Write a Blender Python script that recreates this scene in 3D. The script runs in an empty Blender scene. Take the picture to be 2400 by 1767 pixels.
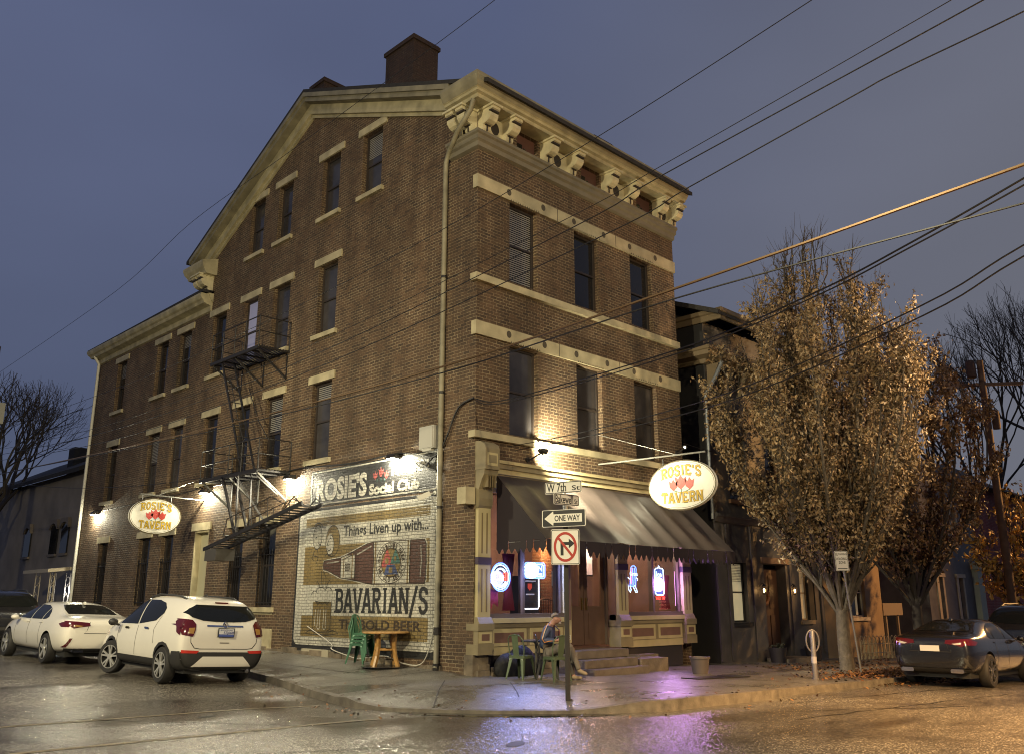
import bpy, bmesh, math, random
import numpy as np
from mathutils import Vector, Matrix
from mathutils.bvhtree import BVHTree
from mathutils.geometry import tessellate_polygon
R=math.radians; pi=math.pi
sc=bpy.context.scene; col=sc.collection
random.seed(7); rng=np.random.default_rng(7)

# ------------------------------------------------ camera
CAM=Vector((-12.674,-13.827,1.62)); YAW=R(45.034); PITCH=R(14.37)
cd=bpy.data.cameras.new('camera'); cam=bpy.data.objects.new('camera',cd); col.objects.link(cam)
cd.sensor_fit='HORIZONTAL'; cd.sensor_width=36; cd.lens=2046.8/2400*36; cd.clip_start=.1; cd.clip_end=1500
cam.location=CAM; cam.rotation_euler=(pi/2+PITCH,0,YAW-pi/2); sc.camera=cam
# ------------------------------------------------ colour management
sc.view_settings.view_transform='Standard'; sc.view_settings.look='None'; sc.view_settings.exposure=0; sc.view_settings.gamma=1
sc.cycles.use_denoising=True; sc.cycles.max_bounces=6; sc.cycles.diffuse_bounces=3; sc.cycles.glossy_bounces=3
sc.cycles.transparent_max_bounces=12; sc.cycles.sample_clamp_indirect=4; sc.cycles.caustics_reflective=False; sc.cycles.filter_width=1.05
# ------------------------------------------------ world: overcast dusk sky
w=bpy.data.worlds.new('World'); sc.world=w; w.use_nodes=True
nt=w.node_tree; N=nt.nodes; L=nt.links; N.clear()
out=N.new('ShaderNodeOutputWorld'); bg=N.new('ShaderNodeBackground'); L.new(bg.outputs[0],out.inputs[0])
tc=N.new('ShaderNodeTexCoord'); sep=N.new('ShaderNodeSeparateXYZ'); L.new(tc.outputs['Generated'],sep.inputs[0])
rmp=N.new('ShaderNodeValToRGB'); L.new(sep.outputs['Z'],rmp.inputs[0])
e=rmp.color_ramp.elements
e[0].position=0.0; e[0].color=(.088,.106,.148,1); e[1].position=.75; e[1].color=(.090,.110,.200,1)
for p_,c_ in ((.16,(.073,.090,.152,1)),(.42,(.089,.107,.185,1))):
    q=e.new(p_); q.color=c_
# town glow low over the street on the right (+X)
dp=N.new('ShaderNodeVectorMath'); dp.operation='DOT_PRODUCT'; dp.inputs[1].default_value=(.93,-.05,.18); L.new(tc.outputs['Generated'],dp.inputs[0])
mr=N.new('ShaderNodeMapRange'); mr.inputs[1].default_value=.60; mr.inputs[2].default_value=1.0; mr.inputs[3].default_value=0; mr.inputs[4].default_value=.92; L.new(dp.outputs['Value'],mr.inputs[0])
mx=N.new('ShaderNodeMix'); mx.data_type='RGBA'; L.new(mr.outputs[0],mx.inputs[0]); L.new(rmp.outputs[0],mx.inputs[6]); mx.inputs[7].default_value=(.150,.152,.172,1)
nz=N.new('ShaderNodeTexNoise'); nz.inputs['Scale'].default_value=2.2; nz.inputs['Detail'].default_value=3; nz.inputs['Roughness'].default_value=.45
mpn=N.new('ShaderNodeMapping'); mpn.inputs['Scale'].default_value=(1,1,2.2); L.new(tc.outputs['Generated'],mpn.inputs[0]); L.new(mpn.outputs[0],nz.inputs['Vector'])
mr2=N.new('ShaderNodeMapRange'); mr2.inputs[1].default_value=.3; mr2.inputs[2].default_value=.7; mr2.inputs[3].default_value=.92; mr2.inputs[4].default_value=1.08; L.new(nz.outputs[0],mr2.inputs[0])
ml=N.new('ShaderNodeVectorMath'); ml.operation='SCALE'; L.new(mx.outputs[2],ml.inputs[0]); L.new(mr2.outputs[0],ml.inputs['Scale'])
L.new(ml.outputs[0],bg.inputs[0]); bg.inputs[1].default_value=1.1
# ------------------------------------------------ street lamps (outside the frame, lights only, no heads built)
def lamp(name,kind,loc,energy,color,target=None,size=.3,angle=120,blend=.6):
    d=bpy.data.lights.new(name,kind); d.energy=energy; d.color=color
    if kind in('POINT','SPOT'): d.shadow_soft_size=size
    if kind=='SPOT': d.spot_size=R(angle); d.spot_blend=blend
    if kind=='AREA': d.size=size
    o=bpy.data.objects.new(name,d); col.objects.link(o); o.location=loc
    if target is not None: o.rotation_euler=(Vector(target)-Vector(loc)).to_track_quat('-Z','Y').to_euler()
    return o
lamp('street_lamp_light','SPOT',(.5,-15.2,8.0),34000,(1,.55,.18),(2.5,-11.5,0),.2,84,1)
lamp('street_lamp_light','SPOT',(10.5,-12.5,9),7600,(1,.70,.38),(10.2,-3.5,7.0),.2,54,.8)
lamp('street_lamp_light','SPOT',(-12.5,7,7.8),3600,(1,.88,.56),(-2.5,8,0),.2,112,.7)
lamp('street_lamp_light','SPOT',(-19,-6,10.5),12500,(1,.86,.52),(-6,2,1),.25,140,.9)
lamp('street_lamp_light','SPOT',(-8,-24,10.5),12500,(1,.80,.45),(-2,0,2.5),.25,100,1)
lamp('street_lamp_light','SPOT',(27,-11,8),9500,(1,.50,.15),(18,-4,3),.2,110,.8)

# ------------------------------------------------ helpers
WM={}
def wm(o): return WM.get(o.name,Matrix())
class MB:
    def __init__(s): s.v=[]; s.f=[]; s.m=[]
    def add(s,vs,fs,m=0):
        b=len(s.v); s.v+= [tuple(p) for p in vs]; s.f+=[tuple(i+b for i in f) for f in fs]; s.m+=[m]*len(fs); return s
    def box(s,x0,x1,y0,y1,z0,z1,m=0):
        x0,x1=min(x0,x1),max(x0,x1);y0,y1=min(y0,y1),max(y0,y1);z0,z1=min(z0,z1),max(z0,z1)
        return s.add([(x0,y0,z0),(x1,y0,z0),(x1,y1,z0),(x0,y1,z0),(x0,y0,z1),(x1,y0,z1),(x1,y1,z1),(x0,y1,z1)],
          [(0,3,2,1),(4,5,6,7),(0,1,5,4),(1,2,6,5),(2,3,7,6),(3,0,4,7)],m)
    def bar(s,a,b,w,h,up=(0,0,1),m=0):
        a=Vector(a);b=Vector(b);d=(b-a).normalized();u=Vector(up)
        if abs(d.dot(u))>.98: u=Vector((1,0,0))
        r=d.cross(u).normalized()*w/2; u=r.cross(d).normalized()*h/2
        vs=[a-r-u,a+r-u,a+r+u,a-r+u,b-r-u,b+r-u,b+r+u,b-r+u]
        return s.add(vs,[(0,1,2,3),(7,6,5,4),(0,4,5,1),(1,5,6,2),(2,6,7,3),(3,7,4,0)],m)
    def prism(s,poly,fn,w0,w1,m=0):
        n=len(poly); vs=[fn(u,v,w0) for u,v in poly]+[fn(u,v,w1) for u,v in poly]
        fs=[tuple(range(n)),tuple(range(2*n-1,n-1,-1))]+[(i,i+n,(i+1)%n+n,(i+1)%n) for i in range(n)]
        return s.add(vs,fs,m)
    def flat(s,poly,fn,w,m=0):
        vs=[Vector((u,v,0)) for u,v in poly]; tr=tessellate_polygon([vs])
        return s.add([fn(u,v,w) for u,v in poly],[tuple(t) for t in tr],m)
    def tube(s,pts,r,n=6,closed=False,m=0,cap=True):
        P=[Vector(p) for p in pts]; k=len(P); rs=r if isinstance(r,(list,tuple)) else [r]*k
        b=len(s.v); prev=None
        for i in range(k):
            a=P[(i-1)%k] if (closed or i>0) else P[i]; c=P[(i+1)%k] if (closed or i<k-1) else P[i]
            d=(c-a); d=d.normalized() if d.length>1e-9 else Vector((0,0,1))
            if prev is None:
                u=Vector((0,0,1)) if abs(d.z)<.9 else Vector((1,0,0)); x=d.cross(u).normalized()
            else:
                x=prev-d*prev.dot(d); x=x.normalized() if x.length>1e-6 else d.orthogonal().normalized()
            prev=x; y=d.cross(x)
            for j in range(n):
                t=2*pi*j/n; s.v.append(tuple(P[i]+(x*math.cos(t)+y*math.sin(t))*rs[i]))
        for i in range(k if closed else k-1):
            for j in range(n):
                a0=b+i*n+j;a1=b+i*n+(j+1)%n;b0=b+((i+1)%k)*n+j;b1=b+((i+1)%k)*n+(j+1)%n
                s.f.append((a0,a1,b1,b0)); s.m.append(m)
        if cap and not closed:
            s.f.append(tuple(b+j for j in range(n-1,-1,-1))); s.m.append(m)
            s.f.append(tuple(b+(k-1)*n+j for j in range(n))); s.m.append(m)
        return s
    def lathe(s,prof,c=(0,0,0),n=16,axis='z',m=0,cap=True):
        b=len(s.v); k=len(prof)
        for r,h in prof:
            for j in range(n):
                t=2*pi*j/n; p=(r*math.cos(t),r*math.sin(t),h)
                if axis=='y': p=(p[0],h,p[1])
                if axis=='x': p=(h,p[0],p[1])
                s.v.append((c[0]+p[0],c[1]+p[1],c[2]+p[2]))
        for i in range(k-1):
            for j in range(n):
                s.f.append((b+i*n+j,b+i*n+(j+1)%n,b+(i+1)*n+(j+1)%n,b+(i+1)*n+j)); s.m.append(m)
        for i,rev in ((0,True),(k-1,False)):
            if cap and prof[i][0]>1e-4:
                l=[b+i*n+j for j in range(n)]; s.f.append(tuple(l[::-1] if rev else l)); s.m.append(m)
        return s
    def ell(s,c,rx,ry,rz,n=10,k=6,m=0):
        prof=[(max(math.sin(pi*i/k),1e-5),-math.cos(pi*i/k)) for i in range(k+1)]
        b=len(s.v); s.lathe(prof,(0,0,0),n,m=m)
        for i in range(b,len(s.v)):
            p=s.v[i]; s.v[i]=(c[0]+p[0]*rx,c[1]+p[1]*ry,c[2]+p[2]*rz)
        return s
    def xf(s,M):
        s.v=[tuple(M@Vector(p)) for p in s.v]; return s
    def build(s,name,mats,parent=None,world=True,smooth=False,fix=True):
        me=bpy.data.meshes.new(name); me.from_pydata(s.v,[],s.f); 
        mats=mats if isinstance(mats,(list,tuple)) else [mats]
        for q in mats: me.materials.append(q)
        if len(mats)>1: me.polygons.foreach_set('material_index',s.m)
        if fix:
            bm=bmesh.new(); bm.from_mesh(me); bmesh.ops.recalc_face_normals(bm,faces=bm.faces); bm.to_mesh(me); bm.free()
        if smooth:
            me.polygons.foreach_set('use_smooth',[True]*len(me.polygons))
            me.set_sharp_from_angle(angle=R(smooth if smooth is not True else 40))
        me.update()
        return link(name,me,parent,world)
def link(name,me,parent=None,world=True):
    o=bpy.data.objects.new(name,me); col.objects.link(o); M=Matrix()
    if parent is not None:
        o.parent=parent; pm=wm(parent)
        if world: me.transform(pm.inverted())
        M=pm
    WM[o.name]=M.copy() if parent is not None else Matrix()
    return o
def thing(name,label,cat,loc=(0,0,0),rz=0,group=None,rx=0,ry=0):
    o=bpy.data.objects.new(name,None); col.objects.link(o); o.location=loc; o.rotation_euler=(rx,ry,rz); o.empty_display_size=.2
    WM[o.name]=Matrix.Translation(loc)@o.rotation_euler.to_matrix().to_4x4()
    return tag(o,label,cat,group)
def tag(o,label,cat,group=None):
    o['label']=label; o['category']=cat
    if group: o['group']=group
    return o
def struct(o): o['kind']='structure'; return o
def dup(root,loc,rz,label=None,group=None):
    r=root.copy(); col.objects.link(r); r.location=loc; r.rotation_euler=(root.rotation_euler[0],root.rotation_euler[1],rz)
    WM[r.name]=Matrix.Translation(loc)@r.rotation_euler.to_matrix().to_4x4()
    if label: r['label']=label
    if group: r['group']=group
    def rec(src,dst):
        for ch in [c for c in col.objects if c.parent==src]:
            k=ch.copy(); col.objects.link(k); k.parent=dst; rec(ch,k)
    rec(root,r); return r
# --- materials
MAT={}
def mk(name,base,rough=.6,metal=0.,var=.0,vs=4.,bump=0.,bs=60.,emit=None,es=0.,spec=.5,coat=0.,alpha=1.,coord='Object',rvar=0.,trans=0.):
    if name in MAT: return MAT[name]
    m=bpy.data.materials.new(name); m.use_nodes=True; t=m.node_tree; b=t.nodes['Principled BSDF']; MAT[name]=m
    b.inputs['Base Color'].default_value=(*base,1); b.inputs['Roughness'].default_value=rough; b.inputs['Metallic'].default_value=metal
    b.inputs['Specular IOR Level'].default_value=spec; b.inputs['Coat Weight'].default_value=coat; b.inputs['Coat Roughness'].default_value=.05
    b.inputs['Alpha'].default_value=alpha; b.inputs['Transmission Weight'].default_value=trans
    if emit: b.inputs['Emission Color'].default_value=(*emit,1); b.inputs['Emission Strength'].default_value=es
    if var or bump or rvar:
        c=t.nodes.new('ShaderNodeTexCoord')
        src=c.outputs[coord] if coord!='World' else t.nodes.new('ShaderNodeNewGeometry').outputs['Position']
        if var or rvar:
            n=t.nodes.new('ShaderNodeTexNoise'); n.inputs['Scale'].default_value=vs; n.inputs['Detail'].default_value=6; t.links.new(src,n.inputs['Vector'])
        if var:
            r=t.nodes.new('ShaderNodeMapRange'); r.inputs[1].default_value=.3; r.inputs[2].default_value=.7; r.inputs[3].default_value=1-var; r.inputs[4].default_value=1+var; t.links.new(n.outputs[0],r.inputs[0])
            k=t.nodes.new('ShaderNodeVectorMath'); k.operation='SCALE'; k.inputs[0].default_value=base; t.links.new(r.outputs[0],k.inputs['Scale']); t.links.new(k.outputs[0],b.inputs['Base Color'])
        if rvar:
            r=t.nodes.new('ShaderNodeMapRange'); r.inputs[1].default_value=.35; r.inputs[2].default_value=.65; r.inputs[3].default_value=max(.03,rough-rvar); r.inputs[4].default_value=min(1,rough+rvar); t.links.new(n.outputs[0],r.inputs[0]); t.links.new(r.outputs[0],b.inputs['Roughness'])
        if bump:
            n2=t.nodes.new('ShaderNodeTexNoise'); n2.inputs['Scale'].default_value=bs; n2.inputs['Detail'].default_value=4; t.links.new(src,n2.inputs['Vector'])
            q=t.nodes.new('ShaderNodeBump'); q.inputs['Strength'].default_value=bump; q.inputs['Distance'].default_value=.02; t.links.new(n2.outputs[0],q.inputs['Height']); t.links.new(q.outputs[0],b.inputs['Normal'])
    return m
def brick(name,c1,c2,mortar,paint=None,mortar_amt=1.,rough=.8,seed=0.,big=.2,bw=.212,rh=.0755):
    """running-bond brick in world space; paint = one flat colour laid over the bricks, joints still showing"""
    if name in MAT: return MAT[name]
    m=bpy.data.materials.new(name); m.use_nodes=True; t=m.node_tree; n=t.nodes; l=t.links; b=n['Principled BSDF']; MAT[name]=m
    g=n.new('ShaderNodeNewGeometry'); s=n.new('ShaderNodeSeparateXYZ'); l.new(g.outputs['Position'],s.inputs[0])
    u=n.new('ShaderNodeMath'); u.operation='SUBTRACT'; l.new(s.outputs['X'],u.inputs[0]); l.new(s.outputs['Y'],u.inputs[1])
    wob=n.new('ShaderNodeTexNoise'); wob.inputs['Scale'].default_value=3.; l.new(g.outputs['Position'],wob.inputs['Vector'])
    wm_=n.new('ShaderNodeMath'); wm_.operation='MULTIPLY_ADD'; wm_.inputs[1].default_value=.03; l.new(wob.outputs[0],wm_.inputs[0]); l.new(s.outputs['Z'],wm_.inputs[2])
    cb=n.new('ShaderNodeCombineXYZ'); l.new(u.outputs[0],cb.inputs[0]); l.new(wm_.outputs[0],cb.inputs[1])
    br=n.new('ShaderNodeTexBrick'); l.new(cb.outputs[0],br.inputs['Vector']); br.inputs['Scale'].default_value=1; br.inputs['Mortar Size'].default_value=.0105
    br.inputs['Mortar Smooth'].default_value=.35; br.inputs['Brick Width'].default_value=bw; br.inputs['Row Height'].default_value=rh; br.inputs['Bias'].default_value=-.1
    br.inputs['Color1'].default_value=(*c1,1); br.inputs['Color2'].default_value=(*c2,1); br.inputs['Mortar'].default_value=(*mortar,1)
    mo=n.new('ShaderNodeTexNoise'); mo.inputs['Scale'].default_value=1.7; mo.inputs['Detail'].default_value=7; mo.inputs['Roughness'].default_value=.7; l.new(g.outputs['Position'],mo.inputs['Vector'])
    mc=n.new('ShaderNodeValToRGB'); mc.color_ramp.elements[0].position=.36; mc.color_ramp.elements[0].color=(c1[0]*1.2,c1[1]*1.2,c1[2]*1.2,1); mc.color_ramp.elements[1].position=.6; mc.color_ramp.elements[1].color=(*mortar,1); l.new(mo.outputs[0],mc.inputs[0]); l.new(mc.outputs[0],br.inputs['Mortar'])
    nz=n.new('ShaderNodeTexNoise'); nz.inputs['Scale'].default_value=.55; nz.inputs['Detail'].default_value=8; nz.inputs['Roughness'].default_value=.65; l.new(g.outputs['Position'],nz.inputs['Vector'])
    r=n.new('ShaderNodeMapRange'); r.inputs[1].default_value=.3; r.inputs[2].default_value=.7; r.inputs[3].default_value=1-big; r.inputs[4].default_value=1+big; l.new(nz.outputs[0],r.inputs[0])
    n2=n.new('ShaderNodeTexNoise'); n2.inputs['Scale'].default_value=26; n2.inputs['Detail'].default_value=3; l.new(g.outputs['Position'],n2.inputs['Vector'])
    r2=n.new('ShaderNodeMapRange'); r2.inputs[1].default_value=.3; r2.inputs[2].default_value=.7; r2.inputs[3].default_value=.72; r2.inputs[4].default_value=1.25; l.new(n2.outputs[0],r2.inputs[0])
    mps=n.new('ShaderNodeMapping'); mps.inputs['Scale'].default_value=(1.6,1.6,.16); l.new(g.outputs['Position'],mps.inputs[0])
    n4=n.new('ShaderNodeTexNoise'); n4.inputs['Scale'].default_value=1.; n4.inputs['Detail'].default_value=6; n4.inputs['Roughness'].default_value=.6; l.new(mps.outputs[0],n4.inputs['Vector'])
    r4=n.new('ShaderNodeMapRange'); r4.inputs[1].default_value=.34; r4.inputs[2].default_value=.66; r4.inputs[3].default_value=.68; r4.inputs[4].default_value=1.22; l.new(n4.outputs[0],r4.inputs[0])
    m4=n.new('ShaderNodeMath'); m4.operation='MULTIPLY'; l.new(r.outputs[0],m4.inputs[0]); l.new(r4.outputs[0],m4.inputs[1])
    mu=n.new('ShaderNodeMath'); mu.operation='MULTIPLY'; l.new(m4.outputs[0],mu.inputs[0]); l.new(r2.outputs[0],mu.inputs[1])
    colr=br.outputs['Color']
    if paint:
        mx=n.new('ShaderNodeMix'); mx.data_type='RGBA'; mx.inputs[6].default_value=(*paint,1); mx.inputs[7].default_value=(paint[0]*.4,paint[1]*.4,paint[2]*.4,1)
        fm=n.new('ShaderNodeMath'); fm.operation='MULTIPLY'; fm.inputs[1].default_value=mortar_amt; l.new(br.outputs['Fac'],fm.inputs[0]); l.new(fm.outputs[0],mx.inputs[0]); colr=mx.outputs[2]
    k=n.new('ShaderNodeVectorMath'); k.operation='SCALE'; l.new(colr,k.inputs[0]); l.new(mu.outputs[0],k.inputs['Scale']); l.new(k.outputs[0],b.inputs['Base Color'])
    b.inputs['Roughness'].default_value=rough
    ad=n.new('ShaderNodeMath'); ad.operation='MULTIPLY_ADD'; ad.inputs[1].default_value=-1.; l.new(br.outputs['Fac'],ad.inputs[0])
    n3=n.new('ShaderNodeMath'); n3.operation='MULTIPLY'; n3.inputs[1].default_value=.45; l.new(n2.outputs[0],n3.inputs[0]); l.new(n3.outputs[0],ad.inputs[2])
    bp=n.new('ShaderNodeBump'); bp.inputs['Strength'].default_value=.9; bp.inputs['Distance'].default_value=.012; l.new(ad.outputs[0],bp.inputs['Height']); l.new(bp.outputs[0],b.inputs['Normal'])
    return m
def glow(name,colr,st): return mk(name,(0,0,0),.5,emit=colr,es=st)
# --- writing
def text_polys(s,bold=0.,space=1.):
    cu=bpy.data.curves.new('lettering','FONT'); cu.body=s; cu.size=1; cu.offset=bold; cu.space_character=space; cu.resolution_u=3
    o=bpy.data.objects.new('lettering',cu); col.objects.link(o); bpy.context.view_layer.update()
    dg=bpy.context.evaluated_depsgraph_get(); me=bpy.data.meshes.new_from_object(o.evaluated_get(dg))
    v=[(p.co.x,p.co.y) for p in me.vertices]; f=[tuple(p.vertices) for p in me.polygons]
    bpy.data.objects.remove(o); bpy.data.meshes.remove(me); bpy.data.curves.remove(cu)
    xs=[p[0] for p in v]; ys=[p[1] for p in v]; x0,x1,y0,y1=min(xs),max(xs),min(ys),max(ys)
    return [((a-x0)/(x1-x0),(b-y0)/(y1-y0)) for a,b in v],f
def text_on(mb,s,fn,u0,u1,v0,v1,off,bold=0.,m=0,space=1.,warp=None):
    """letters of s filling the rectangle u0..u1, v0..v1 of the surface fn(u,v,off)"""
    v,f=text_polys(s,bold,space)
    pts=[]
    for a,b in v:
        uu=u0+(u1-u0)*a; vv=v0+(v1-v0)*b
        if warp: uu,vv=warp(uu,vv)
        pts.append(fn(uu,vv,off))
    mb.add(pts,f,m)
SK=[0]
def strip(mb,pl,wd,fn,off,m=0,closed=False):
    SK[0]=(SK[0]+1)%8; off+=math.copysign(.00022*SK[0],off)
    P=[Vector((a,b)) for a,b in pl]; n=len(P); Lp=[];Rp=[]
    for i in range(n):
        a=P[i-1] if (i>0 or closed) else None; c=P[(i+1)%n] if (i<n-1 or closed) else None
        d1=(P[i]-a).normalized() if a is not None else None; d2=(c-P[i]).normalized() if c is not None else None
        d1=d1 or d2; d2=d2 or d1
        n1=Vector((-d1.y,d1.x)); n2=Vector((-d2.y,d2.x)); mt=(n1+n2)/max(.35,1+n1.dot(n2))
        wi=wd[i] if isinstance(wd,(list,tuple)) else wd
        Lp.append(P[i]+mt*wi/2); Rp.append(P[i]-mt*wi/2)
    vs=[fn(p.x,p.y,off) for p in Lp]+[fn(p.x,p.y,off) for p in Rp]
    fs=[(i,(i+1)%n,(i+1)%n+n,i+n) for i in range(n if closed else n-1)]
    mb.add(vs,fs,m)
def arc(cx,cy,rx,ry,a0,a1,n=10): return [(cx+rx*math.cos(R(a0+(a1-a0)*i/n)),cy+ry*math.sin(R(a0+(a1-a0)*i/n))) for i in range(n+1)]
SF=.09
def slab_letter(ch):
    st=[];sr=[]
    T=lambda x,top=True,bot=True:[(x,1)]*top+[(x,0)]*bot
    if ch=='A': st=[[(.12,0),(.46,1)],[(.54,1),(.86,0)],[(.28,.33),(.72,.33)]]; sr=[(.14,0),(.86,0)]
    if ch=='V': st=[[(.12,1),(.47,0)],[(.53,0),(.88,1)]]; sr=[(.14,1),(.86,1)]
    if ch=='I': st=[[(.5,0),(.5,1)]]; sr=[(.5,0),(.5,1)]
    if ch=='N': st=[[(.18,0),(.18,1)],[(.82,0),(.82,1)],[(.18,1),(.82,0)]]; sr=[(.18,0),(.18,1),(.82,1)]
    if ch=='B': st=[[(.22,0),(.22,1)],[(.22,.93),(.55,.93)]+arc(.55,.735,.25,.195,90,-90)+[(.22,.54)],[(.55,.54)]+arc(.57,.3,.28,.24,90,-90)+[(.22,.06)]]; sr=[(.16,0),(.16,1)]
    if ch=='R': st=[[(.22,0),(.22,1)],[(.22,.93),(.55,.93)]+arc(.55,.72,.25,.21,90,-90)+[(.22,.51)],[(.5,.51),(.84,0)]]; sr=[(.2,0),(.16,1),(.84,0)]
    if ch=='S': st=[[(.83,.72),(.78,.88)]+arc(.5,.74,.3,.21,60,270)+arc(.5,.27,.32,.23,90,-130)[1:]+[(.17,.28)]]; sr=[]
    if ch=='O': st=[arc(.5,.5,.34,.44,0,360,18)]
    if ch=='E': st=[[(.22,0),(.22,1)],[(.22,.94),(.82,.94)],[(.22,.5),(.68,.5)],[(.22,.06),(.84,.06)],[(.8,.94),(.8,.74)],[(.82,.06),(.82,.26)]]; sr=[(.16,0),(.16,1)]
    if ch=='T': st=[[(.5,0),(.5,1)],[(.1,.94),(.9,.94)],[(.13,.94),(.13,.72)],[(.87,.94),(.87,.72)]]; sr=[(.5,0)]
    if ch=="'": st=[[(.5,1),(.42,.7)]]
    if ch=='/': st=[[(.12,-.16),(.88,1.06)]]
    return st,sr
def slab_text(mb,s,fn,u0,u1,v0,v1,off,wt=.2,m=0,warp=None,adv=None):
    """slab-serif lettering: stems of width wt*cell, with serifs"""
    adv=adv or {"'":.45,'I':.7,'/':.8}
    tot=sum(adv.get(c,1) for c in s); x=0; cell=(u1-u0)/tot; H=v1-v0
    for c in s:
        a=adv.get(c,1)*cell; st,sr=slab_letter(c)
        F=lambda p,q,o,x=x,a=a:fn(*((warp or (lambda s_,t_:(s_,t_)))(u0+x+p*1.0,v0+q)),o)
        for pl in st:
            strip(mb,[(p*a,q*H) for p,q in pl],abs(cell)*wt,F,off,m)
        for p,q in sr:
            h=H*.085; yy=(h/2 if q==0 else H-h/2); hw=abs(cell)*.2
            strip(mb,[(p*a-hw,yy),(p*a+hw,yy)],h,F,off+(.0015 if off>0 else -.0015),m)
        x+=a
def blob(cx,cy,rx,ry,n=20,rot=0):
    return [(cx+rx*math.cos(2*pi*i/n)*math.cos(rot)-ry*math.sin(2*pi*i/n)*math.sin(rot),cy+rx*math.cos(2*pi*i/n)*math.sin(rot)+ry*math.sin(2*pi*i/n)*math.cos(rot)) for i in range(n)]
def rrect(u0,u1,v0,v1,r,n=5):
    p=[]
    for cx,cy,a in ((u1-r,v1-r,0),(u0+r,v1-r,90),(u0+r,v0+r,180),(u1-r,v0+r,270)): p+=arc(cx,cy,r,r,a,a+90,n)
    return p
def smooth01(t): t=min(1,max(0,t)); return t*t*(3-2*t)
# --- lie of the land
def base_z(x,y):
    return .02*min(max(y,0),70)-.02*min(max(x,0),45)
# ------------------------------------------------ ground, road, pavement
def wet(name,c_lo,c_hi,r_lo,r_hi,gl=.9,patch=.35,bs=130.,bstr=.5,fleck=1.3):
    m=bpy.data.materials.new(name); m.use_nodes=True; t=m.node_tree; n=t.nodes; l=t.links; b=n['Principled BSDF']
    g=n.new('ShaderNodeNewGeometry')
    a=n.new('ShaderNodeTexNoise'); a.inputs['Scale'].default_value=patch; a.inputs['Detail'].default_value=5; a.inputs['Roughness'].default_value=.55; a.inputs['Distortion'].default_value=.6
    mp=n.new('ShaderNodeMapping'); mp.inputs['Scale'].default_value=(1,1.7,1); mp.inputs['Rotation'].default_value=(0,0,R(20)); l.new(g.outputs['Position'],mp.inputs[0]); l.new(mp.outputs[0],a.inputs['Vector'])
    f=n.new('ShaderNodeTexNoise'); f.inputs['Scale'].default_value=55; f.inputs['Detail'].default_value=2; l.new(g.outputs['Position'],f.inputs['Vector'])
    c=n.new('ShaderNodeValToRGB'); c.color_ramp.elements[0].position=.36; c.color_ramp.elements[0].color=(*c_lo,1); c.color_ramp.elements[1].position=.62; c.color_ramp.elements[1].color=(*c_hi,1); l.new(a.outputs[0],c.inputs[0])
    k=n.new('ShaderNodeMapRange'); k.inputs[1].default_value=.3; k.inputs[2].default_value=.7; k.inputs[3].default_value=.25; k.inputs[4].default_value=1.9; l.new(f.outputs[0],k.inputs[0])
    s=n.new('ShaderNodeVectorMath'); s.operation='SCALE'; l.new(c.outputs[0],s.inputs[0]); l.new(k.outputs[0],s.inputs['Scale']); l.new(s.outputs[0],b.inputs['Base Color'])
    r=n.new('ShaderNodeMapRange'); r.inputs[1].default_value=.30; r.inputs[2].default_value=.5; r.inputs[3].default_value=r_lo; r.inputs[4].default_value=r_hi; l.new(a.outputs[0],r.inputs[0]); l.new(r.outputs[0],b.inputs['Roughness'])
    b.inputs['Specular IOR Level'].default_value=gl
    fk=n.new('ShaderNodeTexVoronoi'); fk.inputs['Scale'].default_value=bs*.75; l.new(g.outputs['Position'],fk.inputs['Vector']); fs=n.new('ShaderNodeSeparateColor'); l.new(fk.outputs['Color'],fs.inputs[0])
    fm=n.new('ShaderNodeMapRange'); fm.inputs[1].default_value=.55; fm.inputs[2].default_value=1.; fm.inputs[3].default_value=.8; fm.inputs[4].default_value=fleck; l.new(fs.outputs[0],fm.inputs[0]); s2=n.new('ShaderNodeVectorMath'); s2.operation='SCALE'; l.new(s.outputs[0],s2.inputs[0]); l.new(fm.outputs[0],s2.inputs['Scale']); l.new(s2.outputs[0],b.inputs['Base Color'])  # bright cells in the colour: pale stones and painted glints
    h=n.new('ShaderNodeTexVoronoi'); h.inputs['Scale'].default_value=bs; l.new(g.outputs['Position'],h.inputs['Vector'])
    c1=n.new('ShaderNodeVectorMath'); c1.operation='SUBTRACT'; c1.inputs[1].default_value=(.5,.5,.5); l.new(h.outputs['Color'],c1.inputs[0])
    rs=n.new('ShaderNodeMapRange'); rs.inputs[1].default_value=.30; rs.inputs[2].default_value=.48; rs.inputs[3].default_value=bstr*.25; rs.inputs[4].default_value=bstr; l.new(a.outputs[0],rs.inputs[0])
    c2=n.new('ShaderNodeVectorMath'); c2.operation='SCALE'; l.new(c1.outputs[0],c2.inputs[0]); l.new(rs.outputs[0],c2.inputs['Scale'])
    c3=n.new('ShaderNodeVectorMath'); c3.operation='ADD'; l.new(g.outputs['Normal'],c3.inputs[0]); l.new(c2.outputs[0],c3.inputs[1])
    bp=n.new('ShaderNodeVectorMath'); bp.operation='NORMALIZE'; l.new(c3.outputs[0],bp.inputs[0])
    l.new(bp.outputs[0],b.inputs['Normal']); return m
M_road=wet('wet_asphalt',(.034,.029,.025),(.092,.082,.068),.10,.27,.9,.27,78.,.42,fleck=3.3)
M_walk=wet('wet_concrete',(.088,.082,.072),(.145,.135,.118),.14,.36,.8,.5,60.,.35)
M_kerb=mk('kerb_stone',(.12,.105,.085),.5,var=.4,vs=6,bump=.4,bs=40,coord='World')
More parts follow.
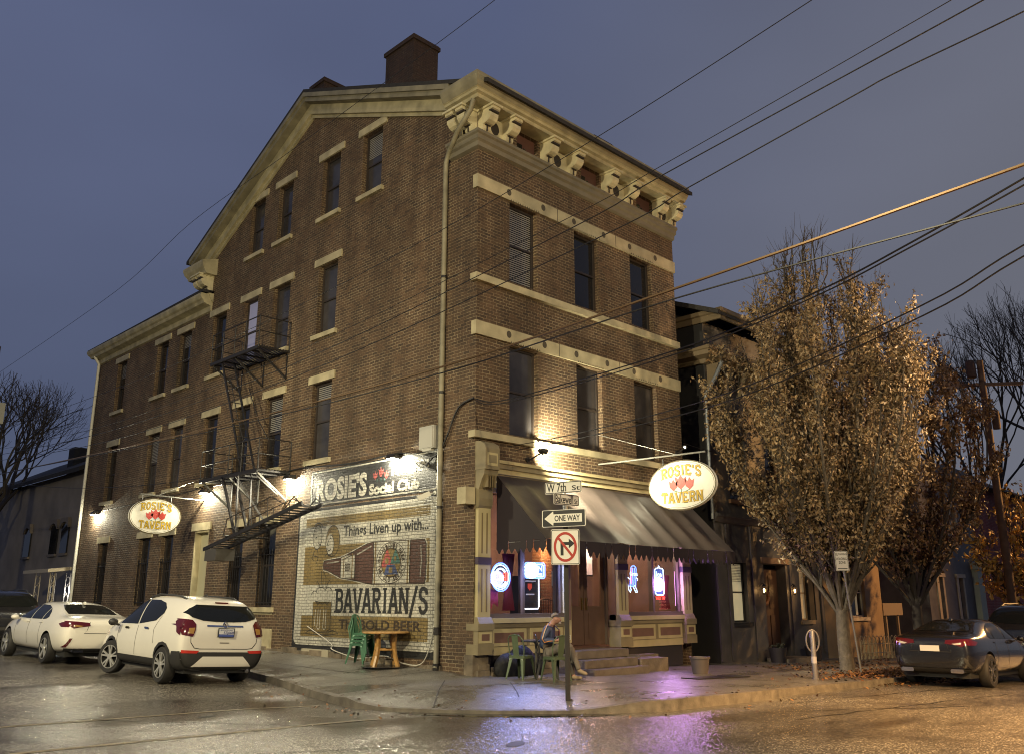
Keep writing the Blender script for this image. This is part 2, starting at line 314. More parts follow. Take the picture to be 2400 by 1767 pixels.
KERB=[(-2.55,60),(-2.55,9),(-2.7,4.4),(-3.0,2.6),(-3.42,.95),(-3.85,-.8),(-3.95,-1.6),(-3.72,-2.35),(-3.35,-3.05),(-2.85,-3.72),(-2.25,-4.3),(-1.7,-4.75),(-1.15,-5.12),(-.6,-5.3),(.3,-5.36),(2,-5.36),(4,-5.36),(6,-5.36),(9,-5.36),(14,-5.36),(22,-5.36),(60,-5.36)]
def kdist(x,y):
    best=1e9
    for (a,b),(c_,d_) in zip(KERB[:-1],KERB[1:]):
        dx,dy=c_-a,d_-b; t=max(0,min(1,((x-a)*dx+(y-b)*dy)/(dx*dx+dy*dy))); best=min(best,math.hypot(x-a-t*dx,y-b-t*dy))
    return best
def inside(x,y):
    if y>-1.6 and x>-3.95 or True:
        poly=KERB+[(60,60)]; c=False; j=len(poly)-1
        for i in range(len(poly)):
            xi,yi=poly[i]; xj,yj=poly[j]
            if (yi>y)!=(yj>y) and x<(xj-xi)*(y-yi)/(yj-yi)+xi: c=not c
            j=i
        return c
def road_z(x,y):
    z=base_z(x,y)
    if -14<x<3 and -10<y<62:                       # crown: the carriageway falls towards the kerbs
        z-=.045*max(0,1-kdist(x,y)/1.6)
    return z
def walk_z(x,y):
    z=base_z(x,y)
    ramp=min(math.hypot(x-q,y-s) for q,s in ((-3.72,-2.35),(-3.35,-3.05),(-2.85,-3.72),(-2.25,-4.3)))
    t=smooth01((ramp-.25)/1.25)
    return z+.13*t+.004*(1-t)-.05*max(0,1-max(0,kdist(x,y))/1.6)*(1 if x<0 and y>-1 else .25)*t+(.06*smooth01((x+1.6)/1.6)*smooth01((y+.5)/2.) if x<.5 else 0)
# road: one sheet to the horizon, finer near the crossing
def axis(lo,hi,fine_lo,fine_hi,st):
    a=[lo,lo*.5+fine_lo*.5-20]; x=fine_lo
    while x<=fine_hi: a.append(x); x+=st
    return sorted(set([lo,-250,-120,-60,-35]+a[2:]+[45,60,80,140,250,hi]))
xs=axis(-700,700,-20,30,.5); ys=axis(-700,700,-16,34,.5)
mb=MB(); nx=len(xs)
for y in ys:
    for x in xs:
        mb.v.append((x,y,road_z(x,y)-(.03 if inside(x,y) and kdist(x,y)>.3 else 0)))
for j in range(len(ys)-1):
    for i in range(nx-1):
        mb.f.append((j*nx+i,j*nx+i+1,(j+1)*nx+i+1,(j+1)*nx+i)); mb.m.append(0)
struct(mb.build('road',M_road,smooth=True,fix=False))
# pavement: kerb-bounded sheet, tessellated along strips towards the walls
def pavement():
    bm=bmesh.new()
    ks=[]
    for (a,b),(c_,d_) in zip(KERB[:-1],KERB[1:]):
        n=max(1,int(math.hypot(c_-a,d_-b)/.35)); n=min(n,60)
        for i in range(n): ks.append((a+(c_-a)*i/n,b+(d_-b)*i/n))
    ks.append(KERB[-1])
    def wallpt(x,y):
        if y>-.5: return (0.6,max(y,.6)) if y>.6 else (.6,.6)
        if x<.6: return (.6,.6)
        return (x,.9)
    rows=[]
    for x,y in ks:
        wx,wy=wallpt(x,y); rows.append([bm.verts.new((x+(wx-x)*t,y+(wy-y)*t,walk_z(x+(wx-x)*t,y+(wy-y)*t))) for t in [0,.02,.06,.12,.2,.28,.36,.44,.52,.6,.68,.76,.84,.92,1]])
    for a,b in zip(rows[:-1],rows[1:]):
        for i in range(len(a)-1):
            try: bm.faces.new((a[i],a[i+1],b[i+1],b[i]))
            except Exception: pass
    bmesh.ops.recalc_face_normals(bm,faces=bm.faces)
    me=bpy.data.meshes.new('pavement'); bm.to_mesh(me); bm.free()
    if sum(p.normal.z for p in me.polygons)<0: me.flip_normals()
    me.materials.append(M_walk); me.polygons.foreach_set('use_smooth',[True]*len(me.polygons))
    o=struct(link('pavement',me))
    k=MB(); n=len(ks)
    for x,y in ks: k.v+= [(x,y,walk_z(x,y)+.003),(x,y,road_z(x,y)-.12)]
    cx=[]
    for i,(x,y) in enumerate(ks):
        a=ks[max(0,i-1)]; b=ks[min(n-1,i+1)]; d=Vector((b[0]-a[0],b[1]-a[1])).normalized(); q=(x-d.y*.15,y+d.x*.15); k.v.append((q[0],q[1],walk_z(*q)+.004))
    for i in range(n-1):
        k.f+=[(2*i,2*i+1,2*i+3,2*i+2),(2*i,2*i+2,2*n+i+1,2*n+i)]; k.m+=[0,0]
    struct(k.build('kerb',M_kerb,smooth=True))
    # joints sawn in the slabs, drawn as thin dark lines just above
    j=MB()
    def seg(a,b,wd=.022):
        n_=max(2,int(math.hypot(b[0]-a[0],b[1]-a[1])/.3)); d=Vector((b[0]-a[0],b[1]-a[1])).normalized(); p=Vector((-d.y,d.x))*wd/2
        pr=None
        for i in range(n_+1):
            x=a[0]+(b[0]-a[0])*i/n_; y=a[1]+(b[1]-a[1])*i/n_; z=walk_z(x,y)+.006
            cur=(len(j.v),len(j.v)+1); j.v+=[(x-p.x,y-p.y,z),(x+p.x,y+p.y,z)]
            if pr: j.f.append((pr[0],pr[1],cur[1],cur[0])); j.m.append(0)
            pr=cur
    for y in (1.0,2.5,4.0,5.5,7,8.5,10,11.5,13,14.5,16,18,20): seg((-2.6 if y>3 else -3.2,y),(-.06,y))
    seg((-1.5,1.0),(-1.5,20)); seg((-1.0,-.3),(-3.3,-2.7)); seg((-2.6,-.9),(-.7,-4.95)); seg((-.5,-2.7),(3.0,-2.7),.03); seg((-.4,-1.5),(-1.9,-3.2))
    for x in (1.2,2.8,4.4,6,7.6,9.2,11,13,15,17,19): seg((x,-5.2),(x,-.3))
    seg((3.0,-2.7),(20,-2.7))
    struct(j.build('pavement_joints',mk('joint_dirt',(.03,.027,.022),.6)))
pavement()
# faded crossing lines, worn and slightly yellow, and a standing puddle in the gutter
mb=MB()
def rline(a,b,wd,z=.004):
    n_=max(2,int(math.hypot(b[0]-a[0],b[1]-a[1])/.4)); d=Vector((b[0]-a[0],b[1]-a[1])).normalized(); p=Vector((-d.y,d.x))*wd/2; pr=None
    for i in range(n_+1):
        x=a[0]+(b[0]-a[0])*i/n_; y=a[1]+(b[1]-a[1])*i/n_
        cur=(len(mb.v),len(mb.v)+1); mb.v+=[(x-p.x,y-p.y,road_z(x-p.x,y-p.y)+z),(x+p.x,y+p.y,road_z(x+p.x,y+p.y)+z)]
        if pr: mb.f.append((pr[0],pr[1],cur[1],cur[0])); mb.m.append(0)
        pr=cur
rline((-4.2,-.9),(-9.4,-.2),.11); rline((-4.6,-3.1),(-9.3,-2.7),.12);
M_wornpaint=mk('worn_road_paint',(.16,.125,.075),.5,var=.5,vs=7,bump=.5,bs=80,coord='World')
struct(mb.build('road_marking',M_wornpaint))
mb=MB(); 
poly=[(-3.9,-2.45),(-3.42,-3.12),(-2.93,-3.78),(-2.33,-4.36),(-1.78,-4.82),(-1.6,-5.1),(-2.05,-4.98),(-2.75,-4.5),(-3.4,-3.75),(-3.85,-2.95)]
mb.flat(poly,lambda u,v,w_:(u,v,w_),-.028)
M_puddle=mk('puddle_water',(.012,.012,.013),.04,spec=.6)
struct(mb.build('puddle_water',M_puddle))
mb=MB(); mb.flat(blob(-4.9,-6.1,.22,.1,14,.5),lambda u,v,w_:(u,v,w_),.005); mb.flat(blob(-6.3,-1.2,.16,.07,12,.2),lambda u,v,w_:(u,v,w_),.004)
struct(mb.build('road_hole',mk('road_hole_dark',(.008,.008,.008),.5)))
# tar-filled cracks
mb=MB(); random.seed(4)
def crack(a,b,seed):
    random.seed(seed); pts=[]
    for i in range(14):
        t=i/13; pts.append((a[0]+(b[0]-a[0])*t+random.uniform(-.06,.06),a[1]+(b[1]-a[1])*t+random.uniform(-.06,.06)))
    strip(mb,pts,[random.uniform(.012,.035) for _ in pts],lambda u,v,w_:(u,v,road_z(u,v)+w_),.005)
for i,(a,b) in enumerate((((-8.2,-6.6),(-5.2,-8.2)),((-9.5,-3.5),(-5.8,-5.4)),((-1.6,-5.9),(4,-8.5)),((-.5,-7.4),(7,-7.9)),((-8.5,1),(-5.4,-3.6)),((1.0,-6.0),(9,-6.9)))): crack(a,b,i)
struct(mb.build('road_crack',mk('tar',(.012,.012,.012),.25)))
# dark wet repair patches
# ------------------------------------------------ tavern
M_brick=brick('old_brick',(.104,.063,.036),(.050,.033,.022),(.262,.20,.125))
M_chimney=brick('chimney_brick',(.035,.018,.013),(.024,.013,.011),(.05,.036,.028))  # darker brick for the chimneys
M_cream=mk('cream_paint',(.40,.35,.225),.55,var=.3,vs=2.2,bump=.12,bs=30,coord='World')
M_tan=mk('olive_tan_paint',(.21,.175,.105),.5,var=.12,vs=4,coord='World')
M_brown=mk('brown_paint',(.15,.085,.065),.5,var=.12,vs=5,coord='World')
M_dkbrown=mk('dark_frame_paint',(.035,.027,.024),.45,coord='World')
M_glass=mk('dark_glass',(.012,.012,.014),.06,spec=.6,coord='World')
M_roof=mk('roof_shingle',(.022,.02,.02),.8,var=.3,vs=8,coord='World')
M_iron=mk('black_iron',(.014,.012,.012),.5,coord='World')
M_galv=mk('galvanised',(.35,.35,.33),.4,metal=.6,coord='World')
M_stone=mk('step_stone',(.135,.112,.088),.5,var=.25,vs=5,bump=.5,bs=25,coord='World')
M_found=mk('rubble_stone',(.15,.12,.085),.75,var=.5,vs=3.5,bump=1.,bs=9,coord='World')
SIDE=lambda u,z,d:(d,u,z)
FRONT=lambda u,z,d:(u,d,z)
def roofline(y): return 16.65-.412*(7.42-y) if y<7.42 else 16.65-.50*(y-7.42)
tav=thing('tavern_building','three storey corner brick tavern with gabled side, cream lintels and bracketed cornice','building',(0,0,.13))
def wall(mb,P,us,topfn,botfn,ops,th=.32,m=0):
    us=sorted(set([round(u,4) for u in us]+[round(o[0],4) for o in ops]+[round(o[1],4) for o in ops]))
    for a,b in zip(us[:-1],us[1:]):
        mid=(a+b)/2; col_=sorted([(o[2],o[3]) for o in ops if o[0]<=mid<=o[1]])
        z=None; segs=[]; lo=(botfn(a),botfn(b))
        for z0,z1 in col_:
            segs.append((lo,(z0,z0))); lo=(z1,z1)
        segs.append((lo,(topfn(a),topfn(b))))
        for l_,h_ in segs: mb.add([P(a,l_[0],0),P(b,l_[1],0),P(b,h_[1],0),P(a,h_[0],0)],[(0,1,2,3)],m)
    for u0,u1,z0,z1 in ops:
        for A,B in (((u0,z0),(u1,z0)),((u1,z0),(u1,z1)),((u1,z1),(u0,z1)),((u0,z1),(u0,z0))):
            mb.add([P(*A,0),P(*B,0),P(*B,th),P(*A,th)],[(0,1,2,3)],m)
COLS={'A':(5.72,6.66),'B':(8.2,9.17),'C':(10.1,10.98),'D':(12.15,13.08),'E':(14.63,15.55),'F':(16.48,17.42),'G':(20.22,21.1)}
ops=[]; sidewin=[]
for k,(a,b) in COLS.items():
    h3=10.86 if k in 'ABCD' else 10.77
    ops.append((a,b,8.80,h3)); sidewin.append((a,b,8.80,h3,'3'+k))
    ops.append((a,b,5.28,7.40)); sidewin.append((a,b,5.28,7.40,'2'+k))
for a,b in ((3.85,4.75),(5.86,6.76),(8.42,9.24),(10.1,10.98)):
    ops.append((a,b,12.39,14.24)); sidewin.append((a,b,12.39,14.24,'4'))
for a,b,z0,k in ((8.1,9.02,1.46,'B'),(9.92,10.72,1.46,'C'),(14.58,15.48,1.46,'E'),(16.36,17.3,1.46,'F'),(20.1,20.95,1.46,'G')):
    ops.append((a,b,z0,3.72)); sidewin.append((a,b,z0,3.72,'1'+k))
door_op=(12.08,13.05,.42,3.76); ops.append(door_op)
mb=MB()
def sidetop(y): return min(roofline(y)-.3,99) if y<=14.001 else 11.5
wall(mb,SIDE,[0,7.42,14.0],lambda y:roofline(y)-.28 if y<=14.0 else 11.5,lambda y:.05+base_z(0,y),[o for o in ops if o[1]<14],.3)
wall(mb,SIDE,[14.0,23.1],lambda y:11.5,lambda y:.05+base_z(0,y),[o for o in ops if o[0]>14],.3)
fops=[]; frontwin=[]
for a,b in ((1.05,2.02),(3.42,4.41),(5.78,6.78)):
    fops+= [(a,b,8.95,10.98),(a,b,5.27,7.38)]; frontwin+=[(a,b,8.95,10.98,'3'),(a,b,5.27,7.38,'2')]
atts=[(1.31,2.06,12.5,13.02),(3.76,4.53,12.5,13.02),(6.2,6.98,12.5,13.02)]
wall(mb,FRONT,[0,7.9],lambda x:13.3,lambda x:4.6,fops+atts,.3)
# east side, rear and the inside of the gable end
mb.add([(7.9,0,-.2),(7.9,14,-.2),(7.9,14,roofline(14)-.28),(7.9,7.42,roofline(7.42)-.28),(7.9,0,13.3)],[(0,1,2,3,4)])
mb.add([(0,14,11.4),(7.9,14,11.4),(7.9,14,13.1),(0,14,13.1)],[(0,1,2,3)])
mb.add([(0,23.1,0),(6,23.1,0),(6,23.1,11.5),(0,23.1,11.5)],[(0,1,2,3)]); mb.add([(6,14,0),(6,23.1,0),(6,23.1,11.5),(6,14,11.5)],[(0,1,2,3)])
# brick corner pier and wall strip at shop level
mb.add([(0,0,.05),(.03,0,.05),(.03,0,4.7),(0,0,4.7)],[(0,1,2,3)])
mb.build('wall',M_brick,tav)
# floors and dividing wall keep the upper rooms dark
mb=MB(); mb.box(.33,7.85,.33,13.9,4.62,4.7); mb.box(.33,7.85,4.6,4.7,.4,4.6); mb.box(.33,7.85,.33,4.6,.3,.38)
mb.build('floor',mk('room_floor',(.07,.045,.03),.6,coord='World'),tav)
# roof
mb=MB()
for a,b in ((-.8,7.42),(7.42,14.6)):
    za,zb=roofline(a),roofline(b)
    mb.prism([(a,za-.02),(b,zb-.02),(b,zb+.09),(a,za+.09)],lambda u,v,w_:(w_,u,v),-.46,7.9)
roof=mb.build('roof',M_roof,tav)
mb=MB(); mb.prism([(13.2,11.72),(23.6,11.64),(23.6,11.74),(13.2,11.82)],lambda u,v,w_:(w_,u,v),-.4,0.0)
mb.add([(-.4,14.0,11.8),(-.4,23.6,11.7),(3,23.6,13.2),(3,14,13.2)],[(0,1,2,3)]); mb.add([(3,14,13.2),(3,23.6,13.2),(6.3,23.6,11.7),(6.3,14,11.8)],[(0,1,2,3)]); mb.add([(-.4,23.58,11.7),(6.3,23.58,11.7),(3,23.58,13.2)],[(0,1,2)])
mb.build('roof',M_roof,tav)
# rake trim on the gable: crown, fascia and frieze board
M_trim=mk('cornice_paint',(.36,.32,.205),.55,var=.3,vs=2.5,bump=.1,bs=25,coord='World'); M_trim2=mk('cornice_grey_paint',(.20,.18,.125),.55,var=.3,vs=2.5,coord='World')  # second paint: greyer trim for fascia, crown and downspout
mb=MB()
def rake(y0,y1,t0,t1,x0,x1,m):
    pts=[y for y in (y0,7.42,y1)] if y0<7.42<y1 else [y0,y1]
    up=[(y,roofline(y)-t0) for y in pts]; dn=[(y,roofline(y)-t1) for y in pts][::-1]
    mb.prism(up+dn,lambda u,v,w_:(w_,u,v),x0,x1,m)
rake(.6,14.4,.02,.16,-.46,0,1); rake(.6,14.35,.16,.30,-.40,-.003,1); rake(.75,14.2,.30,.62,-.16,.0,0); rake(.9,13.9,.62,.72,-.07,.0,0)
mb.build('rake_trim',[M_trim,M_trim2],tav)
def sweep(mb,path,nrm,prof,m=0):
    """profile (d outward, z) swept along a plan path with mitred corners"""
    rings=[]
    for i,p in enumerate(path):
        n1=Vector(nrm[max(0,i-1)]); n2=Vector(nrm[min(len(nrm)-1,i)]); mt=(n1+n2)/(1+n1.dot(n2))
        rings.append([(p[0]+mt.x*d,p[1]+mt.y*d,z) for d,z in prof])
    b=len(mb.v); k=len(prof)
    for r_ in rings: mb.v+=r_
    for i in range(len(rings)-1):
        for j in range(k-1): mb.f.append((b+i*k+j,b+i*k+j+1,b+(i+1)*k+j+1,b+(i+1)*k+j)); mb.m.append(m)
    for i in (0,len(rings)-1): mb.f.append(tuple(b+i*k+j for j in range(k))); mb.m.append(m)
mb=MB(); PF=[(0,.62),(0,0),(7.9,0)]; NF=[(-1,0),(0,-1)]
sweep(mb,PF,NF,[(0,13.02),(.44,13.02),(.46,13.10),(.54,13.12),(.56,13.17),(.60,13.19)],0)
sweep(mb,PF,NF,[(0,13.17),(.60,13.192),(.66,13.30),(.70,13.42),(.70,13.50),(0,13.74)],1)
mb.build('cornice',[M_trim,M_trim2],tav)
mb=MB(); PA=[(0,.95),(0,0),(7.9,0)]
sweep(mb,PA,NF,[(0,12.02),(.09,12.05),(.10,12.16),(.16,12.20),(.17,12.30),(.22,12.33),(.22,12.40),(0,12.42)])
mb.build('architrave',mk('grey_trim_paint',(.165,.145,.105),.55,var=.15,vs=3,coord='World'),tav)
# cornice brackets in pairs, each with its disc panel between
M_brk=mk('bracket_paint',(.50,.45,.30),.5,var=.2,vs=4,coord='World')
def bracket(P,u,name='bracket'):
    mb=MB(); pr=[(0,12.42),(.12,12.42),(.17,12.5),(.18,12.6),(.28,12.61),(.37,12.65),(.43,12.73),(.44,12.81),(.38,12.86),(.43,12.88),(.50,12.9),(.51,13.018),(0,13.018)]
    Q=lambda d,z,w_:P(w_,z,-d)
    mb.prism(pr,Q,u-.125,u+.125)
    mb.prism([(0,12.96),(.55,12.96),(.55,13.014),(0,13.014)],Q,u-.17,u+.17)
    mb.prism([(.376,12.845),(.46,12.845),(.46,12.885),(.376,12.885)],Q,u-.127,u+.127,1)
    mb.prism([(.175,12.44),(.19,12.44),(.19,12.6),(.175,12.6)],Q,u-.02,u+.02,1)
    mb.prism([(.17,12.58),(.225,12.58),(.225,12.607),(.17,12.607)],Q,u-.08,u+.08,1)
    return mb.build(name,[M_brk,M_dkbrown],tav)
pairs=[(.12,.88),(2.28,3.24),(4.72,5.68),(7.08,7.78)]
for a,b in pairs:
    bracket(FRONT,a); bracket(FRONT,b)
    mb=MB(); mb.box(a+.11,b-.11,-.05,-.003,12.43,12.97); c_=(a+b)/2
    mb.prism(blob(c_,12.71,.135,.17,20),lambda u,v,w_:(u,w_,v),-.056,-.05,1); mb.build('disc_panel',[M_brk,M_dkbrown],tav)
bracket(SIDE,.16); bracket(SIDE,.52)
bracket(lambda u,z,d:(d,u,z-.62+.0),13.45); bracket(lambda u,z,d:(d,u,z-.62),13.82)
for i,(a,b,z0,z1) in enumerate(atts):
    mb=MB(); mb.box(a,b,.12,.16,z0,z1); o=mb.build('attic_window',mk('red_brown_board',(.11,.05,.04),.6,coord='World'),tav)
    mb=MB(); mb.box(a+.06,a+.3,.11,.118,z0+.03,z0+.28); mb.box(a+.34,a+.42,.11,.118,z0+.03,z0+.2); mb.build('pane',M_glass,o)
# rear gable return and rear wing eave
mb=MB(); sweep(mb,[(0,13.1),(0,14.0),(.6,14.0)],[(-1,0),(0,1)],[(0,12.36),(.40,12.36),(.44,12.46),(.52,12.58),(.56,12.72),(.56,12.80),(0,12.95)]); sweep(mb,[(0,13.2),(0,14.0),(.6,14.0)],[(-1,0),(0,1)],[(0,11.42),(.08,11.46),(.12,11.6),(.18,11.7),(.18,11.76),(0,11.8)])
mb.build('cornice_return',M_trim,tav)
mb=MB(); sweep(mb,[(0,13.25),(0,23.1),(.5,23.1)],[(-1,0),(0,1)],[(0,11.1),(.06,11.12),(.07,11.3),(.30,11.36),(.34,11.45),(.40,11.5),(.44,11.6),(.44,11.68),(0,11.7)])
mb.build('rear_eave',M_trim,tav)
# stone bands across the front, with discs and dentils
def band(z0,z1,pr=.06):
    mb=MB(); mb.box(-pr,7.9,-pr,-.002,z0,z1); mb.box(-pr,-.002,-.001,.1,z0,z1)
    return mb
for z0,z1 in ((7.41,7.73),(11.0,11.33)):
    mb=band(z0,z1)
    for x in (.98,2.19,3.36,4.58,5.72,6.92): mb.prism(blob(x,(z0+z1)/2+.03,.075,.085,16),lambda u,v,w_:(u,w_,v),-.064,-.06,1)
    for c_ in (1.535,3.915,6.28):
        for i in range(13): mb.prism([(c_-.5+i*.08,z0),(c_-.46+i*.08,z0),(c_-.48+i*.08,z0+.045)],lambda u,v,w_:(u,w_,v),-.063,-.06,1)
    for s_ in (2.72,5.1): mb.box(s_-.01,s_+.01,-.062,-.058,z0,z1,1)
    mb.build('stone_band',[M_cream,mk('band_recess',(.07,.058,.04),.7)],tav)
for z0,z1 in ((8.68,8.85),(5.07,5.22)):
    mb=band(z0,z1,.11); mb.build('sill_band',M_cream,tav)
def window(P,a,b,z0,z1,lint=None,sill=True,blind=0,bars=False,in_=.14,pane=None,open_=0):
    mb=MB(); f=.055
    def bx(u0,u1,q0,q1,d0,d1,m=0):
        A=P(u0,q0,d0);B=P(u1,q1,d1); mb.box(A[0],B[0],A[1],B[1],A[2],B[2],m)
    bx(a+.002,a+f,z0+.002,z1-.002,in_,in_+.09); bx(b-f,b-.002,z0+.002,z1-.002,in_,in_+.09); bx(a+f,b-f,z1-f,z1-.002,in_,in_+.09); bx(a+f,b-f,z0+.002,z0+f,in_,in_+.09)
    mid=(z0+z1)/2; bx(a+f,b-f,mid-.025,mid+.025,in_+.01,in_+.09)
    wn=mb.build('window',M_dkbrown,tav); mb=MB()
    bx(a+f,b-f,z0+f,mid-.025,in_+.05,in_+.06); bx(a+f,b-f,mid+.025,z1-f,in_+.035,in_+.045); mb.build('pane',pane or M_glass,wn)
    if blind:
        mb=MB(); n=int((z1-z0)*blind/.055)
        for i in range(n): 
            q=z1-f-.03-i*.055
            if abs(q-mid)>.05: bx(a+f+.02,b-f-.02,q-.014,q+.014,in_+.028 if q>mid else in_+.043,in_+.034 if q>mid else in_+.049)
        mb.build('blind',mk('blind_slat',(.22,.21,.2),.5,coord='World'),wn)
    if lint:
        mb=MB(); bx(lint[0],lint[1],z1+.01,z1+.23,-.045,.1); mb.build('lintel',M_cream,wn)
    if sill:
        mb=MB(); bx(a-.13,b+.13,z0-.13,z0-.002,-.09,in_); mb.build('sill',M_cream,wn)
    if bars:
        mb=MB(); n=7
        for i in range(n):
            u=a+.04+(b-a-.08)*i/(n-1); A=P(u,z0+.05,.03); B=P(u,z0+1.5,.03); mb.tube([A,B],.011,5)
            mb.tube([B,P(u,z0+1.58,.03)],[.016,.002],5)
        for q in (z0+.12,z0+1.42): mb.tube([P(a,q,.03),P(b,q,.03)],.012,5)
        mb.build('window_bars',M_iron,wn)
    return wn
M_lit=mk('dim_lit_blind',(.25,.25,.35),.5,emit=(.25,.26,.45),es=.22,coord='World')
M_glass2=mk('curtained_glass',(.045,.042,.045),.12,coord='World',var=.4,vs=1.5)
for a,b,z0,z1,k in sidewin:
    s_=not k.startswith('1') or k=='1B'
    l_=(a-.2,b+.2) if k[0] in '34' else (a-.16,b+.16)
    pn=M_lit if k=='3C' else (M_glass2 if k in ('2A','3B','3A','2F','2E','4') else None)
    window(SIDE,a,b,z0,z1,l_,s_,bars=k[0]=='1',pane=pn,blind={'2F':.45,'3G':.3,'2B':.5,'3E':.25,'2A':.2}.get(k,.38 if k=='4' and a<5 else 0))
for i,(a,b,z0,z1,k) in enumerate(frontwin):
    window(FRONT,a,b,z0,z1,None,False,blind=1 if i==0 else 0,pane=M_glass2 if k=='2' else None)
mb=MB(); mb.box(-.012,.0-.003,8.02,9.1,1.27,1.45); mb.box(-.05,-.003,7.97,9.2,.35,.9)
mb.build('wall_patch',M_cream,tav)
# side door
a,b,z0,z1=door_op
mb=MB(); mb.box(.0,.29,a+.002,a+.05,z0,z1-.002); mb.box(.0,.29,b-.05,b-.002,z0,z1-.002); mb.box(.0,.29,a+.05,b-.05,z1-.06,z1-.002); mb.box(.2,.25,a+.05,b-.05,z0,z1-.06,1); mb.box(.195,.2,a+.15,b-.15,z0+.2,z0+1.2,1); mb.box(.195,.2,a+.15,b-.15,z0+1.4,z1-.8,1)
dr=mb.build('side_door',[M_cream,mk('door_cream',(.45,.42,.28),.45,coord='World')],tav)
mb=MB(); mb.box(-.05,.1,a-.13,b+.16,z1+.003,z1+.24); mb.build('lintel',M_cream,dr)
mb=MB(); mb.ell((.18,a+.14,1.45),.03,.03,.03); mb.build('handle',M_galv,dr)
# stone foundation ledge
mb=MB(); random.seed(3); y=.95
while y<23:
    wd=random.uniform(.35,.8); mb.box(-.05-random.uniform(0,.04),-.003,y,y+wd-.02,base_z(0,y)+.05,base_z(0,y)+random.uniform(.24,.34)); y+=wd
mb.box(-.075,-.003,5.15,6.35,.2,.46,1)
mb.build('foundation',[M_found,mk('pale_block',(.38,.34,.25),.6,coord='World')],tav)
# downspouts
def pipe(pts,r,m,name='downspout'): 
    mb=MB(); mb.tube(pts,r,10); return mb.build(name,m,tav,smooth=True)
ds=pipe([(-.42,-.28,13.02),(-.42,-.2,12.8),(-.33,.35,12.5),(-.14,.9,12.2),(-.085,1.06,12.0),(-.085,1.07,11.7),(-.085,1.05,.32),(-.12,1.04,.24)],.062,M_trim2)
mb=MB(); mb.lathe([(.075,.92),(.075,1.08)],(-.085,1.05,0),10); mb.lathe([(.075,.2),(.08,.34)],(-.085,1.05,0),10)
for z in (3.6,6.2,9.0): mb.lathe([(.068,z),(.068,z+.06)],(-.085,1.055,0),10)
mb.build('pipe_collar',M_iron,ds)
pipe([(-.3,23.0,11.4),(-.09,23.0,11.1),(-.09,23.02,.5)],.06,mk('white_pipe',(.6,.58,.5),.5,coord='World'))
# chimneys
def chimney(x0,x1,y0,y1,z0,z1):
    mb=MB(); mb.box(x0,x1,y0,y1,z0,z1-.16); mb.box(x0-.05,x1+.05,y0-.05,y1+.05,z1-.16,z1-.04); mb.box(x0-.02,x1+.02,y0-.02,y1+.02,z1-.04,z1)
    mb.build('chimney',M_chimney,roof)
chimney(.4,1.28,3.13,4.4,14.2,16.95); chimney(.45,1.2,7.75,8.5,15.6,17.75); chimney(6.46,7.3,1.7,2.4,13.6,15.68)
# ------------------------------------------------ shop front (parts of the tavern)
M_cl=mk('storefront_cream',(.42,.36,.20),.5,var=.1,vs=3,coord='World')
M_sill=mk('shop_frame_paint',(.10,.075,.06),.4,coord='World')
M_black=mk('black_board',(.02,.017,.02),.6,coord='World')
mb=MB(); mb.box(.03,7.9,-.02,.3,4.02,4.34,0); mb.box(.03,7.92,-.07,-.021,4.34,4.45,1); mb.box(.03,7.92,-.045,-.021,4.14,4.18,1); mb.box(.03,7.92,-.11,.3,4.45,4.56,0); mb.box(.03,7.92,-.15,.3,4.56,4.63,1)
mb.build('storefront_beam',[M_tan,M_cl],tav)
def pilaster(x0,x1,top=4.9):
    mb=MB(); w_=x1-x0; c_=(x0+x1)/2
    mb.box(x0-.05,x1+.05,-.16,.2,.55,.76,0); mb.box(x0-.03,x1+.03,-.14,.2,.76,1.03,0); mb.box(x0-.01,x1+.01,-.146,-.14,.78,1.01,1); mb.box(x0+.07,x1-.07,-.151,-.147,.83,.96,2)
    mb.box(x0-.05,x1+.05,-.17,.2,1.03,1.17,0); mb.prism([(-.17,1.17),(-.10,1.3),(.2,1.3),(.2,1.17)],lambda u,v,q:(q,u,v),x0-.02,x1+.02,0)
    mb.box(x0,x1,-.09,.2,1.3,2.37,1)
    for q in (-.07,.07): mb.box(c_+q-.018,c_+q+.018,-.094,-.09,1.4,2.28,3); mb.box(c_+q-.018,c_+q+.018,-.094,-.09,2.6,3.45,3)
    mb.box(x0-.012,x1+.012,-.11,.2,2.37,2.52,4); mb.box(x0,x1,-.09,.2,2.52,3.55,1)
    if top>4:
        mb.prism([(-.09,3.55),(-.12,3.6),(-.14,3.75),(-.12,3.95),(-.18,4.1),(-.27,4.25),(-.29,4.36),(.2,4.36),(.2,3.55)],lambda u,v,q:(q,u,v),x0-.02,x1+.02,0)
        for q in (-.1,-.03,.04,.11): mb.box(c_+q-.012,c_+q+.012,-.30,-.15,3.98,4.24,3)
        mb.box(x0-.03,x1+.03,-.33,.2,4.36,4.82,0); mb.box(x0+.03,x1-.03,-.336,-.33,4.44,4.72,1); mb.box(x0+.07,x1-.07,-.341,-.337,4.5,4.67,0)
        mb.prism([(-.33,4.82),(-.3,4.9),(-.15,4.98),(.1,5.0),(.1,4.82)],lambda u,v,q:(q,u,v),x0-.03,x1+.03,0)
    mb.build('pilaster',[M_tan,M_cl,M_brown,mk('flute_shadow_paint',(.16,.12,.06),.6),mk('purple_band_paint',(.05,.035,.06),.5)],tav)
pilaster(.04,.40); pilaster(4.74,5.12,3.4); pilaster(7.52,7.9)
mb=MB(); mb.box(2.78,3.02,-.05,.3,.7,4.02,0); mb.box(2.8,2.86,-.055,-.051,.95,2.6,1); mb.box(2.94,3.0,-.056,-.051,1.2,2.5,1); mb.build('door_post',[M_cl,M_brown],tav)
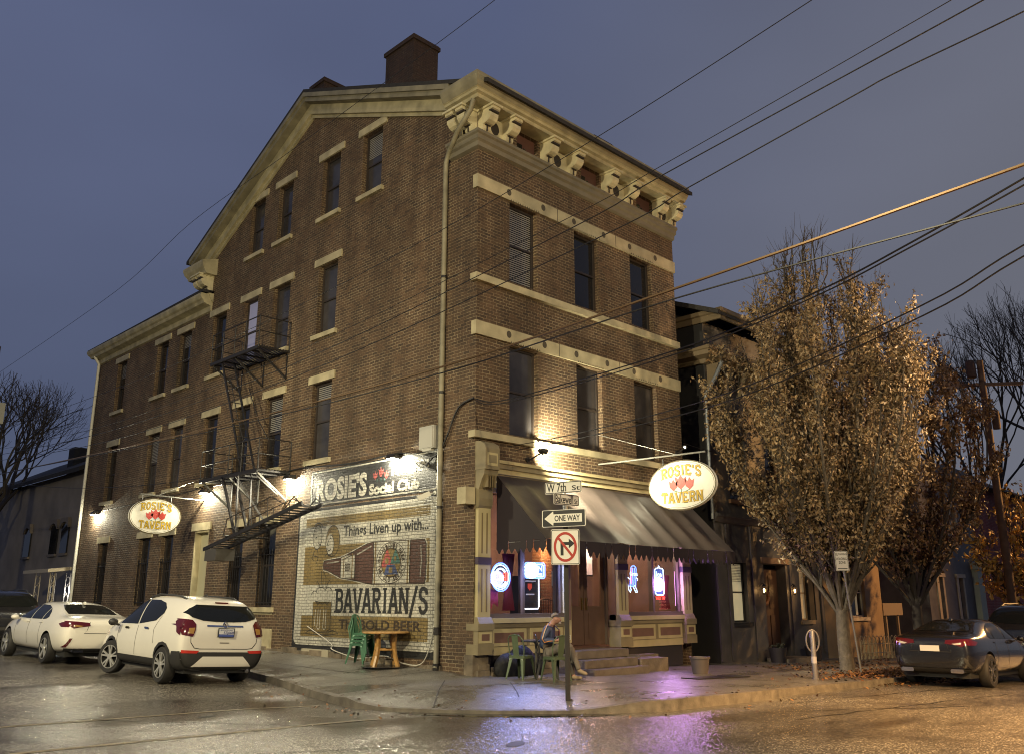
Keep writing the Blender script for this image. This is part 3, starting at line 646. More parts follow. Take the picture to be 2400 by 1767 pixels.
mb=MB(); mb.box(-.28,-.005,-.03,.25,3.62,3.98,0); mb.build('corner_block',M_cream,tav)
def bulkhead(x0,x1,n):
    mb=MB(); mb.box(x0,x1,-.03,.2,.68,1.08,0); mb.box(x0,x1,-.06,.2,1.08,1.17,0); mb.box(x0,x1,-.11,.2,1.17,1.27,1); mb.box(x0,x1,-.03,.2,.52,.68,1); mb.box(x0,x1,.02,.2,0.0,.52,2)
    w_=(x1-x0)/n
    for i in range(n):
        a,b=x0+i*w_+.06,x0+(i+1)*w_-.06; mb.box(a,b,-.045,-.03,.70,1.05,1); mb.box(a+.09,b-.09,-.05,-.045,.77,.97,3)
    mb.build('bulkhead',[M_tan,M_cl,M_black,M_brown],tav)
bulkhead(.42,2.78,2); bulkhead(5.14,7.5,2)
M_pane=bpy.data.materials.new('shop_glass'); M_pane.use_nodes=True
t=M_pane.node_tree; t.nodes.clear(); o_=t.nodes.new('ShaderNodeOutputMaterial'); g_=t.nodes.new('ShaderNodeBsdfGlossy'); g_.inputs['Roughness'].default_value=.02; tr_=t.nodes.new('ShaderNodeBsdfTransparent'); tr_.inputs[0].default_value=(.85,.83,.84,1); fr_=t.nodes.new('ShaderNodeFresnel'); fr_.inputs[0].default_value=1.6; mx_=t.nodes.new('ShaderNodeMixShader')
t.links.new(fr_.outputs[0],mx_.inputs[0]); t.links.new(tr_.outputs[0],mx_.inputs[1]); t.links.new(g_.outputs[0],mx_.inputs[2]); t.links.new(mx_.outputs[0],o_.inputs[0])
def shopwin(x0,x1,z0,z1,mull):
    mb=MB(); f=.07
    mb.box(x0,x0+f,.0,.14,z0,z1); mb.box(x1-f,x1,.0,.14,z0,z1); mb.box(x0+f,x1-f,.0,.14,z1-f,z1); mb.box(x0,x1,-.05,.14,z0-.09,z0); 
    mb.box(mull-.035,mull+.035,.002,.138,z0,z1-f)
    wn=mb.build('shop_window',M_sill,tav); mb=MB()
    [mb.add([(p,.064,z0),(q,.064,z0),(q,.064,z1-f),(p,.064,z1-f)],[(0,1,2,3)]) for p,q in ((x0+f,mull-.035),(mull+.035,x1-f))]; mb.build('pane',M_pane,wn,fix=False)
shopwin(.42,2.78,1.36,4.0,1.5); shopwin(5.14,7.5,1.36,4.0,6.3)
# double door, half glazed, set back in its recess
mb=MB(); mb.box(3.04,3.1,.25,.45,.6,4.0); mb.box(4.66,4.72,.25,.45,.6,4.0); mb.box(3.1,4.66,.28,.45,3.0,4.0,1); mb.box(3.02,3.04,.0,.45,.6,4.0,1); mb.box(4.72,4.74,.0,.45,.6,4.0,1)
fr=mb.build('door_frame',[M_sill,M_brown],tav)
for a,b in ((3.1,3.87),(3.89,4.66)):
    mb=MB(); mb.box(a,a+.13,.31,.36,.62,3.0); mb.box(b-.13,b,.31,.36,.62,3.0); mb.box(a+.13,b-.13,.31,.36,.62,1.5); mb.box(a+.13,b-.13,.31,.36,2.86,3.0); mb.box(a+.16,b-.16,.3,.31,.74,1.35)
    d=mb.build('door',mk('brown_door',(.11,.065,.045),.45,coord='World',var=.15,vs=3),tav)
    mb=MB(); mb.add([(a+.13,.335,1.5),(b-.13,.335,1.5),(b-.13,.335,2.86),(a+.13,.335,2.86)],[(0,1,2,3)]); mb.build('pane',M_pane,d,fix=False)
    mb=MB(); mb.box(b-.09 if a<3.5 else a+.05,b-.05 if a<3.5 else a+.09,.27,.31,1.42,1.7); mb.build('handle',mk('brass',(.4,.27,.1),.3,metal=1),d)
# kick wall and stone base at shop level
mb=MB(); random.seed(8); x=.05
mb.box(-.02,.42,-.02,.25,.05,.55,0)
while x<2.6:
    wd=random.uniform(.3,.6); hh=random.uniform(.14,.2); mb.box(x,x+wd-.03,-.1-random.uniform(0,.06),.2,.04,.04+hh,0)
    mb.box(x+.08,x+wd-.0,-.06,.2,.045+hh,.045+hh+random.uniform(.08,.13),0); x+=wd
mb.box(5.15,5.9,-.36,.02,-.1,.36,1)
mb.build('foundation',[M_found,M_stone],tav)
for i,(x0,x1,y,zt) in enumerate(((2.30,4.27,-1.32,.20),(2.42,4.30,-.96,.365),(2.6,4.5,-.55,.54))):
    mb=MB(); z0=(-.1,.2051,.3751)[i]; 
    mb.prism(rrect(x0,x1,y,.0 if i<2 else .3,.05,3),lambda u,v,q:(u,v,q),z0,zt); mb.build('step',M_stone,tav)
mb=MB(); text_on(mb,'643',FRONT,2.72,2.98,.76,.88,-.06,.02); mb.build('house_number',mk('number_white',(.6,.6,.55),.5),tav)
# ------------------------------------------------ bar room seen through the glass
M_intb=brick('interior_brick',(.26,.11,.05),(.19,.085,.045),(.25,.18,.12))
mb=MB(); mb.add([(.33,4.5,.38),(7.8,4.5,.38),(7.8,4.5,4.6),(.33,4.5,4.6)],[(0,1,2,3)]); mb.add([(.34,.2,.38),(.34,4.5,.38),(.34,4.5,4.6),(.34,.2,4.6)],[(0,1,2,3)]); mb.add([(7.8,.2,.38),(7.8,4.5,.38),(7.8,4.5,4.6),(7.8,.2,4.6)],[(0,1,2,3)])
mb.build('interior_wall',mk('bar_wall',(.16,.095,.065),.7,coord='World',var=.2,vs=2),tav)
mb=MB(); mb.box(3.35,3.72,1.2,1.5,.38,4.6); mb.build('brick_pier',M_intb,tav)
lamp('bar_room_light','POINT',(3.2,.9,2.9),95,(1,.66,.34),None,.1)
lamp('bar_room_light','POINT',(4.6,2.4,3.2),210,(1,.66,.42),None,.1)
lamp('bar_room_light','POINT',(6.6,2.2,3.2),90,(1,.62,.45),None,.1)
M_red=mk('red_curtain',(.30,.03,.05),.7,coord='World')
def curtain(x0,x1,z0,z1,label):
    mb=MB(); n=14
    for i in range(n+1):
        x=x0+(x1-x0)*i/n; y=.32+.045*math.sin(i*2.1); mb.v+=[(x,y,z0),(x*.4+.6*(x0+x1)/2,y,z1*.45+z0*.55),(x,y,z1)]
    for i in range(n):
        for j in range(2): mb.f.append((i*3+j,i*3+j+1,i*3+j+4,i*3+j+3)); mb.m.append(0)
    o=mb.build('curtain',M_red,None); tag(o,label,'curtain')
curtain(1.16,1.5,1.42,2.65,'dark red curtain gathered beside the left shop window mullion')
curtain(7.05,7.42,1.42,2.3,'bright red curtain at the far right of the right shop window')
mb=MB(); mb.add([(.55,.3,1.85),(.8,.32,1.88),(1.0,.3,1.84),(1.02,.31,1.5),(.9,.35,1.58),(.82,.31,1.45),(.66,.35,1.56),(.52,.31,1.52)],[(0,1,6,7),(1,5,6),(1,2,4,5),(2,3,4)])
tag(mb.build('cloth_banner',mk('pink_cloth',(.5,.05,.12),.6),None),'pink cloth swags hanging below the oval neon sign','cloth')
def picture(x0,x1,z0,z1,y,colr,label):
    t_=thing('framed_picture',label,'picture',((x0+x1)/2,y,z0)); mb=MB(); mb.box(x0,x1,y-.03,y,z0,z1); mb.build('frame',M_dkbrown,t_); mb=MB(); mb.box(x0+.04,x1-.04,y-.036,y-.031,z0+.04,z1-.04); mb.build('print',colr,t_)
picture(3.98,4.25,1.95,2.4,1.6,mk('print_teal',(.25,.35,.32),.5,emit=(.2,.3,.28),es=.12),'small framed print beside the lit brick pier inside the bar')
picture(6.5,6.85,2.3,3.1,2.5,mk('print_white',(.6,.55,.5),.5,emit=(.6,.5,.4),es=.35),'tall pale framed poster seen through the entrance door glass')
picture(6.55,7.1,2.65,3.0,3.0,mk('print_pink',(.5,.2,.18),.5,emit=(.6,.2,.18),es=.25),'reddish framed sign on the far wall behind the door glass')
t_=thing('drinks_cabinet','black drinks cabinet with red crest behind the left shop window','cabinet',(2.57,.9,.38))
mb=MB(); mb.box(1.55,2.05,.75,1.2,.38,2.2); mb.xf(Matrix.Translation((.72,0,0))).build('body',M_black,t_); mb=MB(); mb.tube([(1.55,.74,1.45),(2.02,.74,1.45),(2.05,.74,1.5),(2.05,.74,2.2)],.014,5); mb.xf(Matrix.Translation((.72,0,0))).build('lit_edge',glow('cab_edge',(.8,.85,1),4),t_)
mb=MB(); mb.prism([(1.68,2.02),(1.82,2.02),(1.82,1.92),(1.75,1.86),(1.68,1.92)],FRONT,.743,.748); mb.xf(Matrix.Translation((.72,0,0))).build('crest',mk('crest_red',(.6,.06,.03),.5,emit=(.8,.08,.03),es=.5),t_)
mb=MB(); mb.box(1.6,1.95,.743,.748,2.06,2.09); mb.box(1.62,1.9,.743,.748,1.76,1.79); mb.xf(Matrix.Translation((.72,0,0))).build('lettering_panel',mk('crest_white',(.6,.6,.6),.5,emit=(.7,.7,.7),es=.3),t_)
t_=thing('reflected_chair','wooden spindle back chair put inside the bar to stand for a reflection','chair',(3.3,.8,.38))  # chair added indoors in place of a reflection in the glass
mb=MB(); mb.box(2.15,2.65,.6,1.05,.8,.84)
for q in (2.18,2.62):
    for y in (.63,1.02): mb.tube([(q,y,.38),(q,y,.82)],.02,6)
mb.xf(Matrix.Translation((.9,0,.32))).build('seat',mk('chair_wood',(.12,.06,.03),.4),t_); mb=MB(); mb.tube([(2.12,.98,1.32),(2.4,1.05,1.36),(2.68,.98,1.32)],.02,6)
for i in range(7): mb.tube([(2.16+i*.08,1.0,.84),(2.14+i*.085,1.0,1.33)],.008,5)
mb.xf(Matrix.Translation((.9,0,.32))).build('backrest',MAT['chair_wood'],t_)
# ------------------------------------------------ neon signs in the windows
def neon(name,label,loc): return thing(name,label,'neon sign',loc)
NB=glow('neon_blue',(.10,.2,1.),7); NW=glow('neon_white',(.5,.72,1.),4); NR=glow('neon_red',(1,.05,.03),5); NO=glow('neon_red_script',(1,.10,.05),4)
F3=lambda u,v,d:(u,d,v)
t_=neon('neon_sign','oval blue neon sign with red script in the left shop window',(.95,.2,1.83))
mb=MB(); mb.tube([F3(a,b,.16) for a,b in blob(.95,2.13,.285,.30,28)],.013,6,closed=True); mb.build('outer_tube',NB,t_,smooth=True)
mb=MB(); mb.tube([F3(a,b,.17) for a,b in blob(.95,2.13,.245,.26,28)],.012,6,closed=True); mb.build('inner_tube',NW,t_,smooth=True)
mb=MB(); text_on(mb,'Chill',F3,.73,1.17,2.05,2.24,.16,.02); mb.build('script',NO,t_)
mb=MB(); mb.tube([F3(a,b,.165) for a,b in arc(.95,2.1,.18,.17,205,335,10)],.03,6); mb.tube([F3(a,b,.165) for a,b in arc(.95,2.12,.17,.19,40,140,10)],.022,6); mb.build('white_bar',NW,t_,smooth=True)
mb=MB(); mb.prism(blob(.95,2.13,.27,.285,24),F3,.2,.215); mb.build('backing',mk('neon_backing',(.03,.01,.012),.5),t_)
t_=neon('neon_sign','blue white rectangular neon sign beside the street sign pole',(2.03,.2,2.1))
mb=MB(); mb.tube([F3(a,b,.16) for a,b in rrect(1.71,2.36,2.125,2.465,.06)],.014,6,closed=True); mb.build('outer_tube',NB,t_,smooth=True)
mb=MB(); mb.tube([F3(a,b,.165) for a,b in rrect(1.75,2.32,2.16,2.43,.045)],.013,6,closed=True); mb.build('inner_tube',NW,t_,smooth=True)
mb=MB(); text_on(mb,'OPEN',F3,1.8,2.27,2.28,2.40,.16,.03); mb.box(1.8,2.27,.158,.162,2.19,2.24); mb.build('lettering',NW,t_)
mb=MB(); mb.prism(rrect(1.72,2.35,2.135,2.455,.05),F3,.2,.215); mb.build('backing',mk('neon_backing_blue',(.02,.04,.08),.5,emit=(.15,.35,1),es=.8),t_)
t_=neon('neon_sign','neon beach chair sign in the right shop window',(5.57,.2,1.83))
mb=MB(); 
for q in range(4): mb.tube([F3(5.53+q*.075,1.98+.0*q,.16),F3(5.58+q*.075,2.42+.03*math.sin(q),.16)],.011,6)
mb.tube([F3(5.53,1.98,.16),F3(5.76,1.98,.16)],.011,6); mb.tube([F3(a,b,.16) for a,b in arc(5.69,2.42,.11,.08,0,180,8)],.011,6)
mb.build('slats',NB,t_,smooth=True)
mb=MB(); mb.tube([F3(5.3,2.28,.16),F3(5.45,2.2,.16),F3(5.55,2.16,.16)],.012,6); mb.tube([F3(5.36,2.46,.16),F3(5.34,1.99,.16),F3(5.42,1.94,.16)],.011,6); mb.tube([F3(5.42,2.08,.16),F3(5.47,1.9,.16),F3(5.53,1.84,.16),F3(5.57,1.9,.16),F3(5.52,2.0,.16)],.011,6); mb.tube([F3(5.66,1.97,.16),F3(5.76,1.84,.16),F3(5.82,1.84,.16),F3(5.8,1.9,.16),F3(5.72,2.02,.16)],.011,6); mb.tube([F3(5.8,2.2,.16),F3(5.85,2.18,.16),F3(5.84,2.13,.16)],.011,6); mb.build('frame_tube',NW,t_,smooth=True)
mb=MB(); text_on(mb,'Corona',F3,5.52,5.84,2.25,2.35,.15,.02); mb.build('lettering',NW,t_)
mb=MB(); mb.tube([F3(5.575,2.06,.165),F3(5.6,2.44,.165)],.012,6); mb.build('red_slat',NR,t_,smooth=True)
t_=neon('neon_sign','tall white and blue neon bottle sign with red lettering below',(6.79,.2,1.65))
mb=MB(); mb.tube([F3(a,b,.16) for a,b in [(6.60,1.82),(6.60,2.42),(6.66,2.46),(6.74,2.46),(6.78,2.52),(6.84,2.46),(6.93,2.46),(6.98,2.42),(6.98,1.82),(6.93,1.78),(6.66,1.78)]],.017,6,closed=True); mb.build('outer_tube',NW,t_,smooth=True)
mb=MB(); text_on(mb,'Ice',F3,6.67,6.9,2.24,2.38,.16,.03); mb.prism(blob(6.79,2.02,.1,.13,16),F3,.158,.162); mb.build('inner_shapes',NW,t_)
mb=MB(); mb.prism(rrect(6.6,6.98,1.8,2.44,.04),F3,.2,.215); mb.build('backing',mk('neon_backing_teal',(.03,.05,.12),.5,emit=(.1,.2,.8),es=.5),t_)
mb=MB(); text_on(mb,'WILD TAP',F3,6.6,7.02,1.655,1.74,.16,.02); mb.build('red_lettering',NR,t_)
mb=MB(); text_on(mb,'059-WL4',F3,6.72,7.04,1.585,1.635,.15,.01); text_on(mb,'059-LD',F3,6.75,7.04,1.49,1.545,.15,.01); text_on(mb,'059-RS-A',F3,6.72,7.12,1.40,1.455,.15,.01); mb.build('small_lettering',mk('dull_red_letters',(.4,.1,.08),.5,emit=(1,.25,.2),es=.25),t_)
lamp('neon_glow_light','POINT',(6.9,-.12,2.05),95,(.70,.34,1),None,.22); lamp('neon_glow_light','POINT',(2.05,-.12,2.3),105,(.32,.40,1),None,.22); lamp('neon_glow_light','POINT',(.95,-.12,2.1),60,(.36,.42,1),None,.2)
mb=MB(); mb.tube([(7.44,.12,1.5),(7.44,.12,2.4)],.012,6); tag(mb.build('neon_tube',glow('neon_pink',(1,.4,.85),3),None,smooth=True),'upright pink neon tube at the right edge of the shop front','neon tube')
# ------------------------------------------------ awning
aw=thing('awning','dark fabric shop awning with scalloped valance over the entrance','awning',(4.2,0,3.2))
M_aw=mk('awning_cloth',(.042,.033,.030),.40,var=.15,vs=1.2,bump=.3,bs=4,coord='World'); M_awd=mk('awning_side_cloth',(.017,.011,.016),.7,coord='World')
X0,X1,YF,ZT,ZF,ZV=.62,7.84,-1.5,4.30,2.86,2.64
mb=MB(); nx=72; ny=10
for i in range(nx+1):
    for j in range(ny+1):
        a=i/nx; b=j/ny; x=X0+(X1-X0)*a; y=-.05+(YF+.05)*b; z=ZT+(ZF-ZT)*b
        panel=(a*9)%1; z-=.075*math.sin(pi*panel)*math.sin(pi*b)**.7+.012*math.sin(a*60+b*3)*b*b+ .01*math.sin(a*23+b*9)*b
        mb.v.append((x,y,z))
for i in range(nx):
    for j in range(ny):
        k=i*(ny+1)+j; mb.f.append((k,k+1,k+ny+2,k+ny+1)); mb.m.append(0)
mb.build('top_panel',M_aw,aw,smooth=True)
def valance(fn,u0,u1,nm,drop=.24,wv=.19):
    mb=MB(); n=max(1,round((u1-u0)/wv)); s_=(u1-u0)/n
    for k in range(n):
        a=u0+k*s_; pts=[(a,0),(a+s_,0),(a+s_,-drop*.62),(a+s_*.85,-drop*.72),(a+s_*.62,-drop*.98),(a+s_*.5,-drop),(a+s_*.38,-drop*.98),(a+s_*.15,-drop*.72),(a,-drop*.62)]
        mb.flat(pts,fn,.012*math.sin(k*1.7))
    mb.build(nm,M_awd,aw)
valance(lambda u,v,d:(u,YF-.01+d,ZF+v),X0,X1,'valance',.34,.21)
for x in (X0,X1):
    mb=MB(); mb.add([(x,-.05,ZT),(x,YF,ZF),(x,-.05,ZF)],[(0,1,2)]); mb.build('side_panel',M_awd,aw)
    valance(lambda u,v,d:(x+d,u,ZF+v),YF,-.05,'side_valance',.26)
mb=MB()
for x in (X0+.02,3.0,5.4,X1-.02): mb.tube([(x,-.04,ZT-.05),(x,YF+.02,ZF-.03),(x,-.04,ZF-.03)],.016,6)
mb.tube([(X0,YF+.02,ZF-.03),(X1,YF+.02,ZF-.03)],.016,6); mb.build('frame',M_galv,aw)
# ------------------------------------------------ painted wall advertisement on the side wall
mu=thing('painted_mural','painted wall advertisement for beer with bottle, mug and lettering on the side wall','mural',(0,3.8,.5))
PB=lambda n_,c_,a_=.95: brick('mural_'+n_,c_,c_,c_,paint=c_,mortar_amt=a_,rough=.6,big=.22)
m_w=PB('white',(.44,.425,.37)); m_g=PB('gold',(.175,.125,.047)); m_k=PB('black',(.016,.016,.017),.4); m_r=PB('maroon',(.075,.036,.027)); m_red=PB('red',(.27,.06,.055)); m_bl=PB('blue',(.045,.065,.16)); m_gr=PB('teal',(.055,.13,.115)); m_br=PB('dark_brown',(.035,.022,.013)); m_sk=PB('grey',(.3,.29,.25))
S=lambda u,v,d:(d,u,v)
def paint(nm,m,*polys,off=-.006):
    for k_,p in enumerate(polys):
        mb=MB(); mb.flat(p,S,off-.0004*k_); mb.build(nm,m,mu)
def qd(a,b,c,d): return [(a,c),(b,c),(b,d),(a,d)]
E_=-.003
paint('dark_margin',m_k,rrect(1.12,6.95,.40,3.98,.08),off=-.003)
paint('sign_ground',m_k,rrect(1.2,6.45,4.02,4.97,.06),off=-.0032)
mb=MB(); strip(mb,rrect(1.26,6.39,4.07,4.92,.05),.035,S,-.006,closed=True); mb.build('sign_border',m_w,mu)
paint('white_field',m_w,rrect(1.16,6.88,.55,3.90,.18),off=-.005)
paint('gold_stripe',m_g,qd(1.45,6.55,3.50,3.72),qd(1.45,6.55,2.03,2.99),rrect(1.45,6.55,.76,1.27,.02),off=-.007)
mb=MB(); strip(mb,rrect(1.3,6.72,.66,3.80,.14),.022,S,-.0085,closed=True); mb.build('border_line',m_sk,mu)
mb=MB(); text_on(mb,"ROSIE'S",S,6.17,3.92,4.13,4.74,-.0065,.045); mb.build('lettering',m_w,mu)
mb=MB(); text_on(mb,"Social Club",S,3.82,1.86,4.12,4.40,-.0065,.05); mb.build('lettering',m_w,mu)
mb=MB(); text_on(mb,"TAVERN",S,3.02,1.55,4.52,4.82,-.0065,.04); mb.build('lettering',m_w,mu)
def rose(cx,cy,s,mb):
    mb.flat([(cx,cy-.12*s),(cx-.10*s,cy-.02*s),(cx-.12*s,cy+.12*s),(cx-.04*s,cy+.05*s),(cx,cy+.16*s),(cx+.05*s,cy+.06*s),(cx+.12*s,cy+.11*s),(cx+.09*s,cy-.04*s)],S,-.0068)
mb=MB(); rose(3.58,4.58,.8,mb); rose(3.35,4.64,.9,mb); rose(3.13,4.56,.8,mb); mb.build('roses',m_red,mu)
mb=MB()
for a in (3.5,3.34,3.2): mb.flat(qd(a-.012,a+.012,4.42,4.5),S,-.0068)
mb.build('rose_stems',m_gr,mu)
mb=MB(); text_on(mb,"Things Liven up with...",S,4.82,1.5,3.10,3.45,-.009,.018); mb.build('lettering',m_k,mu)
mb=MB(); slab_text(mb,"BAVARIAN/S",S,5.06,1.44,1.35,1.92,-.009,.24); mb.build('lettering',m_k,mu)
mb=MB(); text_on(mb,"The BOLD BEER",S,4.84,1.68,.97,1.19,-.009,.03); mb.build('lettering',m_br,mu)
# bottle lying on its side
bt=[(1.6,2.0),(1.56,2.1),(1.54,2.47),(1.56,2.87),(1.62,2.97),(3.55,2.99),(3.8,2.96),(4.35,2.80),(4.9,2.66),(5.45,2.62),(5.62,2.60),(5.66,2.5),(5.62,2.39),(5.45,2.37),(4.85,2.18),(4.3,2.12),(3.8,2.04),(3.55,2.01)]
paint('bottle_outline',m_w,[(a+(.03 if a>3.5 else -.03 if a<1.7 else 0),b+(.03 if b>2.5 else -.03)) for a,b in bt],off=-.0085)
paint('bottle',m_r,bt,off=-.0105)
paint('bottle_label',m_w,qd(2.13,3.52,2.012,2.978),qd(4.28,4.86,2.16,2.72),off=-.0125)
paint('label_ring',m_g,qd(3.42,3.47,2.012,2.978),qd(2.18,2.23,2.012,2.978),qd(4.36,4.4,2.15,2.76),qd(4.72,4.76,2.19,2.68),off=-.0145)
paint('label_oval',m_g,blob(2.83,2.49,.36,.32,28),off=-.0145)
mb=MB(); strip(mb,blob(2.83,2.49,.37,.33,28),.022,S,-.0165,closed=True); strip(mb,blob(2.83,2.49,.57,.47,30),.016,S,-.0165,closed=True); strip(mb,[(3.53,2.0),(3.50,2.5),(3.53,2.98)],.025,S,-.0165); strip(mb,[(2.12,2.0),(2.15,2.5),(2.12,2.98)],.025,S,-.0165); strip(mb,bt,.02,S,-.0168,closed=True); strip(mb,[(4.88,2.64),(4.86,2.19)],.018,S,-.0165); strip(mb,[(4.28,2.78),(4.26,2.13)],.018,S,-.0165); mb.build('bottle_lines',m_br,mu)
mb=MB(); strip(mb,[(1.75,2.85),(1.72,2.5),(1.75,2.15)],.03,S,-.0125); strip(mb,[(3.62,2.9),(4.2,2.72)],.035,S,-.0125); strip(mb,[(4.95,2.58),(5.5,2.55)],.03,S,-.0125); mb.build('bottle_shine',m_sk,mu)
mb=MB()
def ring_text(s,cx,cy,rx,ry,a0,a1,h):
    n=len(s)
    for i,ch in enumerate(s):
        if ch==' ': continue
        t=R(a0+(a1-a0)*i/(n-1)); k=-1 if a1>a0 else 1; y0=cx-rx*math.cos(t); z0=cy+ry*math.sin(t)
        tx,tz=k*math.sin(t),-k*math.cos(t); ux,uz=k*math.cos(t),k*math.sin(t)
        text_on(mb,ch,lambda u,v,d:S(y0-(u*tx+v*ux),z0+u*tz+v*uz,d),-h*.36,h*.36,-h*.5,h*.5,-.0165,.03)
ring_text("BAVARIAN'S BEER",2.83,2.49,.46,.39,172,8,.11)
ring_text("THE OLD SELECT",2.83,2.49,.46,.39,192,348,.11)
mb.build('lettering',m_br,mu)
tri=lambda cx,cy,s:[(cx-s,cy-s*.8),(cx+s,cy-s*.8),(cx,cy+s)]
paint('red_triangle',m_red,tri(2.98,2.58,.24),off=-.0165); paint('green_triangle',m_gr,tri(2.66,2.62,.2),off=-.0168); paint('blue_triangle',m_bl,[(2.55,2.22),(3.09,2.22),(2.98,2.44),(2.68,2.44)],off=-.017)
paint('triangle_marks',m_g,blob(2.98,2.53,.07,.08,10),blob(2.67,2.58,.05,.06,10),qd(2.76,2.9,2.26,2.38),off=-.019)
mb=MB(); strip(mb,[(4.84,2.6),(4.4,2.72)],.02,S,-.0145); text_on(mb,'BEER',S,4.68,4.46,2.34,2.52,-.0145,.02); mb.build('neck_label_print',m_br,mu)
# mug with foam
paint('mug_beer',m_g,rrect(5.22,6.02,.92,1.72,.06),off=-.009)
paint('foam',m_w,blob(5.98,1.78,.13,.09,12),blob(5.8,1.84,.15,.1,12),blob(5.6,1.82,.15,.11,12),blob(5.4,1.85,.14,.1,12),blob(5.26,1.77,.11,.09,12),qd(5.18,6.06,1.6,1.8),off=-.0105)
mb=MB()
for p in ([(6.03,1.62),(6.0,.95),(5.88,.9)],[(5.2,1.62),(5.22,.95),(5.34,.9)],[(6.3,.84),(6.1,.92),(5.9,.86),(5.3,.86),(5.1,.93),(4.85,.86),(5.3,.8),(6.3,.82)],arc(5.98,1.78,.13,.09,0,180),arc(5.7,1.86,.2,.1,0,180),arc(5.36,1.85,.16,.1,0,180),[(5.95,1.62)]+arc(5.8,1.6,.08,.05,180,360,5)+arc(5.6,1.6,.08,.05,180,360,5)+arc(5.4,1.6,.08,.05,180,360,5),[(5.62,2.36),(5.5,2.2),(5.48,1.95)],[(5.72,2.36),(5.68,2.1),(5.64,1.95)],[(5.3,2.15),(5.42,2.05),(5.45,1.95)],[(5.9,2.12),(5.78,2.02),(5.75,1.93)]):
    if len(p)>1: strip(mb,p,.018,S,-.012)
mb.build('mug_outline',m_k,mu)
mb=MB()
for q in (5.42,5.52,5.68,5.78,5.9): strip(mb,[(q,1.42),(q+.01,1.02)],.028,S,-.0115)
for q in (5.47,5.73): mb_p=arc(q,1.02,.07,.08,180,360,8); strip(mb,mb_p,.022,S,-.0117)
mb.build('mug_shine',m_w,mu)
# two cartoon heads, plain line drawing
paint('face_fill',m_sk,blob(5.98,3.22,.2,.3,20),off=-.009); paint('hair_fill',m_g,blob(5.28,3.1,.3,.38,24),off=-.009); paint('face_fill',m_w,blob(5.4,3.02,.17,.26,18),off=-.0105)
mb=MB()
for p in (arc(5.98,3.22,.21,.31,0,360,20),arc(5.98,3.45,.22,.14,0,180,8),arc(5.95,3.5,.16,.08,10,170,6),arc(5.28,3.1,.31,.39,0,360,22),arc(5.4,3.0,.18,.26,90,290,12),[(5.46,3.12),(5.52,3.02),(5.45,2.98)],arc(5.42,2.92,.08,.05,180,340,6),[(5.34,3.14),(5.38,3.17),(5.42,3.14)],[(5.5,3.15),(5.54,3.17)],[(5.93,3.08),(5.86,3.02),(5.82,3.05)],[(6.0,3.2),(6.04,3.23),(6.08,3.2)],arc(5.35,2.72,.12,.06,0,180,6),arc(5.5,2.72,.08,.06,0,180,6),[(6.05,2.92),(6.2,2.7),(6.1,2.62)],[(5.95,2.92),(5.9,2.7),(5.98,2.55)],[(6.15,2.76),(5.9,2.72)]):
    strip(mb,p,.02,S,-.0125)
mb.build('face_lines',m_k,mu)
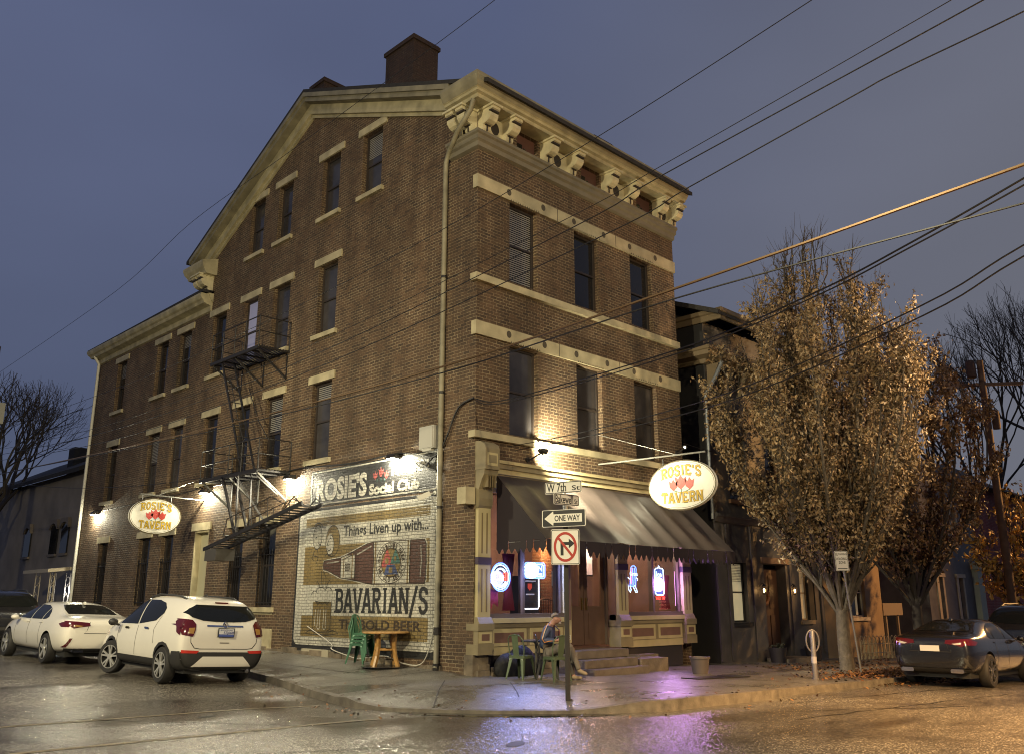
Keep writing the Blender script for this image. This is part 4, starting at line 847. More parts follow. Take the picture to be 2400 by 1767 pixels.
# ------------------------------------------------ hanging oval signs
M_signw=mk('sign_white',(.74,.73,.66),.4,var=.05,vs=6); M_signy=mk('sign_yellow',(.55,.36,.012),.5); M_signo=mk('sign_dark_outline',(.07,.05,.012),.5); M_rose=mk('rose_red',(.45,.04,.03),.45); M_leaf=mk('leaf_green',(.06,.14,.06),.5); M_pale=mk('pale_blue_paint',(.45,.58,.62),.5)
def oval_sign(label,C_,U,Nn,rx,rz,arm,chains):
    t_=thing('hanging_sign',label,'sign',C_,0,'oval hanging tavern signs'); C_=Vector(C_); U=Vector(U); Nn=Vector(Nn)
    P=lambda u,v,d:tuple(C_+U*u+Vector((0,0,v))+Nn*d)
    mb=MB(); mb.prism(blob(0,0,rx,rz,40),P,-.035,.035); mb.build('board',M_signw,t_)
    mb=MB(); strip(mb,blob(0,0,rx-.012,rz-.012,40),.028,P,.037,closed=True); strip(mb,blob(0,0,rx-.055,rz-.055,40),.008,P,.037,closed=True); mb.build('border',M_signo,t_)
    bend=lambda s_:(lambda u,v:(u,v-s_*.34*(u/rx)**2*rz))
    for wd,o_,m_,nm in ((.30,.038,M_signo,'letter_outline'),(.185,.041,M_signy,'lettering')):
        mb=MB(); slab_text(mb,"ROSIE'S",P,-.60*rx,.60*rx,.38*rz,.80*rz,o_,wd,warp=bend(1)); slab_text(mb,"TAVERN",P,-.62*rx,.62*rx,-.70*rz,-.28*rz,o_,wd,warp=bend(-.12)); mb.build(nm,m_,t_)
    mb=MB(); mb.flat([(-.26*rx,-.1*rz),(0,-.24*rz),(.2*rx,-.05*rz),(.1*rx,.1*rz),(-.2*rx,.1*rz)],P,.038); mb.build('leaf_ground',M_pale,t_)
    mb=MB()
    for x,z,s_ in ((-.24*rx,.0,.85),(-.02*rx,.10*rz,1.1),(.24*rx,.02*rz,.9)):
        k=.26*rz*s_; mb.flat([(x,z-k),(x-.8*k,z-.3*k),(x-.95*k,z+.9*k),(x-.4*k,z+.5*k),(x,z+1.15*k),(x+.45*k,z+.5*k),(x+1.0*k,z+.8*k),(x+.75*k,z-.4*k)],P,.0395)
    mb.build('roses',M_rose,t_)
    mb=MB(); strip(mb,[(-.24*rx,-.2*rz),(-.05*rx,-.3*rz)],.02,P,.0392); strip(mb,[(.24*rx,-.2*rz),(.05*rx,-.3*rz)],.02,P,.0392); strip(mb,[(0,-.16*rz),(0,-.3*rz)],.02,P,.0392); mb.build('stems',M_leaf,t_)
    mb=MB(); 
    for q in (-.55,.55):
        p=C_+U*q*rx; mb.tube([p+Vector((0,0,rz*.82)),p+Vector((0,0,chains-C_.z))],.014,6)
    mb.build('hanger',M_iron,t_)
    mb=MB(); mb.tube(arm,.022,8); mb.tube([Vector(arm[-1])-(Vector(arm[-1])-Vector(arm[0]))*.25,Vector(arm[0])+Vector((0,0,.75))],.006,5); mb.build('arm',M_galv,t_)
    return t_
oval_sign('oval white tavern sign with red roses hanging over the awning',(4.6,-2.18,4.255),(0,-1,0),(-1,0,0),.94,.585,[(4.2,-.0,4.93),(4.6,-2.85,4.97)],4.96)
oval_sign('oval white tavern sign with red roses hanging on the side wall by the cream door',(-1.5,12.62,4.1),(1,0,0),(0,-1,0),.80,.535,[(0,12.62,4.69),(-2.0,12.62,4.74)],4.72)
# ------------------------------------------------ wall lamps
M_lens=glow('lamp_lens',(1,.97,.85),60)
def wall_lamp(label,y,z,pw,tilt=.12):
    t_=thing('wall_lamp',label,'lamp',(0,y,z),0,'wall pack lamps along the side wall')
    mb=MB(); mb.prism([(0,z+.08),(-.18,z+.06),(-.24,z-.02),(-.24,z-.05),(0,z-.05)],lambda u,v,w_:(u,w_,v),y-.14,y+.14); mb.build('housing',M_iron,t_)
    mb=MB(); mb.box(-.22,-.05,y-.12,y+.12,z-.07,z-.052); mb.build('lens',M_lens,t_)
    l=lamp('wall_lamp_light','POINT',(-.19,y,z-.11),pw,(1,.92,.66),None,.04)
wall_lamp('bright wall lamp at the far end of the side wall beside the white pipe',21.5,4.9,230)
wall_lamp('bright wall lamp above the cream side door',12.42,4.95,290)
wall_lamp('bright wall lamp between the fire escape and the painted advertisement',7.38,4.9,310)
wall_lamp('bright wall lamp over the painted advertisement',2.75,4.95,330)
def flood(label,loc,tgt,pw,heads=2,ang=150):
    t_=thing('flood_lamp',label,'lamp',loc,0,'flood lamps on the front wall'); v=Vector(loc); d=(Vector(tgt)-v).normalized()
    mb=MB(); mb.tube([(v.x,-.003,v.z-.12),(v.x,-.12,v.z-.12),v],.018,6); mb.lathe([(.06,0),(.06,.04)],(v.x,-.045,v.z-.12),10,'y'); mb.build('bracket',M_iron,t_)
    for k in range(heads):
        p=v+Vector((0,-.10*k,.0)); q=d.to_track_quat('Z','Y').to_matrix().to_4x4(); 
        mb=MB(); mb.lathe([(.02,-.12),(.045,-.1),(.06,0),(.065,.02)],n=12); mb.xf(Matrix.Translation(p)@q); h=mb.build('head',M_iron,t_)
        q_=.055 if heads>1 else .022; mb=MB(); mb.lathe([(.0,.024),(q_,.024)],n=12); mb.xf(Matrix.Translation(p)@q); mb.build('lens',M_lens,h)
    for p_,g_,a_ in (((pw,tgt,ang),) if heads==1 else ((5800,(4.3,-.45,3.2),60),(1300,(3.3,-.1,5.4),140))): lamp('flood_light','SPOT',v+(Vector(g_)-v).normalized()*.12,p_,(1,.90,.60),g_,.05,a_,.9)
flood('twin flood lamp under the sill band over the awning corner',(1.62,-.5,4.88),(4.4,-1.6,3.9),430)
flood('small flood lamp high at the right end of the tavern front',(7.6,-.3,5.75),(4.7,-1.9,4.4),50,1,90)
# ------------------------------------------------ boxes and cables on the side wall
t_=thing('meter_box','white electrical box on the side wall beside the downspout','electrical box',(0,1.4,4.95)); mb=MB(); mb.box(-.17,-.002,1.2,1.72,4.98,5.5); mb.box(-.19,-.171,1.23,1.69,5.0,5.47); mb.box(-.16,-.05,1.3,1.6,4.93,4.979); mb.build('body',mk('box_white',(.42,.41,.37),.5),t_)
t_=thing('security_camera','white security camera on the mural edge near the downspout','camera',(0,1.35,3.9)); mb=MB(); mb.bar((-.1,1.38,3.96),(-.34,1.5,3.84),.11,.11); mb.build('body',mk('camera_white',(.6,.6,.55),.4),t_); mb=MB(); mb.tube([(-.003,1.3,3.98),(-.1,1.36,3.95)],.02,6); mb.lathe([(.05,-.02),(.05,-.003)],(0,1.3,3.98),10,'x'); mb.build('bracket',MAT['camera_white'],t_)
def cable(name,label,pts,r,m,sub=5,sag=0,group=None,cat='cable'):
    P=[Vector(p) for p in pts]; out_=[]
    for i in range(len(P)-1):
        p0=P[max(0,i-1)];p1=P[i];p2=P[i+1];p3=P[min(len(P)-1,i+2)]
        for k in range(sub):
            t=k/sub; out_.append(.5*((2*p1)+(-p0+p2)*t+(2*p0-5*p1+4*p2-p3)*t*t+(-p0+3*p1-3*p2+p3)*t**3))
    out_.append(P[-1]); mb=MB(); mb.tube(out_,r,5); return tag(mb.build(name,m,None,smooth=True),label,cat,group)
M_cab=mk('black_cable',(.015,.014,.014),.35); M_cabw=mk('white_cable',(.45,.43,.38),.45)
cable('cable','black service cable bundle sagging from the corner to the white electrical box',[(-.04,.02,5.95),(-.05,.5,5.8),(-.07,.85,5.2),(-.06,1.15,4.85),(-.06,1.6,4.8),(-.04,2.6,5.02),(-.03,4.6,5.0),(-.03,7,5.12),(-.03,8.1,5.05)],.024,M_cab)
cable('cable','thin black cable bunch hanging over the lit mural corner',[(-.03,1.2,4.9),(-.05,1.7,4.6),(-.05,2.0,4.75),(-.05,1.5,4.55),(-.04,1.15,4.3),(-.03,1.2,3.0),(-.03,1.15,1.6)],.02,M_cab)
cable('cable','pale loop of cable along the foot of the painted wall',[(-.03,6.2,1.0),(-.04,5.1,.62),(-.2,4.8,.5),(-.1,4.2,.36),(-.25,3.6,.34),(-.12,2.8,.42),(-.2,2.0,.3),(-.06,1.5,.36),(-.03,1.2,1.2),(-.03,1.22,2.4)],.011,M_cabw)
cable('cable','thin wire stapled from the side wall lamp to the far lamp',[(-.02,20.9,4.95),(-.02,17.5,5.0),(-.02,14,5.05),(-.02,12.5,5.1),(-.02,7.6,5.02)],.012,M_cab)
# ------------------------------------------------ fire escape
fe=thing('fire_escape','black iron fire escape with two balconies and a raised swing stair','fire escape',(-.5,9.4,5.0))
def balcony(y0,y1,z,zr):
    mb=MB(); n=12
    for i in range(n): x=-.97+.94*i/(n-1); mb.box(x-.011,x+.011,y0,y1,z,z+.03)
    for y in np.linspace(y0,y1,6): mb.box(-1.0,-.01,y-.02,y+.02,z-.045,z-.001)
    mb.box(-1.03,-.98,y0,y1,z-.09,z+.0); d=mb.build('balcony_deck',M_iron,fe)
    mb=MB()
    for zz in (zr,(z+zr)/2): mb.tube([(0,y0,zz),(-1,y0,zz),(-1,y1,zz),(0,y1,zz)],.017,6)
    for p in ((-1,y0),(-1,y1),(-.02,y0),(-.02,y1),(-1,(y0+y1)/2),(-1,y0+(y1-y0)*.28),(-1,y0+(y1-y0)*.76)): mb.tube([(p[0],p[1],z-.05),(p[0],p[1],zr)],.016,6)
    mb.build('railing',M_iron,fe)
    for y in (y0+.1,(y0+y1)/2,y1-.1):
        mb=MB(); mb.bar((-.95,y,z-.08),(-.01,y,z-.78),.05,.05); mb.bar((-.01,y,z-.05),(-.01,y,z-.8),.05,.02)
        mb.build('brace',M_iron if z>6 else mk('iron_lamp_lit',(.12,.115,.10),.45,coord='World'),fe)  # lower braces paler, lamplight put into the iron colour
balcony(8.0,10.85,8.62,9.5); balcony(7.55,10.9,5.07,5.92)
def stair(nm,a,b,xa,xb,n,wd=.14,trd=True,m=None):
    mb=MB()
    for x in (xa,xb): mb.bar((x,a[0],a[1]),(x,b[0],b[1]),.035,wd)
    for i in range(1,n):
        t=i/n; y=a[0]+(b[0]-a[0])*t; z=a[1]+(b[1]-a[1])*t
        mb.box(xa,xb,y-.05 if trd else y-.012,y+.05 if trd else y+.012,z-.012,z+.012)
    return mb.build(nm,m or M_iron,fe)
stair('ladder',(10.3,8.6),(8.55,5.1),-.92,-.52,13,.07,False)
mb=MB(); mb.tube([(-.52,9.3,7.7),(-.5,8.6,6.6),(-.5,8.0,6.0)],.014,6); mb.tube([(-.95,9.6,7.9),(-.97,8.9,6.6),(-.97,8.5,5.95)],.014,6); mb.build('handrail',M_iron,fe)
stair('swing_stair',(9.85,3.02),(4.85,3.93),-1.22,-.66,22,.10)
mb=MB(); 
for x in (-1.25,-.62):
    mb.tube([(x,8.7,3.3),(x,8.55,3.78),(x,6.3,4.2),(x,5.6,3.95)],.014,6); mb.tube([(x,5.6,3.85),(x,5.2,4.12),(x,4.95,3.95)],.014,6)
    for y in (7.9,7.2,6.4): mb.tube([(x,y,3.37+(8-y)*.18),(x,y+.05,3.9+(8-y)*.18)],.011,6)
mb.build('handrail',M_iron,fe)
mb=MB()
for x in (-1.0,-.6): mb.bar((x,9.5,5.05),(x,8.5,3.3),.06,.06); mb.bar((x,8.6,5.05),(x,8.5,3.3),.04,.04)
mb.tube([(-1.3,8.5,3.32),(-.01,8.5,3.32)],.03,8); mb.bar((-.9,8.9,5.0),(-.02,8.5,3.6),.05,.05); mb.bar((-.6,8.3,5.0),(-.02,8.1,4.5),.04,.04); mb.build('pivot_post',M_iron,fe)
mb=MB(); mb.box(-1.22,-.66,9.1,9.75,2.7,3.02); mb.build('counterweight',mk('weight_grey',(.06,.055,.05),.5),fe)
# ------------------------------------------------ street sign post at the corner
M_white=mk('reflective_white',(.68,.66,.60),.35); M_blk=mk('sign_black',(.012,.012,.013),.4); M_rd=mk('sign_red',(.36,.035,.025),.4); M_back=mk('sign_back',(.3,.3,.29),.4,metal=.6)
bx,by=-1.48,-3.9; zp=walk_z(bx,by)
sp=thing('street_sign_post','black post with two street name plates, one way sign and no right turn sign','street sign',(bx,by,zp))
PO=lambda u,v,w_:(bx+u*.715+v*.7,by-u*.7+v*.715,w_)
mb=MB(); mb.prism([(-.04,-.004),(-.02,-.012),(.02,-.012),(.04,-.004),(.04,.03),(.026,.03),(.026,.008),(-.026,.008),(-.026,.03),(-.04,.03)],PO,zp-.3,3.12)
mb.build('post',mk('post_dark',(.02,.016,.014),.5),sp)
mb=MB(); mb.tube([PO(0,.02,3.0),PO(0,.03,3.42)],.014,8); mb.tube([PO(0,.0,3.12),PO(0,-.0,3.2)],.04,8); mb.build('bracket',M_galv,sp)
def plate(nm,ang,c_,wd,ht,r,draw,off0=-.03):
    """flat sign plate; ang = heading of its reading direction in plan"""
    U=Vector((math.cos(ang),math.sin(ang),0)); Nn=Vector((U.y,-U.x,0)); c_=Vector(c_)
    P=lambda u,v,d:tuple(c_+U*u+Vector((0,0,v))+Nn*d)
    mb=MB(); mb.prism(rrect(-wd/2,wd/2,-ht/2,ht/2,r),P,-.002,.002); o=mb.build(nm,M_white,sp); draw(P,o); return P
def name_plate(txt,st,u1):
    def f(P,o):
        wd,ht=f.wd,f.ht
        mb=MB(); strip(mb,rrect(-wd/2+.014,wd/2-.014,-ht/2+.014,ht/2-.014,.02),.012,P,.0035,closed=True)
        text_on(mb,txt,P,-wd/2+.04,u1,-ht*.36,ht*.38,.0045,.014); text_on(mb,st,P,u1+.11 if txt[0]=='W' else u1+.025,wd/2-.035,-ht*.30 if txt[0]=='W' else -ht*.33,ht*.12,.0045,.012); mb.build('lettering',M_blk,o)
    return f
aX=R(-8); aY=R(-90+6)
f=name_plate('W 7th','St',.06); f.wd,f.ht=.72,.20; plate('name_plate',R(-90+12),(bx-.045,by-.0,3.50),.72,.20,.025,f)
f=name_plate('Bakewell','St',.16); f.wd,f.ht=.60,.19; plate('name_plate',R(-4),(bx-.02,by-.045,3.29),.60,.19,.025,f)
def oneway(P,o):
    mb=MB(); mb.prism(rrect(-.385,.385,-.133,.133,.02),P,.0025,.004); b=mb.build('black_field',M_blk,o)
    mb=MB(); mb.flat([(-.355,0),(-.19,.122),(-.185,.07),(.335,.07),(.335,-.07),(-.185,-.07),(-.19,-.122)],P,.0055); mb.build('arrow',M_white,b)
    mb=MB(); text_on(mb,'ONE WAY',P,-.165,.30,-.05,.05,.007,.025); mb.build('lettering',M_blk,b)
plate('one_way_plate',R(-45-27),(bx-.095,by-.045,2.975),.80,.285,.025,oneway)
def nort(P,o):
    mb=MB(); strip(mb,rrect(-.228,.228,-.278,.278,.025),.012,P,.0035,closed=True)
    strip(mb,[(-.055,-.14),(-.055,.055)],.05,P,.0035); strip(mb,[(-.08,.055),(.07,.055)],.05,P,.0036); mb.flat([(.06,.135),(.16,.055),(.06,-.025)],P,.0035); mb.build('turn_arrow',M_blk,o)
    mb=MB(); strip(mb,blob(0,0,.175,.225,30),.042,P,.005,closed=True); strip(mb,[(-.125,.16),(.125,-.16)],.04,P,.0048); mb.build('red_ring',M_rd,o)
plate('no_right_turn_plate',R(-45-12),(bx-.075,by-.055,2.50),.48,.585,.03,nort)
# ------------------------------------------------ loading zone sign, bike hoop
def rx_(x,y): return walk_z(x,y)
lx,ly=8.75,-4.2; z=rx_(lx,ly); t_=thing('parking_sign','white no parking loading zone sign on a leaning grey pole by the tree','street sign',(lx,ly,z))
U=Vector((.72,-.69,0)); Nn=Vector((-.69,-.72,0)); topc=Vector((lx,ly,0))+U*-.24+Vector((0,0,2.58))
mb=MB(); mb.tube([(lx,ly,z-.1),topc+Vector((0,0,.25))-Nn*.03],.026,8); mb.build('pole',mk('dull_pole',(.13,.125,.12),.5,metal=.4),t_)
P=lambda u,v,d:tuple(topc+U*u+Vector((.0,0,v))+Nn*d+U*(-.04*v))
mb=MB(); mb.prism(rrect(-.165,.165,-.24,.24,.03),P,-.002,.002); o=mb.build('plate',mk('dim_sign_white',(.5,.48,.44),.4),t_)
mb=MB(); strip(mb,rrect(-.15,.15,-.225,.225,.02),.01,P,.0035,closed=True); text_on(mb,'PARKING',P,-.06,.14,.14,.19,.0035,.01); text_on(mb,'NO',P,-.14,-.08,.12,.20,.0035,.015); text_on(mb,'LOADING',P,-.13,.13,.02,.085,.0035,.015); text_on(mb,'ZONE',P,-.08,.09,-.07,-.005,.0035,.015); strip(mb,[(-.12,-.185),(.12,-.185)],.02,P,.0035); mb.build('lettering',M_blk,o)
lx,ly=5.86,-4.47; z=rx_(lx,ly); t_=thing('bike_hoop','grey post with a round cycle hoop standing near the kerb','bike rack',(lx,ly,z))
M_rack=mk('rack_grey',(.15,.14,.15),.4,metal=.3); mb=MB(); mb.lathe([(.07,0),(.07,.02),(.055,.03),(.055,.98),(.045,1.0),(.0,1.01)],(lx,ly,z),12); mb.build('post',M_rack,t_,smooth=True)
mb=MB(); mb.tube([Vector((lx,ly,z+.78))+U*a+Vector((0,0,b)) for a,b in blob(0,0,.14,.23,20)],.018,8,closed=True); mb.build('hoop',M_rack,t_,smooth=True)
mb=MB(); mb.lathe([(.0565,.32),(.0565,.46)],(lx,ly,z),12); s_=mb.build('sticker',mk('sticker_grey',(.35,.33,.36),.5),t_)
# ------------------------------------------------ metal cafe chairs, tables
def metal_chair(label,loc,rz,m,group=None):
    t_=thing('cafe_chair',label,'chair',loc,rz,group); M=wm(t_)
    def bl(mb,nm): mb.xf(M); return mb.build(nm,m,t_,smooth=35)
    mb=MB(); mb.prism(rrect(-.18,.18,-.18,.18,.05),lambda u,v,w_:(u,v,w_),.435,.45); mb.prism(rrect(-.19,.19,-.19,.19,.05),lambda u,v,w_:(u,v,w_),.40,.435); bl(mb,'seat')
    for sx in (-1,1):
        for sy in (-1,1):
            mb=MB(); a=Vector((sx*.165,sy*.165,.42)); b=Vector((sx*.215,sy*(.225 if sy>0 else .25),0)); 
            d=(b-a); n1=Vector((-sx,0,0)); n2=Vector((0,-sy,0))
            vs=[a,a+n1*.075,b+n1*.03,b,a+n2*.075,b+n2*.03]; mb.add(vs,[(0,1,2,3),(0,3,5,4)]); 
            vs2=[v+(n1+n2)*.004 for v in vs]; mb.add(vs2,[(3,2,1,0),(4,5,3,0)]); bl(mb,'leg')
    mb=MB(); ap=[]
    for sy in (-1,1): mb.add([(-.165,sy*.183,.40),(.165,sy*.183,.40),(.165,sy*.186,.36),(.10,sy*.188,.395),(-.10,sy*.188,.395),(-.165,sy*.186,.36)],[(0,1,2,3,4,5)])
    for sx in (-1,1): mb.add([(sx*.183,-.165,.40),(sx*.183,.165,.40),(sx*.186,.165,.36),(sx*.188,.1,.395),(sx*.188,-.1,.395),(sx*.186,-.165,.36)],[(0,1,2,3,4,5)])
    bl(mb,'apron')
    pts=[(-.165,-.15,.44),(-.185,-.17,.62),(-.175,-.21,.76),(-.12,-.235,.83),(0,-.245,.855),(.12,-.235,.83),(.175,-.21,.76),(.185,-.17,.62),(.165,-.15,.44)]
    mb=MB(); mb.tube(pts,.0125,7); bl(mb,'back_frame')
    mb=MB(); mb.add([(-.065,-.175,.45),(.065,-.175,.45),(.075,-.243,.845),(-.075,-.243,.845),(-.065,-.170,.45),(.065,-.170,.45),(.075,-.237,.845),(-.075,-.237,.845)],[(0,1,2,3),(7,6,5,4),(0,4,5,1),(1,5,6,2),(2,6,7,3),(3,7,4,0)]); bl(mb,'backrest')
    return t_
M_green=mk('dull_green_metal',(.085,.115,.065),.35,metal=.2,var=.1,vs=5); M_lgreen=mk('bright_green_metal',(.055,.15,.09),.35,metal=.2)
cl=(.40,-1.0); metal_chair('green metal cafe chair left of the small table, facing the steps',(cl[0],cl[1],walk_z(*cl)),R(-80),M_green,'green metal cafe chairs at the small table')
c2_=(.62,-1.72); metal_chair('green metal cafe chair with its back to the street beside the sign post',(c2_[0],c2_[1],walk_z(*c2_)),R(-12),M_green,'green metal cafe chairs at the small table')
c3_=(.86,-1.22); SEATC=(.78,-1.36)
metal_chair('dark metal chair under the seated man',(SEATC[0],SEATC[1],walk_z(*SEATC)),R(-134),mk('dark_chair_metal',(.03,.028,.028),.4,metal=.2))
tx,ty=.92,-.92; z=walk_z(tx,ty); t_=thing('cafe_table','small round dark topped cafe table in front of the shop window','table',(tx,ty,z))
mb=MB(); mb.lathe([(0,.70),(.31,.70),(.32,.71),(.32,.725),(.31,.735),(0,.735)],(tx,ty,z),24); mb.build('tabletop',mk('dark_table_top',(.03,.032,.045),.25),t_,smooth=40)
mb=MB(); mb.lathe([(.24,0),(.24,.015),(.04,.05),(.03,.1),(.03,.66),(.08,.70)],(tx,ty,z),14); mb.build('pedestal',mk('table_leg_grey',(.16,.15,.12),.4,metal=.3),t_,smooth=40)
mb=MB(); mb.prism(rrect(-.1,.1,-.07,.07,.015),lambda u,v,w_:(tx+.05+u*.7+v*.7,ty-.06-u*.7+v*.7,w_),z+.736,z+.75); tag(mb.build('phone',mk('phone_black',(.012,.012,.014),.2)),'black phone lying on the small dark table','phone')
# stacked bright green chairs by the mural
for i in range(4):
    x,y=-.42,3.35; metal_chair(['lowest green metal chair of the stack by the painted wall','second chair up in the green metal stack by the painted wall','third chair up in the green metal stack by the painted wall','topmost green metal chair of the stack by the painted wall'][i],(x+.012*i,y-.02*i,walk_z(x,y)+.075*i),R(205),M_lgreen,'green metal chairs stacked by the painted wall')
# wooden garden table
tx,ty=-.40,2.42; z=walk_z(tx,ty); t_=thing('garden_table','round wooden table with four curved legs by the painted wall','table',(tx,ty,z)); M_wood=mk('oiled_wood',(.36,.20,.065),.3,var=.25,vs=9,coat=.3)
mb=MB(); mb.lathe([(0,.70),(.50,.70),(.52,.71),(.52,.73),(.5,.74),(0,.74)],(tx,ty,z),32); mb.build('tabletop',M_wood,t_,smooth=40)
for k in range(4):
    a=R(15+90*k); mb=MB(); pts=[(.26,.70),(.25,.6),(.24,.42),(.28,.22),(.36,.0)]
    P_=[(tx+r_*math.cos(a),ty+r_*math.sin(a),z+h_) for r_,h_ in pts]
    for p,q in zip(P_[:-1],P_[1:]): mb.bar(p,q,.055,.075,(math.cos(a),math.sin(a),0))
    mb.build('leg',M_wood,t_)
mb=MB(); mb.tube([(tx+.22*math.cos(t_q),ty+.22*math.sin(t_q),z+.36) for t_q in np.linspace(0,2*pi,17)[:-1]],.022,6,closed=True); mb.lathe([(0,.34),(.2,.34),(.2,.365),(0,.365)],(tx,ty,z),20); mb.build('stretcher',M_wood,t_)
mb=MB(); px,py=-.42,2.38; mb.lathe([(0,.012),(.52,.012),(.53,.002)],(px,py,walk_z(px,py)+.004),32); tag(mb.build('floor_plate',mk('plate_dark',(.035,.03,.026),.25)),'flat dark round plate on the pavement under the wooden table','plate')
# planter, hatch, step box near the entrance
px,py=5.0,-2.15; z=walk_z(px,py); t_=thing('planter','empty plastic planter pot on the pavement beside the entrance steps','planter',(px,py,z)); mb=MB(); mb.lathe([(.0,.0),(.17,.0),(.215,.33),(.235,.33),(.235,.37),(.2,.37),(.19,.30),(0,.30)],(px,py,z),20); mb.build('pot',mk('pot_grey',(.085,.07,.065),.5),t_,smooth=40)
mb=MB(); mb.prism(rrect(4.4,5.5,-.95,-.2,.04),lambda u,v,w_:(u,v,w_),-.1,.32); tag(mb.build('stone_block',M_stone),'low stone block behind the empty planter','stone block')
mb=MB(); mb.prism(rrect(3.3,5.1,-2.95,-2.5,.1),lambda u,v,w_:(u,v-.12*u+.15,w_+walk_z(u,v)),.006,.02); tag(mb.build('cellar_hatch',mk('hatch_iron',(.05,.045,.045),.3,metal=.5)),'flat dark cellar hatch in the pavement beside the steps','hatch')
# black bundle behind the small table
mb=MB(); random.seed(11)
for cx_,cz_,rx_2,rz_2 in ((.75,.16,.36,.3),(1.15,.2,.40,.40),(1.5,.14,.3,.26)): mb.ell((cx_,-.26,walk_z(.6,-.3)+cz_),rx_2,.2,rz_2,16,10)
tag(mb.build('covered_bundle',mk('black_sheeting',(.010,.010,.011),.7,bump=.8,bs=9),None,smooth=True),'black covered bundle against the shop front behind the small table','bundle')
# ------------------------------------------------ parked cars
M_tyre=mk('tyre_rubber',(.014,.013,.013),.7); M_rim=mk('alloy',(.5,.49,.46),.35,metal=.6); M_rimd=mk('dark_rim',(.008,.008,.008),.7); M_cglass=mk('car_glass',(.010,.011,.011),.06,spec=.35); M_plastic=mk('car_plastic',(.02,.019,.018),.55); M_chrome=mk('chrome',(.6,.6,.6),.12,metal=1); M_tail=mk('tail_red',(.07,.006,.005),.12,coat=.6); M_tailc=mk('tail_clear',(.4,.38,.36),.12,coat=.6); M_amber=mk('tail_amber',(.30,.16,.04),.15,coat=.5); M_under=mk('car_underside',(.008,.008,.008),.8)
SUV=[(-2.13,.45,.60,.62,.68,.75,.62,.84,.45),(-2.12,.36,.74,.60,.82,.92,.78,1.04,.64),(-2.06,.30,.79,.60,.87,1.0,.84,1.14,.72),(-1.99,.28,.81,.62,.885,1.03,.865,1.30,.68),(-1.88,.27,.82,.62,.89,1.05,.87,1.49,.62),(-1.76,.27,.82,.62,.89,1.05,.875,1.585,.59),(-1.5,.26,.83,.62,.89,1.05,.878,1.63,.60),(-1.0,.25,.84,.6,.89,1.02,.878,1.66,.62),(-.3,.25,.84,.6,.89,1.0,.875,1.665,.62),(.3,.25,.84,.6,.89,.98,.87,1.625,.60),(.75,.25,.84,.6,.888,.96,.865,1.45,.58),(1.15,.25,.84,.6,.885,.95,.85,1.19,.62),(1.38,.25,.83,.6,.88,.94,.83,1.07,.66),(1.72,.26,.80,.58,.85,.88,.78,1.0,.60),(1.98,.30,.74,.56,.78,.78,.70,.88,.5),(2.12,.36,.60,.55,.62,.68,.55,.74,.4)]
SED=[(-2.47,.45,.6,.62,.70,.80,.62,.88,.5),(-2.44,.36,.75,.62,.84,.93,.78,1.02,.66),(-2.30,.30,.82,.64,.92,.99,.86,1.08,.74),(-1.95,.26,.86,.64,.955,.99,.89,1.105,.76),(-1.62,.25,.87,.64,.955,.98,.90,1.14,.74),(-1.2,.25,.87,.64,.95,.97,.90,1.30,.64),(-.75,.25,.87,.63,.945,.96,.90,1.405,.58),(-.2,.25,.87,.63,.945,.955,.90,1.435,.58),(.3,.25,.87,.63,.945,.95,.90,1.41,.58),(.75,.25,.87,.63,.945,.94,.90,1.27,.60),(1.15,.25,.87,.63,.945,.92,.89,1.07,.66),(1.5,.26,.85,.62,.93,.89,.86,.99,.70),(2.0,.28,.82,.6,.9,.84,.8,.92,.64),(2.35,.34,.7,.55,.78,.72,.68,.80,.5),(2.47,.4,.55,.54,.6,.66,.5,.70,.4)]
def eval_mesh(o):
    dg=bpy.context.evaluated_depsgraph_get(); dg.update(); return bpy.data.meshes.new_from_object(o.evaluated_get(dg))
